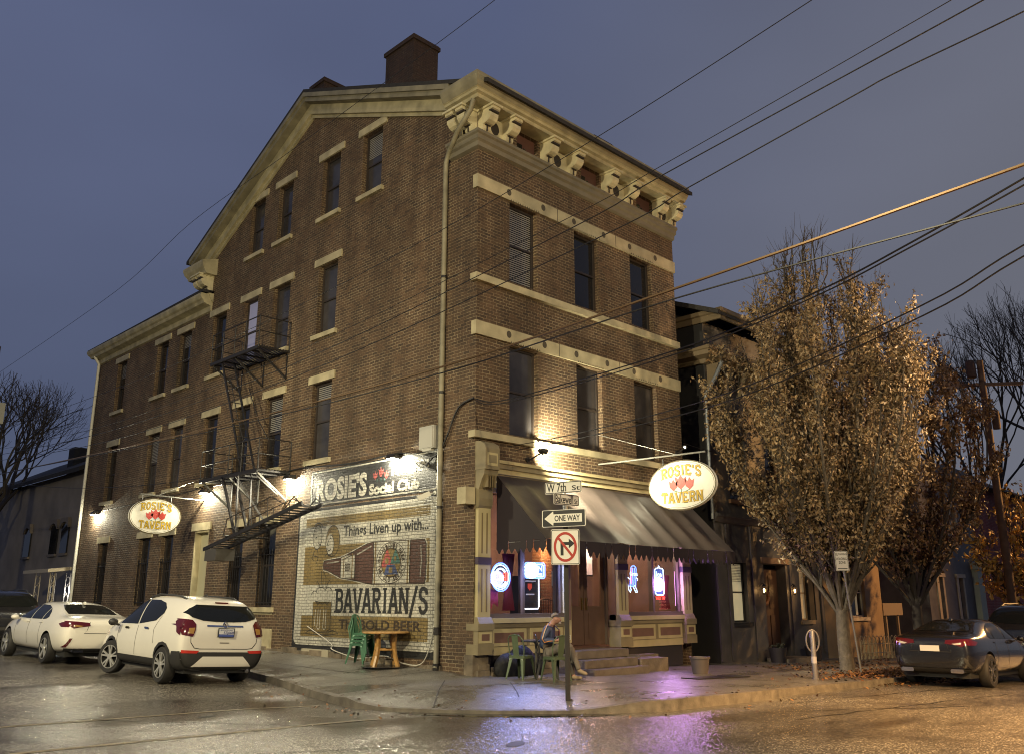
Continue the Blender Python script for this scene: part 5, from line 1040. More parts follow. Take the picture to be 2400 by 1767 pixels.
def car_shell(st,sx,sy,sz,paint,axles,rw,cut=.06):
    n=16; v=[];f=[]
    for x,zb,wb,zm,wm_,zs,ws,zt,wt in st:
        zmid=(zs+zt)/2; wmid=ws+(wt-ws)*.42
        h=[(wb*.8,zb),(wb,zb+.06),(wm_,zm),(ws,zs),(wmid,zmid),(wt,zt-.045*(1 if zt-zs>.2 else .4)),(wt*.8,zt-.008)]
        ring=[(0,zb)]+h+[(0,zt)]+[(-a,b) for a,b in h[::-1]]
        v+=[(x*sx,a*sy,b*sz) for a,b in ring]
    for i in range(len(st)-1):
        for j in range(n): f.append((i*n+j,i*n+(j+1)%n,(i+1)*n+(j+1)%n,(i+1)*n+j))
    f.append(tuple(range(n))); f.append(tuple((len(st)-1)*n+j for j in range(n-1,-1,-1)))
    me=bpy.data.meshes.new('shell'); me.from_pydata(v,[],f); bm=bmesh.new(); bm.from_mesh(me); bmesh.ops.recalc_face_normals(bm,faces=bm.faces); bm.to_mesh(me); bm.free()
    me.materials.append(paint); me.materials.append(M_under)
    o=bpy.data.objects.new('shell',me); col.objects.link(o); m=o.modifiers.new('s','SUBSURF'); m.levels=2; m.render_levels=2
    bpy.context.view_layer.update(); me2=eval_mesh(o); o.modifiers.clear(); o.data=me2
    bm=bmesh.new(); bm.from_mesh(me2); bvh=BVHTree.FromBMesh(bm); bm.free()
    mb=MB()
    for ax in axles:
        for s in (-1,1): mb.lathe([(rw+cut,s*.45*sy),(rw+cut,s*1.2*sy)],(ax,0,rw),28,'y')
    c=mb.build('cut',[M_under]); c.data.materials.clear(); c.data.materials.append(paint); c.data.materials.append(M_under); c.data.polygons.foreach_set('material_index',[1]*len(c.data.polygons))
    b=o.modifiers.new('b','BOOLEAN'); b.object=c; b.operation='DIFFERENCE'; b.solver='EXACT'
    bpy.context.view_layer.update(); me3=eval_mesh(o)
    for q in (o,c): bpy.data.objects.remove(q)
    me3.polygons.foreach_set('use_smooth',[True]*len(me3.polygons)); me3.set_sharp_from_angle(angle=R(38))
    return me3,bvh
def patch(bvh,poly,axis,sgn,off=.004,step=.06,scale=None):
    """skin patch: the outline poly laid on the body along an axis; returns an MB in car space"""
    bm=bmesh.new(); vs=[bm.verts.new((a,b,0)) for a,b in poly]
    for t in tessellate_polygon([[Vector((a,b,0)) for a,b in poly]]): bm.faces.new([vs[i] for i in t])
    for k in (0,1):
        lo=min(p[k] for p in poly); hi=max(p[k] for p in poly); q=lo+step
        while q<hi-1e-3:
            no=(1,0,0) if k==0 else (0,1,0); co=(q,0,0) if k==0 else (0,q,0)
            bmesh.ops.bisect_plane(bm,geom=bm.verts[:]+bm.edges[:]+bm.faces[:],plane_co=co,plane_no=no); q+=step
    bmesh.ops.remove_doubles(bm,verts=bm.verts[:],dist=1e-5)
    mb=MB(); idx={}
    for v in bm.verts:
        a,b=v.co.x,v.co.y
        o,d=((Vector((a,sgn*3,b)),Vector((0,-sgn,0))) if axis=='y' else (Vector((sgn*5,a,b)),Vector((-sgn,0,0))) if axis=='x' else (Vector((a,b,4)),Vector((0,0,-1))))
        h,nn,_,_=bvh.ray_cast(o,d)
        if h is None:
            h,nn,_,_=bvh.find_nearest(o+d*(3-.9 if axis=='y' else 3))
        if nn.dot(d)>0: nn=-nn
        idx[v.index]=len(mb.v); mb.v.append(tuple(h+nn*off))
    bm.verts.index_update()
    for f in bm.faces: mb.f.append(tuple(v.index for v in f.verts)); mb.m.append(0)
    mb.v=[mb.v[i] for i in range(len(mb.v))]; bm.free(); return mb
def wheel(t_,M,pos,rw,side,steer=0,spokes=5,wd=.2,rim=M_rim,double=True):
    L_=M@Matrix.Translation(pos)@Matrix.Rotation(steer,4,'Z')@(Matrix.Identity(4) if side>0 else Matrix.Rotation(pi,4,'Z'))
    mb=MB(); h=wd/2; rr=rw*.70; mb.lathe([(rr,-h),(rw*.93,-h),(rw*.985,-h*.75),(rw,-h*.4),(rw,h*.4),(rw*.985,h*.75),(rw*.93,h),(rr*1.03,h),(rr,h*.85)],n=30,axis='y',cap=False); mb.xf(L_); w_=mb.build('wheel',M_tyre,t_,smooth=35)
    mb=MB(); mb.lathe([(rr*1.0,h*.86),(rr*1.0,h*.95),(rr*.93,h*.95),(rr*.91,h*.3),(0.0,h*.15)],n=30,axis='y',m=1,cap=False)
    for k in range(spokes):
        a=2*pi*k/spokes+.3
        for da in ((-.19,.19) if double else (0,)):
            p=Vector((.05*math.cos(a+da*.4),h*.78,.05*math.sin(a+da*.4))); q=Vector((rr*.95*math.cos(a+da),h*.86,rr*.95*math.sin(a+da))); mb.bar(p,q,.032 if double else .07,.03,(0,1,0))
    mb.lathe([(.07,h*.8),(.06,h*.95),(.0,h*.97)],n=12,axis='y'); mb.lathe([(rr,h*.9),(rr,h*1.0),(rr*.95,h*1.0),(rr*.95,h*.9)],n=30,axis='y',cap=False); mb.xf(L_); mb.build('rim',[rim,M_rimd],w_)
    return w_
def mirrorz(poly): return [(-a,b) for a,b in poly][::-1]
def build_suv(name,label,loc,rz,paint,rx=0,ry=0,plate=None,s=1.,simple=False,steer=0,cat='suv',lit=None):
    t_=thing(name,label,cat,loc,rz,None,rx,ry); M=wm(t_); S_=Matrix.Diagonal((s,s,s,1)); rw=.34*s
    me,bvh=car_shell(SUV,s,s,s,paint,(-1.335*s,1.22*s),rw); me.transform(M); body=link('body',me,t_)
    def P_(nm,poly,ax,sg,m,off=.007,par=t_,step=.04): 
        mb=patch(bvh,[(a*s,b*s) for a,b in poly],ax,sg,off*s,step); mb.xf(M); return mb.build(nm,m,par,smooth=True)
    fw=[(1.02,1.04),(.56,1.42),(.2,1.545),(.1,1.55),(.03,1.06)]; rwn=[(-.03,1.065),(.03,1.55),(-.45,1.55),(-.80,1.50),(-.98,1.40),(-1.0,1.30),(-.78,1.15)]
    for sg in (1,-1):
        P_('side_window',[(a,b) for a,b in fw],'y',sg,M_cglass); P_('side_window',rwn,'y',sg,M_cglass)
        P_('sill_cladding',[(.86,.26),(.86,.44),(-.97,.44),(-.97,.26)],'y',sg,M_plastic,.006)
    P_('rear_window',[(-.54,1.485),(.54,1.485),(.66,1.41),(.735,1.33),(.66,1.25),(.45,1.195),(.2,1.18),(-.2,1.18),(-.45,1.195),(-.66,1.25),(-.735,1.33),(-.66,1.41)],'x',-1,M_cglass,.012)
    P_('windscreen',[(.52,-.5),(.52,.5),(1.2,.62),(1.22,0),(1.2,-.62)],'z',1,M_cglass,.005)
    bk=P_('rear_bumper',[(-.84,.62),(.84,.62),(.84,.34),(.6,.30),(-.6,.30),(-.84,.34)],'x',-1,M_plastic,.012)
    P_('skid_plate',[(-.42,.54),(.42,.54),(.62,.36),(-.62,.36)],'x',-1,paint,.02,bk)
    for sg in (1,-1):
        P_('rear_arch_trim',[(-1.72,.33),(-1.735,.5),(-1.66,.64),(-1.5,.745),(-1.335,.775),(-1.17,.745),(-1.02,.64),(-.95,.5),(-.94,.30),(-1.0,.30),(-1.0,.5),(-1.07,.6),(-1.2,.69),(-1.335,.715),(-1.47,.69),(-1.6,.6),(-1.67,.5),(-1.665,.33)],'y',sg,M_plastic,.008)
        P_('bumper_side',[(-1.742,.30),(-1.745,.5),(-1.80,.625),(-2.07,.635),(-2.07,.30)],'y',sg,M_plastic,.03,step=.03)
        P_('front_arch_trim',[(a+2.555,b) for a,b in [(-1.72,.33),(-1.735,.5),(-1.66,.64),(-1.5,.745),(-1.335,.775),(-1.17,.745),(-1.02,.64),(-.95,.5),(-.94,.30),(-1.0,.30),(-1.0,.5),(-1.07,.6),(-1.2,.69),(-1.335,.715),(-1.47,.69),(-1.6,.6),(-1.67,.5),(-1.665,.33)]],'y',sg,M_plastic,.008)
        tl=[(.60,1.12),(.66,1.20),(.83,1.22),(.86,1.10),(.84,.93),(.66,.90),(.62,1.0)]
        tl=tl if sg>0 else mirrorz(tl)
        q=P_('tail_light',tl,'x',-1,M_tail,.018); P_('tail_light_side',[(-2.0,1.19),(-1.72,1.20),(-1.68,1.16),(-1.80,1.06),(-1.86,.97),(-2.0,.92)],'y',sg,M_tail,.016)
        am=[(.63,1.06),(.74,1.05),(.75,.96),(.66,.95)]; P_('indicator',am if sg>0 else mirrorz(am),'x',-1,M_amber,.026,q,.05)
        rf=[(.50,.645),(.83,.655),(.83,.60),(.55,.595)]; P_('reflector',rf if sg>0 else mirrorz(rf),'x',-1,lit or M_tail,.018)
        P_('door_handle',[(-.58,1.01),(-.38,1.015),(-.38,.98),(-.58,.975)],'y',sg,M_chrome,.02); P_('door_handle',[(.40,.985),(.60,.985),(.60,.95),(.40,.95)],'y',sg,M_chrome,.02)
        mb=MB(); mb.ell((.93*s,sg*1.0*s,1.06*s),.09*s,.10*s,.075*s,10,8); mb.bar((.98*s,sg*.85*s,1.0*s),(.95*s,sg*.98*s,1.03*s),.05*s,.04*s); mb.xf(M); mb.build('mirror',M_plastic,t_,smooth=True)
        mb=MB(); mb.tube([(-1.45*s,sg*.55*s,1.58*s),(-1.2*s,sg*.56*s,1.645*s),(-.2*s,sg*.56*s,1.665*s),(.2*s,sg*.55*s,1.6*s)],.022*s,6); mb.xf(M); mb.build('roof_rail',M_plastic,t_,smooth=True)
        if not simple: 
            sm=[(.02,.46),(.02,1.03),(.045,1.03),(.045,.46)]; P_('door_seam',[(a-.035,b) for a,b in [(.0,.46),(.0,1.04),(.012,1.04),(.012,.46)]],'y',sg,M_under,.003)
            P_('door_seam',[(.9,.5),(.95,.98),(.962,.98),(.912,.5)],'y',sg,M_under,.003); P_('door_seam',[(-.9,.72),(-.82,.98),(-.98,1.25),(-.968,1.25),(-.808,.98),(-.888,.72)],'y',sg,M_under,.003)
    for ax,st in ((-1.335,0),(1.22,steer)):
        for sg in (1,-1): wheel(t_,M,(ax*s,sg*.78*s,rw),rw,sg,st,5,.215*s)
    mb=MB(); mb.box(-2.0*s,1.9*s,-.7*s,.7*s,.22*s,.34*s); mb.xf(M); mb.build('underbody',M_under,t_)
    mb=MB(); mb.tube([(-1.9*s,-.55*s,.27*s),(-2.1*s,-.57*s,.26*s)],.04*s,10); mb.xf(M); mb.build('exhaust',M_chrome,t_)
    if not simple:
        P_('tailgate_seam',[(.70,1.0),(.68,.80),(.6,.70),(.5,.685),(-.5,.685),(-.6,.70),(-.68,.80),(-.70,1.0),(-.712,1.0),(-.692,.79),(-.61,.688),(-.5,.672),(.5,.672),(.61,.688),(.692,.79),(.712,1.0)],'x',-1,M_under,.003)
        P_('chrome_strip',[(-.38,1.115),(.38,1.115),(.38,1.085),(-.38,1.085)],'x',-1,M_chrome,.015); P_('brake_lamp',[(-.14,1.545),(.14,1.545),(.14,1.52),(-.14,1.52)],'x',-1,M_tail,.012)
        mb=MB(); mb.tube([(-2.09,a,b) for a,b in blob(0,1.13,.045,.055,14)],.010,5,closed=True); mb.tube([(-2.095,-.03,1.10),(-2.095,.03,1.16)],.012,5); mb.xf(M); mb.build('badge',M_chrome,t_)
        mb=MB(); mb.box(-2.165,-2.155,-.175,.175,.90,1.07); mb.xf(M); pl=mb.build('licence_plate',mk('plate_frame',(.02,.02,.025),.4),t_)
        mb=MB(); mb.box(-2.17,-2.1655,-.155,.155,.955,1.055); mb.xf(M); mb.build('plate_face',mk('plate_white',(.55,.56,.6),.4),pl); mb=MB(); mb.box(-2.1705,-2.1656,-.155,.155,.912,.954); mb.xf(M); mb.build('plate_band',mk('plate_blue',(.06,.09,.3),.4),pl)
        Fp=lambda u,v,d:(-2.172+d,-u,v); mb=MB(); text_on(mb,plate or 'S7J660',Fp,-.06,.15,.945,1.012,0,.02); text_on(mb,'BICENTENNIAL',Fp,-.13,.13,1.022,1.045,0,.01); mb.xf(M); mb.build('plate_lettering',mk('plate_ink',(.03,.04,.18),.5),pl)
        P_('tailgate_grip',[(-.1,.80),(.1,.80),(.1,.785),(-.1,.785)],'x',-1,M_under,.006)
        mb=MB(); mb.prism([(-1.15,1.66),(-1.0,1.66),(-1.12,1.70)],lambda a,b,w_:(a,w_,b),-.02,.02); mb.xf(M); mb.build('antenna_fin',M_plastic,t_)
    return t_
def build_sedan(name,label,loc,rz,paint,sx,sy,rx=0,ry=0,plates=None,rim=M_rim,tailstyle=0):
    t_=thing(name,label,'car',loc,rz,None,rx,ry); M=wm(t_); rw=.345
    wb=1.435*sx; me,bvh=car_shell(SED,sx,sy,1,paint,(-1.35*sx,1.52*sx),rw); me.transform(M); link('body',me,t_)
    def P_(nm,poly,ax,sg,m,off=.007,par=t_,step=.04):
        pl=[(a*(sx if ax in 'yz' else sy),b*(sy if ax=='z' else 1)) for a,b in poly]; mb=patch(bvh,pl,ax,sg,off,step); mb.xf(M); return mb.build(nm,m,par,smooth=True)
    for sg in (1,-1):
        P_('side_window',[(.93,.99),(.55,1.22),(.28,1.31),(.1,1.335),(.06,.99)],'y',sg,M_cglass); P_('side_window',[(.0,.99),(.04,1.335),(-.45,1.325),(-.72,1.27),(-.72,1.0)],'y',sg,M_cglass); P_('quarter_window',[(-.77,1.0),(-.77,1.26),(-.98,1.17),(-1.12,1.06),(-1.0,1.01)],'y',sg,M_cglass)
        P_('door_handle',[(.05,.93),(.25,.93),(.25,.905),(.05,.905)],'y',sg,paint,.02); P_('door_handle',[(-.88,.94),(-.68,.94),(-.68,.915),(-.88,.915)],'y',sg,paint,.02)
        for q in (.03,.98,-.80): P_('door_seam',[(q,.40),(q+.0,.97),(q+.012,.97),(q+.012,.40)],'y',sg,M_under,.003)
        tl=[(.34,.90),(.36,.97),(.62,.99),(.84,1.0),(.86,.93),(.70,.84),(.58,.87)]
        q=P_('tail_light',tl if sg>0 else mirrorz(tl),'x',-1,M_tail,.012); P_('tail_light_side',[(-2.40,.99),(-2.12,.965),(-2.0,.93),(-2.15,.87),(-2.40,.87)],'y',sg,M_tail,.014)
        cl=[(.5,.90),(.68,.925),(.68,.885),(.56,.875)]; P_('reversing_light',cl if sg>0 else mirrorz(cl),'x',-1,M_tailc if tailstyle else M_amber,.02,q,.05)
        vt=[(.70,.62),(.76,.62),(.84,.42),(.78,.42)]; P_('bumper_vent',vt if sg>0 else mirrorz(vt),'x',-1,M_tail if tailstyle==0 else M_plastic,.010)
        mb=MB(); mb.ell((.80*sx,sg*1.02*sy,1.0),.09,.10,.065,10,8); mb.bar((.86*sx,sg*.88*sy,.96),(.82*sx,sg*1.0*sy,.98),.05,.03); mb.xf(M); mb.build('mirror',paint,t_,smooth=True)
    P_('rear_window',[(-1.62,-.58),(-1.64,0),(-1.62,.58),(-1.25,.56),(-.90,.47),(-.88,0),(-.90,-.47),(-1.25,-.56)],'z',1,M_cglass,.005); P_('windscreen',[(.5,-.48),(.5,.48),(1.08,.62),(1.12,0),(1.08,-.62)],'z',1,M_cglass,.005)
    P_('boot_seam',[(.34,.99),(.40,.80),(.46,.74),(-.46,.74),(-.40,.80),(-.34,.99),(-.352,.99),(-.412,.795),(-.47,.728),(.47,.728),(.412,.795),(.352,.99)],'x',-1,M_under,.003)
    P_('bumper_valance',[(-.8,.40),(.8,.40),(.76,.32),(-.76,.32)],'x',-1,M_plastic,.012)
    for sg in (1,-1):
        mb=MB(); mb.prism(rrect(sg*.55*sy-.13,sg*.55*sy+.13,.31,.39,.03),lambda a,b,w_:(w_,a,b),-2.47*sx,-2.2*sx); mb.xf(M); mb.build('exhaust',M_chrome,t_)
    for ax in (-1.35*sx,1.52*sx):
        for sg in (1,-1): wheel(t_,M,(ax,sg*.83*sy,rw),rw,sg,0,5,.22,rim,tailstyle==1)
    mb=MB(); mb.box(-2.2*sx,2.1*sx,-.74*sy,.74*sy,.2,.36); mb.xf(M); mb.build('underbody',M_under,t_)
    mb=MB(); mb.prism([(-1.0*sx,1.37),(-.86*sx,1.395),(-.98*sx,1.44)],lambda a,b,w_:(a,w_,b),-.025,.025); mb.xf(M); mb.build('antenna_fin',paint,t_)
    if plates:
        mb=MB(); mb.box(-2.485*sx,-2.476*sx,-.2,.2,.74,.86); mb.xf(M); mb.build('licence_plate',mk('plate_pale',(.5,.5,.48),.35),t_)
    return t_
M_pw=mk('pearl_white_paint',(.66,.63,.56),.28,coat=1.,var=.03,vs=2); M_pk=mk('black_paint',(.010,.010,.012),.22,coat=1.); M_pg=mk('wet_dark_paint',(.006,.006,.007),.22,coat=.8,bump=.06,bs=160)
def road_pos(x,y,dz=0): return (x,y,road_z(x,y)+dz)
build_suv('parked_suv','white small sport utility car with black lower trim parked by the kerb',(-4.09,4.9,.02*4.9-.02),R(90),M_pw,R(2.4),R(-1.1),lit=mk('reflector_red',(.45,.03,.02),.25),steer=R(20))
build_sedan('parked_car','white saloon car parked in front of the white sport utility car',(-4.30,10.8,.02*10.8-.03),R(90.5),M_pw,1,1,R(2.0),R(-1.1))
build_suv('parked_suv','black sport utility car parked at the far left beyond the white saloon',(-4.4,17.3,.02*17.3-.05),R(90),M_pk,R(1.5),R(-1.1),s=1.02,simple=True)
build_sedan('parked_car','wet black saloon car parked under the trees on the right',(9.85,-6.28,-.2),R(0),M_pg,.935,.93,0,R(1.1),plates=True,tailstyle=1,rim=mk('grey_rim',(.10,.10,.10),.35,metal=.7))
build_suv('parked_suv','black sport utility car parked ahead of the black saloon at the right edge',(15.6,-6.5,-.32),R(0),M_pk,0,R(1.1),s=1.12,simple=True)
# ------------------------------------------------ the seated man
def skin(name,V,E_,rad,mats,parent,M,root=0,sub=2):
    me=bpy.data.meshes.new(name); me.from_pydata([tuple(M@Vector(p)) for p in V],E_,[]); o=bpy.data.objects.new(name,me); col.objects.link(o)
    m=o.modifiers.new('k','SKIN'); m.use_smooth_shade=True; m.branch_smoothing=.6
    for i,r in enumerate(rad):
        q=me.skin_vertices[0].data[i]; q.radius=r if isinstance(r,tuple) else (r,r); q.use_root=(i==root)
    s=o.modifiers.new('s','SUBSURF'); s.levels=sub; s.render_levels=sub
    bpy.context.view_layer.update(); me2=eval_mesh(o); bpy.data.objects.remove(o)
    me2.materials.clear(); me2.materials.append(mats); me2.polygons.foreach_set('use_smooth',[True]*len(me2.polygons)); return link(name,me2,parent)
mz=walk_z(*SEATC); man=thing('person','man in a blue striped jacket and beige trousers seated at the small table, looking down','person',(SEATC[0],SEATC[1],mz),R(-58)); MM=wm(man)
M_skin=mk('skin',(.36,.19,.14),.5); M_jack=mk('jacket_blue',(.055,.075,.15),.5,bump=.5,bs=12); M_or=mk('stripe_orange',(.55,.22,.06),.5); M_trou=mk('trouser_beige',(.145,.13,.112),.8,bump=.6,bs=14); M_shirt=mk('dark_shirt',(.035,.012,.015),.7); M_shoe=mk('shoe_tan',(.24,.19,.13),.6); M_hair=mk('grey_hair',(.26,.22,.20),.8,bump=.6,bs=120)
V=[(-.02,0,.52),(-.01,0,.70),(.04,0,.92),(.09,0,1.03),(.13,0,1.09),(.185,0,1.15),(.195,0,1.215),(.29,0,1.135),(.255,0,1.075),
 (.05,-.19,1.0),(-.05,-.25,.75),(.2,-.13,.745),(.27,-.09,.755),(.06,.19,1.0),(.05,.25,.76),(.24,.09,.755),(.30,.06,.765),
 (.0,-.10,.5),(.45,-.05,.66),(.60,.02,.22),(.69,.03,.13),(.0,.10,.5),(.44,.10,.56),(.47,.09,.09),(.59,.08,.03),(.20,-.085,1.155),(.20,.085,1.155)]
Ed=[(0,1),(1,2),(2,3),(3,4),(4,5),(5,6),(5,7),(5,8),(2,9),(9,10),(10,11),(11,12),(2,13),(13,14),(14,15),(15,16),(0,17),(17,18),(18,19),(19,20),(0,21),(21,22),(22,23),(23,24),(5,25),(5,26)]
rad=[.13,.12,.14,.09,.058,.088,.078,.02,.045,.06,.047,.033,.03,.06,.047,.033,.03,.09,.065,.042,.03,.09,.065,.042,.03,.02,.02]
for (b,s_) in ((12,-1),(16,1)):
    px,py,pz=V[b]
    for k,(dx,dy,dz) in enumerate(((.055,-.03,.01),(.065,-.012,.012),(.062,.006,.008),(.05,.022,.0))):
        i=len(V); V.append((px+dx*.6,py-s_*dy,pz+dz)); V.append((px+dx*.95,py-s_*dy-s_*.008,pz+dz-.03)); Ed+= [(b,i),(i,i+1)]; rad+=[.010,.008]
    i=len(V); V.append((px+.02,py-s_*.035,pz+.02)); V.append((px+.045,py-s_*.04,pz+.022)); Ed+=[(b,i),(i,i+1)]; rad+=[.011,.009]
skin('body',V,Ed,rad,M_skin,man,MM)
JV=[(-.03,0,.54),(-.02,0,.72),(.035,0,.93),(.085,0,1.02),(.05,-.185,1.0),(-.055,-.25,.76),(.07,-.20,.745),(.18,-.14,.745),(.06,.185,1.0),(.05,.25,.77),(.14,.17,.755),(.22,.10,.755)]
skin('jacket',JV,[(0,1),(1,2),(2,3),(2,4),(4,5),(5,6),(6,7),(2,8),(8,9),(9,10),(10,11)],[(.155,.19),(.15,.185),(.165,.20),.10,.085,.072,.062,.052,.085,.072,.062,.052],M_jack,man,MM)
TV=[(-.02,0,.52),(.05,-.10,.51),(.25,-.09,.60),(.46,-.05,.665),(.54,-.01,.42),(.625,.022,.175),(.05,.10,.51),(.25,.10,.55),(.45,.10,.57),(.47,.09,.3),(.478,.09,.05)]
skin('trousers',TV,[(0,1),(1,2),(2,3),(3,4),(4,5),(0,6),(6,7),(7,8),(8,9),(9,10)],[(.15,.17),.105,.092,.078,.066,.064,.105,.092,.078,.066,.064],M_trou,man,MM)
for a,b,c_ in (((.585,.02,.20),(.66,.03,.155),(.80,.035,.10)),((.45,.09,.045),(.54,.085,.04),(.69,.075,.032))): skin('shoe',[a,b,c_],[(0,1),(1,2)],[.05,.047,.036],M_shoe,man,MM)
mb=MB(); mb.ell((.166,0,1.212),.083,.079,.072,14,10); mb.v=[(x,y,max(z,1.215+.35*(x-.13)) if x>.12 else max(z,1.17)) for x,y,z in mb.v]; mb.xf(MM); mb.build('hair',M_hair,man,smooth=True)
mb=MB(); mb.ell((.262,0,1.075),.035,.04,.03,10,6); mb.xf(MM); mb.build('beard',mk('grey_beard',(.25,.22,.2),.8),man,smooth=True)
mb=MB(); 
for s_ in (-1,1): mb.ell((.262,s_*.033,1.16),.012,.014,.008,8,5)
mb.xf(MM); mb.build('eyes',mk('eye_dark',(.02,.015,.015),.4),man)
mb=MB(); mb.add([(.13,-.09,1.05),(.13,.09,1.05),(.245,.06,.95),(.245,-.06,.95),(.215,.055,.76),(.215,-.055,.76)],[(0,1,2,3),(3,2,4,5)]); mb.xf(MM); sh=mb.build('shirt_front',M_shirt,man)
mb=MB(); mb.add([(.25,-.05,.955),(.25,.05,.955),(.24,.0,.82)],[(0,1,2)]); mb.xf(MM); mb.build('shirt_print',mk('print_red',(.35,.06,.03),.6),sh)
mb=MB(); mb.tube([(.07,-.12,1.075),(.05,-.205,1.075),(.0,-.295,.93),(-.04,-.325,.78),(0,-.30,.715),(.08,-.262,.735),(.17,-.19,.745)],.011,5); mb.xf(MM); mb.build('sleeve_stripe',M_or,man,smooth=True)
mb=MB(); mb.tube([(.08,-.12,1.09),(.06,-.225,1.07),(.012,-.31,.93),(-.028,-.335,.79)],.006,5); mb.xf(MM); mb.build('sleeve_stripe',mk('stripe_pale',(.5,.5,.48),.5),man,smooth=True)
t_=thing('tablet','dark tablet held in the hands of the seated man','tablet',tuple(MM@Vector((.36,0,.78)))); mb=MB(); mb.bar((.34,-.08,.77),(.34,.12,.77),.13,.012,(-.5,0,1)); mb.xf(MM); mb.build('slab',mk('tablet_black',(.015,.015,.018),.2),t_)
# ------------------------------------------------ neighbouring houses along the street
M_rowp=mk('dark_house_paint',(.072,.066,.066),.55,var=.25,vs=2.5,bump=.15,bs=20,coord='World'); M_rowd=mk('dark_side_wall',(.012,.0115,.013),.75,var=.2,vs=2,coord='World')
M_tanw=mk('tan_stucco',(.25,.17,.095),.75,var=.18,vs=1.5,bump=.25,bs=30,coord='World'); M_trimp=mk('pale_trim',(.34,.28,.19),.55,var=.12,vs=3,coord='World')
M_litwin=mk('lit_blind',(.5,.46,.34),.6,emit=(.85,.72,.42),es=.28,coord='World'); M_litdim=mk('lit_blind_dim',(.45,.38,.26),.6,emit=(.8,.58,.3),es=.16,coord='World')
def hwin(par,a,b,z0,z1,y=.12,lit=None,fm=None,blind=False):
    mb=MB(); f=.05
    mb.box(a+.002,a+f,y,y+.08,z0,z1); mb.box(b-f,b-.002,y,y+.08,z0,z1); mb.box(a+f,b-f,y,y+.08,z1-f,z1-.002); mb.box(a+f,b-f,y,y+.08,z0+.002,z0+f); m_=(z0+z1)/2; mb.box(a+f,b-f,y+.01,y+.08,m_-.02,m_+.02)
    o=mb.build('window',fm or M_dkbrown,par); mb=MB(); mb.box(a+f,b-f,y+.05,y+.06,z0+f,z1-f); mb.build('pane',lit or M_glass,o)
    if blind:
        mb=MB(); n=int((z1-z0)*.3/.045)
        for i in range(n): mb.box(a+f+.02,b-f-.02,y+.035,y+.045,z1-f-.03-i*.045-.012,z1-f-.03-i*.045+.012)
        mb.build('blind',mk('house_blind',(.5,.46,.36),.5),o)
    mb=MB(); mb.box(a-.1,b+.1,-.08,y,z0-.12,z0-.004); mb.build('sill',fm or M_rowp,o); return o
rh=thing('row_house','dark painted two storey row house with two lit ground floor windows and lantern lit door','house',(12.5,0,-.1))
mb=MB(); ro=[(10.12,10.95,1.03,2.72),(11.95,13.3,-.02,2.72),(14.15,15.15,1.03,2.72),(10.3,11.32,4.55,6.5),(12.5,13.4,4.55,6.5),(14.3,15.2,4.55,6.5)]
wall(mb,FRONT,[9.3,15.72],lambda x:9.84,lambda x:-.9,ro,.35); mb.build('wall',M_rowp,rh)
mb=MB(); mb.add([(9.3,0,-.9),(9.3,10,-.9),(9.3,10,9.6),(9.3,3.5,11.4),(9.3,0,9.85)],[(0,1,2,3,4)]); mb.add([(15.72,0,-.9),(15.72,10,-.9),(15.72,10,9.6),(15.72,3.5,11.4),(15.72,0,9.85)],[(0,1,2,3,4)]); mb.box(7.93,9.28,.9,1.1,-.9,8); mb.box(9.35,15.7,.5,.6,-.9,8.6); mb.build('side_wall',M_rowd,rh)
mb=MB(); mb.prism([(-.75,9.86),(3.5,11.55),(10,9.7),(10,9.85),(3.5,11.72),(-.75,10.0)],lambda u,v,w_:(w_,u,v),9.0,16); mb.build('roof',M_roof,rh)
mb=MB(); sweep(mb,[(9.3,.9),(9.3,0),(15.7,0)],[(-1,0),(0,-1)],[(0,8.5),(.12,8.5),(.16,8.62),(.42,8.68),(.46,8.8),(.5,8.82),(.5,8.92),(0,9.0)]); 
mb.build('cornice',mk('row_cornice',(.13,.095,.055),.55,coord='World'),rh)
mb=MB(); sweep(mb,[(9.3,1.0),(9.3,-.62),(11.9,-.62)],[(-1,0),(0,-1)],[(0,9.78),(.08,9.78),(.1,9.95),(.16,9.98),(.16,10.1),(0,10.12)]); mb.build('upper_eave',MAT['row_cornice'],rh)
for x in (9.5,10.1,11.2,12.4,13.6,14.8): 
    mb=MB(); mb.prism([(0,7.75),(-.1,7.8),(-.16,8.0),(-.3,8.25),(-.4,8.45),(-.4,8.5),(0,8.5)],lambda u,v,w_:(w_,u,v),x-.09,x+.09); mb.build('bracket',MAT['row_cornice'],rh)
mb=MB(); sweep(mb,[(9.3,0),(15.7,0)],[(0,-1)],[(0,3.82),(.07,3.85),(.12,3.98),(.16,4.0),(.16,4.08),(0,4.1)]); mb.build('string_course',M_rowp,rh)
for x in (9.38,9.95,11.3,13.55,15.55): 
    mb=MB(); mb.box(x-.08,x+.08,-.05,-.003,.0,3.8); mb.build('pilaster',M_rowp,rh)
hwin(rh,10.12,10.95,1.03,2.72,lit=M_litwin,blind=True,fm=M_rowd); hwin(rh,14.15,14.78,1.03,2.72,lit=M_litdim,blind=True,fm=mk('pane_frame_tan',(.3,.22,.13),.5))
mb=MB(); mb.box(14.78,15.15,.03,.16,1.03,2.72); mb.build('shutter',M_rowd,rh)
for a,b in ((10.3,11.32),(12.5,13.4),(14.3,15.2)): hwin(rh,a,b,4.55,6.5,fm=mk('brown_window_frame',(.16,.085,.045),.5))
mb=MB(); mb.box(12.0,13.25,.3,.34,-.02,2.6); mb.box(12.1,12.55,.28,.299,.2,1.2); mb.box(12.7,13.15,.28,.299,.2,1.2); mb.box(12.1,12.55,.28,.299,1.4,2.4); mb.box(12.7,13.15,.28,.299,1.4,2.4); d=mb.build('door',mk('dark_wood_door',(.05,.024,.014),.45,coord='World'),rh)
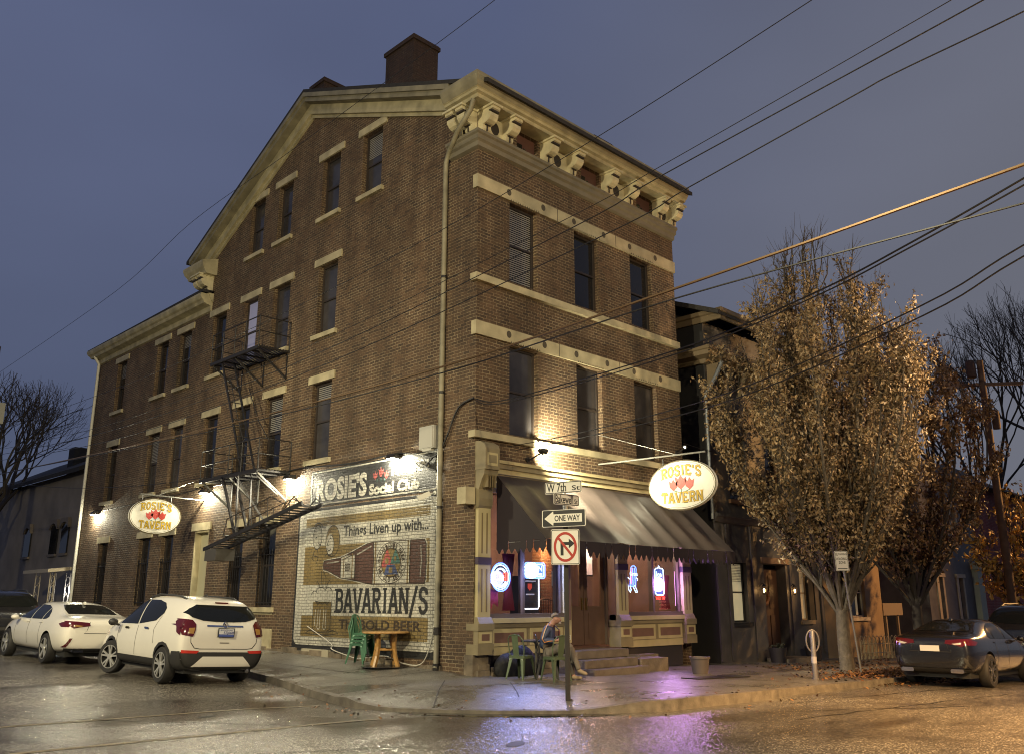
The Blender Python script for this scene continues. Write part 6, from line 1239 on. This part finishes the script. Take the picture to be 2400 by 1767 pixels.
mb=MB(); mb.box(11.8,13.45,-.06,.0-.003,2.74,2.92); mb.build('lintel',mk('door_head',(.20,.12,.07),.5),d)
mb=MB(); mb.prism(rrect(11.7,13.4,-.75,-.02,.06),lambda u,v,w_:(u,v,w_),-.6,.0); mb.build('doorstep',M_stone,rh)
mb=MB(); mb.tube([(9.55,-.45,8.55),(9.42,-.3,8.1),(9.2,-.1,7.6)],.06,8); mb.tube([(9.2,-.05,7.6),(9.2,-.05,3.9)],.045,8); mb.build('downspout',mk('pale_grey_pipe',(.17,.18,.2),.4),rh,smooth=True)
mb=MB(); mb.tube([(12.25+.22*math.cos(a)-.0,.2,1.75+.22*math.sin(a)) for a in np.linspace(0,2*pi,15)[:-1]],.06,6,closed=True); tag(mb.build('door_wreath',mk('wreath_brown',(.20,.09,.04),.8,bump=1.,bs=30)),'round reddish brown wreath hanging on the dark lantern lit door','wreath')
def lantern(x,label):
    t_=thing('wall_lantern',label,'lantern',(x,0,1.95),0,'lanterns beside the dark row house door'); z=1.95
    mb=MB(); mb.tube([(x,-.003,z+.1),(x,-.12,z+.2),(x,-.16,z+.16)],.012,5); mb.lathe([(.075,z+.1),(.02,z+.17),(0,z+.18)],(x,-.16,0),6); mb.lathe([(.05,z-.14),(.045,z-.12),(0,z-.12)],(x,-.16,0),6)
    for k in range(6): a=2*pi*k/6; mb.tube([(x+.048*math.cos(a),-.16+.048*math.sin(a),z-.13),(x+.07*math.cos(a),-.16+.07*math.sin(a),z+.1)],.006,4)
    mb.build('lantern_frame',M_iron,t_); mb=MB(); mb.ell((x,-.16,z-.02),.03,.03,.06,8,6); mb.build('bulb',glow('lantern_bulb',(1,.55,.18),28),t_,smooth=True)
    lamp('lantern_light','POINT',(x,-.30,z-.02),2.2,(1,.55,.2),None,.04)
lantern(11.62,'small lit lantern at the tavern side of the dark row house door'); lantern(13.5,'small lit lantern at the tree side of the dark row house door')
for x,l in ((11.55,'dark planter tub at the tavern side of the stone doorstep'),(13.75,'dark planter tub at the tree side of the stone doorstep')):
    z=walk_z(x,-.45); mb=MB(); mb.lathe([(0,0),(.2,0),(.27,.42),(.24,.42),(.23,.36),(0,.36)],(x,-.5,z),16); t_=thing('planter_tub',l,'planter',(x,-.5,z)); mb.build('tub',M_black,t_,smooth=40)
    mb=MB(); random.seed(int(x*10))
    for k in range(60):
        a=random.uniform(0,6.28); r_=random.uniform(0,.2); p=Vector((x+r_*math.cos(a),-.5+r_*math.sin(a),z+.36+random.uniform(0,.18))); u=Vector((random.gauss(0,1),random.gauss(0,1),random.gauss(0,1))).normalized()*.05; v=u.orthogonal().normalized()*.03; mb.add([p-u,p+v,p+u,p-v],[(0,1,2,3)])
    mb.build('foliage',mk('dark_leaf',(.03,.035,.02),.6),t_)
th=thing('tan_house','tan stuccoed house behind the hairpin fence and street tree','house',(18,0,-.3))
mb=MB(); wall(mb,FRONT,[15.74,20.3],lambda x:7.6,lambda x:-1,[(17.75,18.95,1.08,2.75),(17.75,18.95,4.4,6.2)],.3); mb.add([(20.3,0,-1),(20.3,9,-1),(20.3,9,7.6),(20.3,0,7.6)],[(0,1,2,3)]); mb.add([(15.74,0,7.6),(20.3,0,7.6),(20.3,9,7.6),(15.74,9,7.6)],[(0,1,2,3)]); mb.build('wall',M_tanw,th)
mb=MB(); sweep(mb,[(15.74,0),(20.3,0),(20.3,3)],[(0,-1),(1,0)],[(0,7.3),(.1,7.35),(.3,7.55),(.3,7.7),(0,7.75)]); mb.build('cornice',M_trimp,th)
hwin(th,17.75,18.95,1.08,2.75,fm=mk('white_window_frame',(.5,.43,.32),.5)); hwin(th,17.75,18.95,4.4,6.2,fm=MAT['white_window_frame'])
mb=MB()
for a,b in ((17.95,18.1),(18.45,18.6)): mb.box(a,b,.155,.165,1.15,2.6)
o=mb.build('curtain',M_litdim,th)
fh=thing('far_house','dark far row house with pale window trims and a pale column beyond the alley','house',(28,0,-.5))
mb=MB(); wall(mb,FRONT,[25,31.3],lambda x:7.5,lambda x:-1.2,[(25.9,26.7,.65,2.6),(28.2,29.1,.65,2.6),(25.9,26.7,3.9,5.6),(28.2,29.1,3.9,5.6)],.3); mb.add([(25,0,-1.2),(25,8,-1.2),(25,8,7.5),(25,0,7.5)],[(0,1,2,3)]); mb.build('wall',M_rowp,fh)
for a,b in ((25.9,26.7),(28.2,29.1)):
    for z0,z1 in ((.65,2.6),(3.9,5.6)):
        mb=MB(); mb.box(a-.02,a+.22,-.05,.1,z0,z1); mb.box(b-.16,b+.02,-.05,.1,z0,z1); mb.box(a-.08,b+.08,-.09,.1,z1,z1+.16); mb.box(a+.22,b-.16,.15,.2,z0,z1,1); mb.build('window',[M_trimp,M_glass],fh)
mb=MB(); mb.box(30.3,31.0,-.25,.0-.003,-.9,3.0); mb.box(30.15,31.15,-.35,.0-.003,3.0,3.3); mb.build('column',mk('pale_green_trim',(.26,.27,.2),.5,coord='World'),fh)
bh=thing('brick_house','far brick house with a lit porch behind the utility pole','house',(36,0,-.6))
mb=MB(); mb.box(31.6,44,1,10,-1.5,7.2); mb.build('wall',brick('far_red_brick',(.28,.05,.035),(.2,.04,.03),(.3,.2,.16)),bh); mb=MB(); mb.prism([(.4,7.2),(5.5,9.6),(10.6,7.2)],lambda u,v,w_:(w_,u,v),31.3,44.3); mb.build('roof',M_roof,bh)
mb=MB(); mb.box(31.9,32.3,.9,.99,2.1,2.35); mb.build('porch_lamp',glow('porch_glow',(1,.85,.8),18),bh); lamp('porch_light','POINT',(32.1,.55,2.3),24,(1,.6,.5),None,.1)
mb=MB(); mb.box(20.6,24.8,7,7.3,-1.2,5.2); tag(mb.build('alley_backdrop',M_rowd),'dark backdrop added to close the alley between the tan house and the far row house','wall')  # backdrop added to keep the alley dark
t_=thing('notice_board','pale board on two posts in the dark alley beside the tan house','notice board',(19.9,-1,-.4)); 
mb=MB(); mb.box(21.1,22.9,.3,.36,1.1,1.55); mb.build('board',mk('dim_board',(.2,.15,.1),.6),t_)
for x in (21.5,22.6): mb=MB(); mb.box(x-.05,x+.05,.37,.45,-.9,1.5); mb.build('post',MAT['dim_board'],t_)
# fences
M_hair=mk('cream_lit_iron',(.42,.32,.19),.5,coord='World'); t_=thing('hairpin_fence','low cream lit hairpin iron fence in front of the tan house','fence',(18,-1.0,-.3)); mb=MB(); x=15.95  # cream tone is the light on the iron, put into its colour
while x<20.2:
    z=base_z(x,0)+.1; mb.tube([(x,-1,z),(x,-1,z+.62)]+[(x+.13-.13*math.cos(R(a)),-1,z+.62+.13*math.sin(R(a))) for a in range(30,180,30)]+[(x+.26,-1,z+.62),(x+.26,-1,z)],.013,4); mb.tube([(x+.07,-1,z),(x+.07,-1,z+.55)]+[(x+.13-.06*math.cos(R(a)),-1,z+.55+.07*math.sin(R(a))) for a in range(45,180,45)]+[(x+.19,-1,z+.55),(x+.19,-1,z)],.010,4); x+=.3
mb.build('hoops',M_hair,t_); mb=MB()
for dz in (.22,.5): mb.tube([(15.95,-1.0,base_z(15.95,0)+.1+dz),(20.2,-1.0,base_z(20.2,0)+.1+dz)],.014,5)
mb.build('rail',M_hair,t_)
t_=thing('picket_fence','low white picket fence across the dark alley behind the black saloon','fence',(22.5,-.8,-.4)); x=20.5; M_pick=mk('picket_white',(.3,.25,.2),.6); mb=MB()
while x<25:
    z=base_z(x,0); mb.prism([(x,z+.1),(x+.09,z+.1),(x+.09,z+.85),(x+.045,z+.95),(x,z+.85)],lambda u,v,w_:(u,w_,v),-.82,-.8); x+=.19
mb.build('pickets',M_pick,t_); mb=MB(); mb.box(20.5,25,-.8+.001,-.76,-.2,-.13); mb.box(20.5,25,-.799,-.76,.2,.27); mb.build('rail',M_pick,t_)
# ------------------------------------------------ house and porch at the far left
lh=thing('far_left_house','dim grey house with hooded windows beyond the far end of the tavern','house',(4,30,.6))
mb=MB(); wall(mb,SIDE,[27,42],lambda y:7.3,lambda y:.2,[],.3); mb.v=[(x+1.2,y,z) for x,y,z in mb.v]; mb.add([(1.2,27,.2),(9,27,.2),(9,27,7.3),(5,27,9.2),(1.2,27,7.3)],[(0,1,2,3,4)]); mb.build('wall',mk('dim_house_wall',(.22,.19,.16),.75,var=.2,vs=1,coord='World'),lh)
mb=MB(); mb.prism([(.8,7.15),(5,9.3),(9.4,7.15),(9.4,7.35),(5,9.5),(.8,7.35)],lambda u,v,w_:(u,w_,v),26.5,42.5); rf=mb.build('roof',M_roof,lh); mb=MB(); mb.box(2.2,2.9,31.6,32.4,7.4,9.0); mb.build('chimney',M_rowd,rf)
for y in (27.9,29.3,33.0):
    mb=MB(); mb.box(1.13,1.19,y,y+.85,3.7,5.0); o=mb.build('window',M_glass,lh); mb=MB(); mb.prism([(y-.1,5.0),(y-.1,4.8),(y+.02,4.9),(y+.15,5.02),(y+.42,5.08),(y+.7,5.02),(y+.83,4.9),(y+.95,4.8),(y+.95,5.0),(y+.85,5.25),(y,5.25)],lambda u,v,w_:(w_,u,v),1.05,1.19); mb.build('hood',mk('window_hood',(.16,.13,.1),.6),o)
    mb=MB(); mb.box(1.08,1.19,y-.08,y+.93,3.58,3.69); mb.build('sill',MAT['window_hood'],o)
t_=thing('iron_porch','white porch with lacy iron columns beyond the far end of the tavern','porch',(.3,25.2,.5)); M_porch=mk('porch_white',(.42,.36,.26),.5)
mb=MB(); mb.prism([(-.75,2.72),(1.19,2.95),(1.19,3.08),(-.75,2.85)],lambda u,v,w_:(u,w_,v),23.9,26.95); mb.build('roof',M_porch,t_)
for x,y in ((-.55,25.9),(.05,25.9),(.62,25.9),(-.55,24.2)):
    mb=MB(); 
    for dx in (0,.17): mb.tube([(x+dx,y,.4),(x+dx,y,2.75)],.02,5)
    for k in range(6): z=.65+k*.36; mb.tube([(x+.085+.075*math.cos(a)*(1 if k%2 else -1),y,z+.16*math.sin(a)) for a in np.linspace(-1.6,3.4,9)],.010,4)
    mb.build('column',M_porch,t_)
mb=MB(); mb.box(-.7,1.15,24,26.9,.3,.55); mb.build('deck',M_rowd,t_)
mb=MB(); mb.ell((.9,26.0,2.0),.05,.05,.12,8,6); mb.build('porch_lamp',glow('blue_porch_glow',(.55,.7,1),6),t_,smooth=True); lamp('porch_light','POINT',(.75,25.7,2.0),35,(.8,.85,1),None,.1)
# ------------------------------------------------ trees
def branch_tree(name,label,base,H,Rad,fork,nst,nsub,ntw,seed,bark,leaves=0,leafm=None,leafsize=.1,trunk_r=.17,zlo=.0,up=1.,spread=1.,twl=.55,group=None,bare_top=.0,squash=1.,leafz=(0,1)):
    rg=random.Random(seed); t_=thing(name,label,'tree',base,0,group); B=Vector(base); mb=MB(); tw=MB(); anchors=[]
    mb.tube([B+Vector((0,0,-.2)),B+Vector((.01,.0,.15)),B+Vector((-.02,.01,fork*.6)),B+Vector((0,0,fork+.25))],[trunk_r*1.35,trunk_r*1.05,trunk_r*.95,trunk_r*.9],10)
    for i in range(nst):
        az=2*pi*i/nst*2.4+rg.uniform(-.4,.4); s_=((i+.5)/nst)**.75; top=fork+(H-fork)*(1.02-.42*s_**1.6)*rg.uniform(.92,1.0); R_=Rad*s_*rg.uniform(.85,1.05)
        pts=[];n=9; wob=rg.uniform(0,6)
        for k in range(n+1):
            t=k/n; r=R_*math.sin(pi*.64*t**1.12); pts.append(B+Vector((r*math.cos(az)+.12*math.sin(wob+t*5)*t,r*math.sin(az)*squash+.12*math.cos(wob+t*4)*t,fork-.1+(top-fork)*t)))
        mb.tube(pts,[trunk_r*.40*(1-t/n)**.8*(.6+.5*(1-s_))+.010 for t in range(n+1)],6)
        for j in range(nsub):
            t=rg.uniform(.1,.97); k=min(n-1,int(t*n)); p=pts[k].lerp(pts[k+1],t*n-k); tang=(pts[k+1]-pts[k]).normalized(); a2=rg.uniform(0,2*pi); out_=Vector((math.cos(a2),math.sin(a2)*squash,0))*rg.uniform(.25,.85)*spread+Vector((math.cos(az),math.sin(az),0))*.25
            d=(tang*.7+out_+Vector((0,0,up*.8))).normalized(); Ls=rg.uniform(.7,2.0)*(1-.45*t)*H/12; q=p+d*Ls+Vector((0,0,.12*Ls*up)); mid=p.lerp(q,.5)+Vector((rg.gauss(0,.06),rg.gauss(0,.06),-.05))
            mb.tube([p,mid,q],[.026*(1-t)+.010,.016,.006],4,cap=False); 
            for m in range(ntw):
                u=rg.uniform(.2,1.0); s0=p.lerp(mid,u*2) if u<.5 else mid.lerp(q,u*2-1); d2=(d+Vector((rg.gauss(0,.5),rg.gauss(0,.5),rg.gauss(.2,.4)*up))).normalized(); e0=s0+d2*twl*rg.uniform(.5,1.3); tw.tube([s0,s0.lerp(e0,.5)+Vector((rg.gauss(0,.02),rg.gauss(0,.02),0)),e0],[.007,.005,.002],3,cap=False); anchors.append((s0,e0))
    mb.build('trunk',bark,t_,smooth=True,fix=False); tw.build('twigs',bark,t_,fix=False)
    if leaves:
        lv=MB(); zs=[e[1].z-B.z for e in anchors]; zmax=max(zs)
        cnt=0; tries=0; wts=[rg.random()**2.2 for _ in anchors]; tone=[rg.choice((0,0,0,1,1,2)) for _ in anchors]
        while cnt<leaves and tries<leaves*20:
            tries+=1; ai=rg.randrange(len(anchors))
            if rg.random()>wts[ai]+.06: continue
            a,b=anchors[ai]; p=a.lerp(b,rg.uniform(.1,1.05)); zz=(p.z-B.z)/H
            if zz<leafz[0] or rg.random()<max(0,(zz-leafz[1])*5): continue
            p=p+Vector((rg.gauss(0,.07),rg.gauss(0,.07),rg.gauss(-.03,.07))); ax=Vector((rg.gauss(0,.7),rg.gauss(0,.7),-.7+rg.gauss(0,.6))).normalized(); wv=ax.orthogonal().normalized(); wv.rotate(Matrix.Rotation(rg.uniform(0,6.28),3,ax)); nv=ax.cross(wv); L_=leafsize*rg.uniform(.45,1.55); W_=L_*.27; mi=tone[ai] if rg.random()<.65 else rg.choice((0,1,2))
            c_=p+ax*L_*.5+nv*L_*.08
            lv.add([p,c_+wv*W_,p+ax*L_,c_-wv*W_,c_-nv*L_*.12],[(0,1,4),(1,2,4),(2,3,4),(3,0,4)],mi); cnt+=1
        lv.build('foliage',leafm,t_,fix=False)
    return t_
M_bark=mk('grey_bark',(.06,.048,.036),.8,var=.35,vs=8,bump=.8,bs=22,coord='World'); M_barkd=mk('dark_bark',(.035,.028,.022),.85,coord='World')
def leafmat(n_,c_): return mk(n_,c_,.5,spec=.6)
LT=[leafmat('dry_leaf_tan',(.17,.115,.055)),leafmat('dry_leaf_pale',(.25,.17,.085)),leafmat('dry_leaf_brown',(.085,.05,.025))]
LD=[leafmat('dull_leaf_brown',(.18,.10,.042)),leafmat('dull_leaf_rust',(.22,.13,.055)),leafmat('dull_leaf_dark',(.10,.058,.028))]
LY=[leafmat('yellow_leaf',(.42,.25,.04)),leafmat('yellow_leaf_pale',(.5,.33,.09)),leafmat('olive_leaf',(.14,.10,.025))]
branch_tree('street_tree','large vase shaped street tree with dry tan leaves beside the parking sign',(9.6,-3.45,walk_z(9.6,-3.45)-.02),12.1,2.95,1.35,26,26,8,5,M_bark,60000,LT,.098,.17,bare_top=.2,leafz=(.205,.72))
branch_tree('street_tree','darker brown leaved street tree behind the tan leaved one',(14.9,-3.3,walk_z(14.9,-3.3)),10.6,2.9,1.6,16,20,7,9,M_barkd,26000,LD,.115,.16,leafz=(.22,.93))
def fork_tree(name,label,base,H,r0,seed,depth=6,lean=(0,0),spread=.5,clear=.28):
    rg=random.Random(seed); t_=thing(name,label,'tree',base); mb=MB(); tw=MB(); B=Vector(base)
    def grow(p,d,L_,r,k):
        pts=[p]; q=p; dd=d
        for i in range(3):
            dd=(dd+Vector((rg.gauss(0,.16),rg.gauss(0,.16),.06+rg.gauss(0,.08)))).normalized(); q=q+dd*L_/3; pts.append(q)
        (mb if k>2 else tw).tube(pts,[r,r*.9,r*.8,r*.68],7 if k>3 else 4 if k>1 else 3,cap=False)
        if k==0: return
        n=rg.choice((2,3,3)) if k>1 else 3
        for i in range(n):
            a=2*pi*(i+rg.random()*.6)/n; o=dd.orthogonal().normalized(); o.rotate(Matrix.Rotation(a,3,dd)); s_=spread*rg.uniform(.6,1.3)*(.55 if i==0 else 1)
            nd=(dd+o*s_).normalized(); nd.z+=.12; grow(q if i<2 else pts[2],nd.normalized(),L_*rg.uniform(.66,.84),max(.006,r*(.72 if i==0 else .55)),k-1)
    tr=B+Vector((lean[0],lean[1],H*clear)); mb.tube([B-Vector((0,0,.3)),B.lerp(tr,.5),tr],[r0*1.2,r0,r0*.9],9,cap=False)
    for i in range(4):
        a=i*1.7+rg.random(); grow(tr-Vector((0,0,.2*i)),Vector((math.cos(a)*spread,math.sin(a)*spread,1)).normalized(),H*.235,r0*.55,depth)
    mb.build('trunk',M_barkd,t_,smooth=True,fix=False); tw.build('twigs',M_barkd,t_,fix=False); return t_
fork_tree('bare_tree','tall bare tree against the sky beside the utility pole',(43,2.8,-.9),18,.28,12,6,spread=.42)
fork_tree('bare_tree','tall bare tree with its crown running out of the right edge of the frame',(45.0,-1.6,-.9),18.3,.3,24,6,spread=.42)
fork_tree('bare_tree','spreading bare tree in front of the dark sky at the far left',(-.5,35,.7),12.0,.30,33,6,spread=.62,clear=.3)
branch_tree('street_tree','small tree with yellow leaves at the right edge of the frame',(20.8,-5.0,-.45),6.0,2.2,1.4,9,12,5,41,M_bark,3200,LY,.17,.09,leafz=(.2,1),up=.5,spread=1.4)
# fallen leaves: uncountable litter round the tree foot
mb=MB(); rg=random.Random(3)
for k in range(3400):
    if k<2300: x=rg.gauss(9.6,1.5); y=rg.gauss(-4.75,.5)
    else: x=rg.uniform(8.5,20); y=rg.uniform(-5.3,-1.2)
    if y>-5.36: z=walk_z(x,y)
    else: z=road_z(x,y)
    if y<-5.9 or y>-.3: continue
    hp=.16*math.exp(-((x-9.8)/1.5)**2-((y+4.85)/.4)**2)
    p=Vector((x,y,z+.012+rg.random()*hp)); a=rg.uniform(0,6.28); u=Vector((math.cos(a),math.sin(a),rg.gauss(0,.35)))*.05; v=Vector((-math.sin(a),math.cos(a),rg.gauss(0,.35)))*.03
    mb.add([p-u,p+v,p+u,p-v],[(0,1,2,3)],rg.choice((0,1,2)))
for k in range(170):
    i=rg.randrange(3,16); a_,b_=KERB[i],KERB[i+1]; t=rg.random(); x=a_[0]+(b_[0]-a_[0])*t+rg.gauss(-.15,.5); y=a_[1]+(b_[1]-a_[1])*t+rg.gauss(-.15,.5)
    z=walk_z(x,y) if inside(x,y) else road_z(x,y)
    p=Vector((x,y,z+.012)); q=rg.uniform(0,6.28); u=Vector((math.cos(q),math.sin(q),rg.gauss(0,.3)))*.035; v=Vector((-math.sin(q),math.cos(q),rg.gauss(0,.3)))*.022
    mb.add([p-u,p+v,p+u,p-v],[(0,1,2,3)],rg.choice((0,1,2)))
o=mb.build('fallen_leaves',[leafmat('wet_leaf_tan',(.20,.10,.035)),leafmat('wet_leaf_brown',(.12,.05,.02)),leafmat('wet_leaf_dark',(.06,.03,.015))],fix=False); o['kind']='stuff'; o['label']='wet fallen leaves heaped round the street tree and along the kerb'
# ------------------------------------------------ poles and overhead wires
M_pole=mk('pole_timber',(.075,.042,.027),.8,var=.3,vs=4,bump=.5,bs=14)
up_=thing('utility_pole','brown timber utility pole with a crossarm on the right','utility pole',(19.5,-4.6,-.5))
mb=MB(); mb.tube([(19.5,-4.6,-.6),(19.5,-4.6,9.7)],[.15,.105],12); mb.build('pole',M_pole,up_,smooth=True)
mb=MB(); mb.bar((18.75,-3.55,8.85),(20.25,-5.65,8.85),.12,.1); mb.build('crossarm',M_pole,up_); mb=MB(); mb.lathe([(0,9.1),(.15,9.1),(.16,9.2),(.16,9.6),(.12,9.7),(0,9.7)],(19.3,-4.35,0),12); mb.lathe([(0,7.3),(.12,7.3),(.13,7.4),(.13,7.9),(0,8.0)],(19.72,-4.8,0),12); mb.build('transformer',M_pole,up_,smooth=40)
lp=thing('utility_pole','timber utility pole with a pale box just off the left edge','utility pole',(-3.5,24.6,.4)); mb=MB(); mb.tube([(-3.5,24.6,.3),(-3.5,24.6,11.5)],[.18,.13],12); mb.build('pole',M_pole,lp,smooth=True)
mb=MB(); mb.box(-3.34,-2.94,24.45,24.85,8.42,9.25); mb.build('box',mk('pole_box',(.3,.29,.24),.5),lp)
def wire(label,pts,r=.014,m=None,name='overhead_wire'): cable(name,label,pts,r*.72,m or M_wire,6,0,'overhead wires','wire')
M_wire=mk('wire_black',(.014,.013,.013),.35,metal=.3); M_wireb=mk('wire_bronze',(.16,.10,.05),.3,metal=.6)
X=-3.3
wire('highest thin wire crossing the gable and chimney',[(X,-8,12.6),(X,-4.0,12.11),(X,2.8,11.78),(X,7.9,11.6),(X,12.9,10.9),(X-.15,24.5,10.3)],.009)
wire('thin wire running from the top edge down across the side wall to the left pole',[(X,-12.5,9.4),(X,-9.8,8.95),(X,-6.3,8.45),(X,-2.3,8.03),(X,3,7.75),(X,10.8,7.63),(X-.15,24.5,7.9)],.009)
wire('thin upper wire of the three crossing the cornice right corner',[(X,-14,8.5),(X,-11.36,8.09),(X,-7.42,7.54),(X,-5.5,7.3),(X,2,6.75),(X,12,6.6),(X-.15,24.5,7.2)],.008)
wire('middle black wire of the three crossing the cornice right corner',[(X+.05,-14,8.3),(X,-11.67,7.92),(X,-7.41,7.39),(X,-5.66,7.12),(X,2,6.5),(X,12,6.4),(X-.15,24.5,7.0)],.012)
wire('lowest black wire of the three crossing the cornice, with a spliced stretch',[(X,-14,7.8),(X,-12.02,7.59),(X,-10.67,7.49),(X,-10.12,7.41),(X,-7.85,7.06),(X,-6.15,6.8),(X,2,6.2),(X,12,6.1),(X-.15,24.5,6.8)],.012)
wire('thick bronze cable sweeping low from the right edge to the left pole',[(X,-14,6.05),(X,-11.8,5.91),(X,-7.55,5.68),(X,-3.11,5.51),(X,2.81,5.54),(X,10.01,5.74),(X-.05,22.45,6.17),(X-.18,24.5,6.3)],.026,M_wireb)
wire('black cable hanging just under the thick bronze cable',[(X,-14,5.45),(X,-11.75,5.5),(X,-7.54,5.54),(X,-3.12,5.40),(X,2.8,5.46),(X,10,5.68),(X-.18,24.5,6.22)],.016)
wire('upper cable of the twisted pair dropping to the brick corner',[(-3.95,-14,6.15),(-3.3,-11.8,5.77),(-2.96,-10.5,5.55),(-2.55,-9.1,5.4),(-1.85,-6.6,5.33),(-.4,-1.4,5.62),(-.02,-.02,5.93)],.016)
wire('lower cable of the twisted pair dropping to the brick corner',[(-3.95,-14,6.05),(-3.3,-11.8,5.70),(-2.96,-10.5,5.5),(-2.55,-9.1,5.35),(-1.85,-6.6,5.27),(-.4,-1.4,5.56),(-.03,-.02,5.88)],.014)
wire('upper wire of the two dropping to the awning end of the sill band',[(-4.05,-14,5.5),(-3.3,-11.7,5.07),(-2.87,-10.5,4.82),(-1.75,-7.4,4.55),(-.3,-3.4,4.7),(.85,-.15,4.95)],.013)
wire('lower wire of the two dropping to the awning end of the sill band',[(-4.05,-14,5.4),(-3.3,-11.67,4.95),(-2.87,-10.5,4.70),(-1.75,-7.4,4.43),(-.3,-3.4,4.6),(1.1,-.15,4.9)],.013)
wire('faint high wire behind the tan leaved street tree',[(26,-9,11.5),(22,-7,10.2),(18,-2.5,8.6),(14,.2,8.8)],.012)
wire('slack service wire from the front flood lamp past the oval sign to the right',[(7.55,-.3,5.85),(8.6,-.57,5.70),(10.3,-.99,5.66),(12.2,-1.45,6.0),(15,-2.15,6.75),(18.5,-3.0,7.7),(25,-4.6,10.2),(32,-6.3,13)],.012)
wire('upper service wire crossing the dark brown tree on the right',[(11.5,-.2,6.3),(15,-1.2,7.1),(18.5,-2.2,8.2),(25,-4.6,10.8),(32,-6.3,13.6)],.012)
wire('slack wire from the left pole along the upper side wall',[(-3.5,24.5,6.15),(-2.6,17,5.25),(-1.8,11,4.95),(-.02,7.0,5.35)],.011)
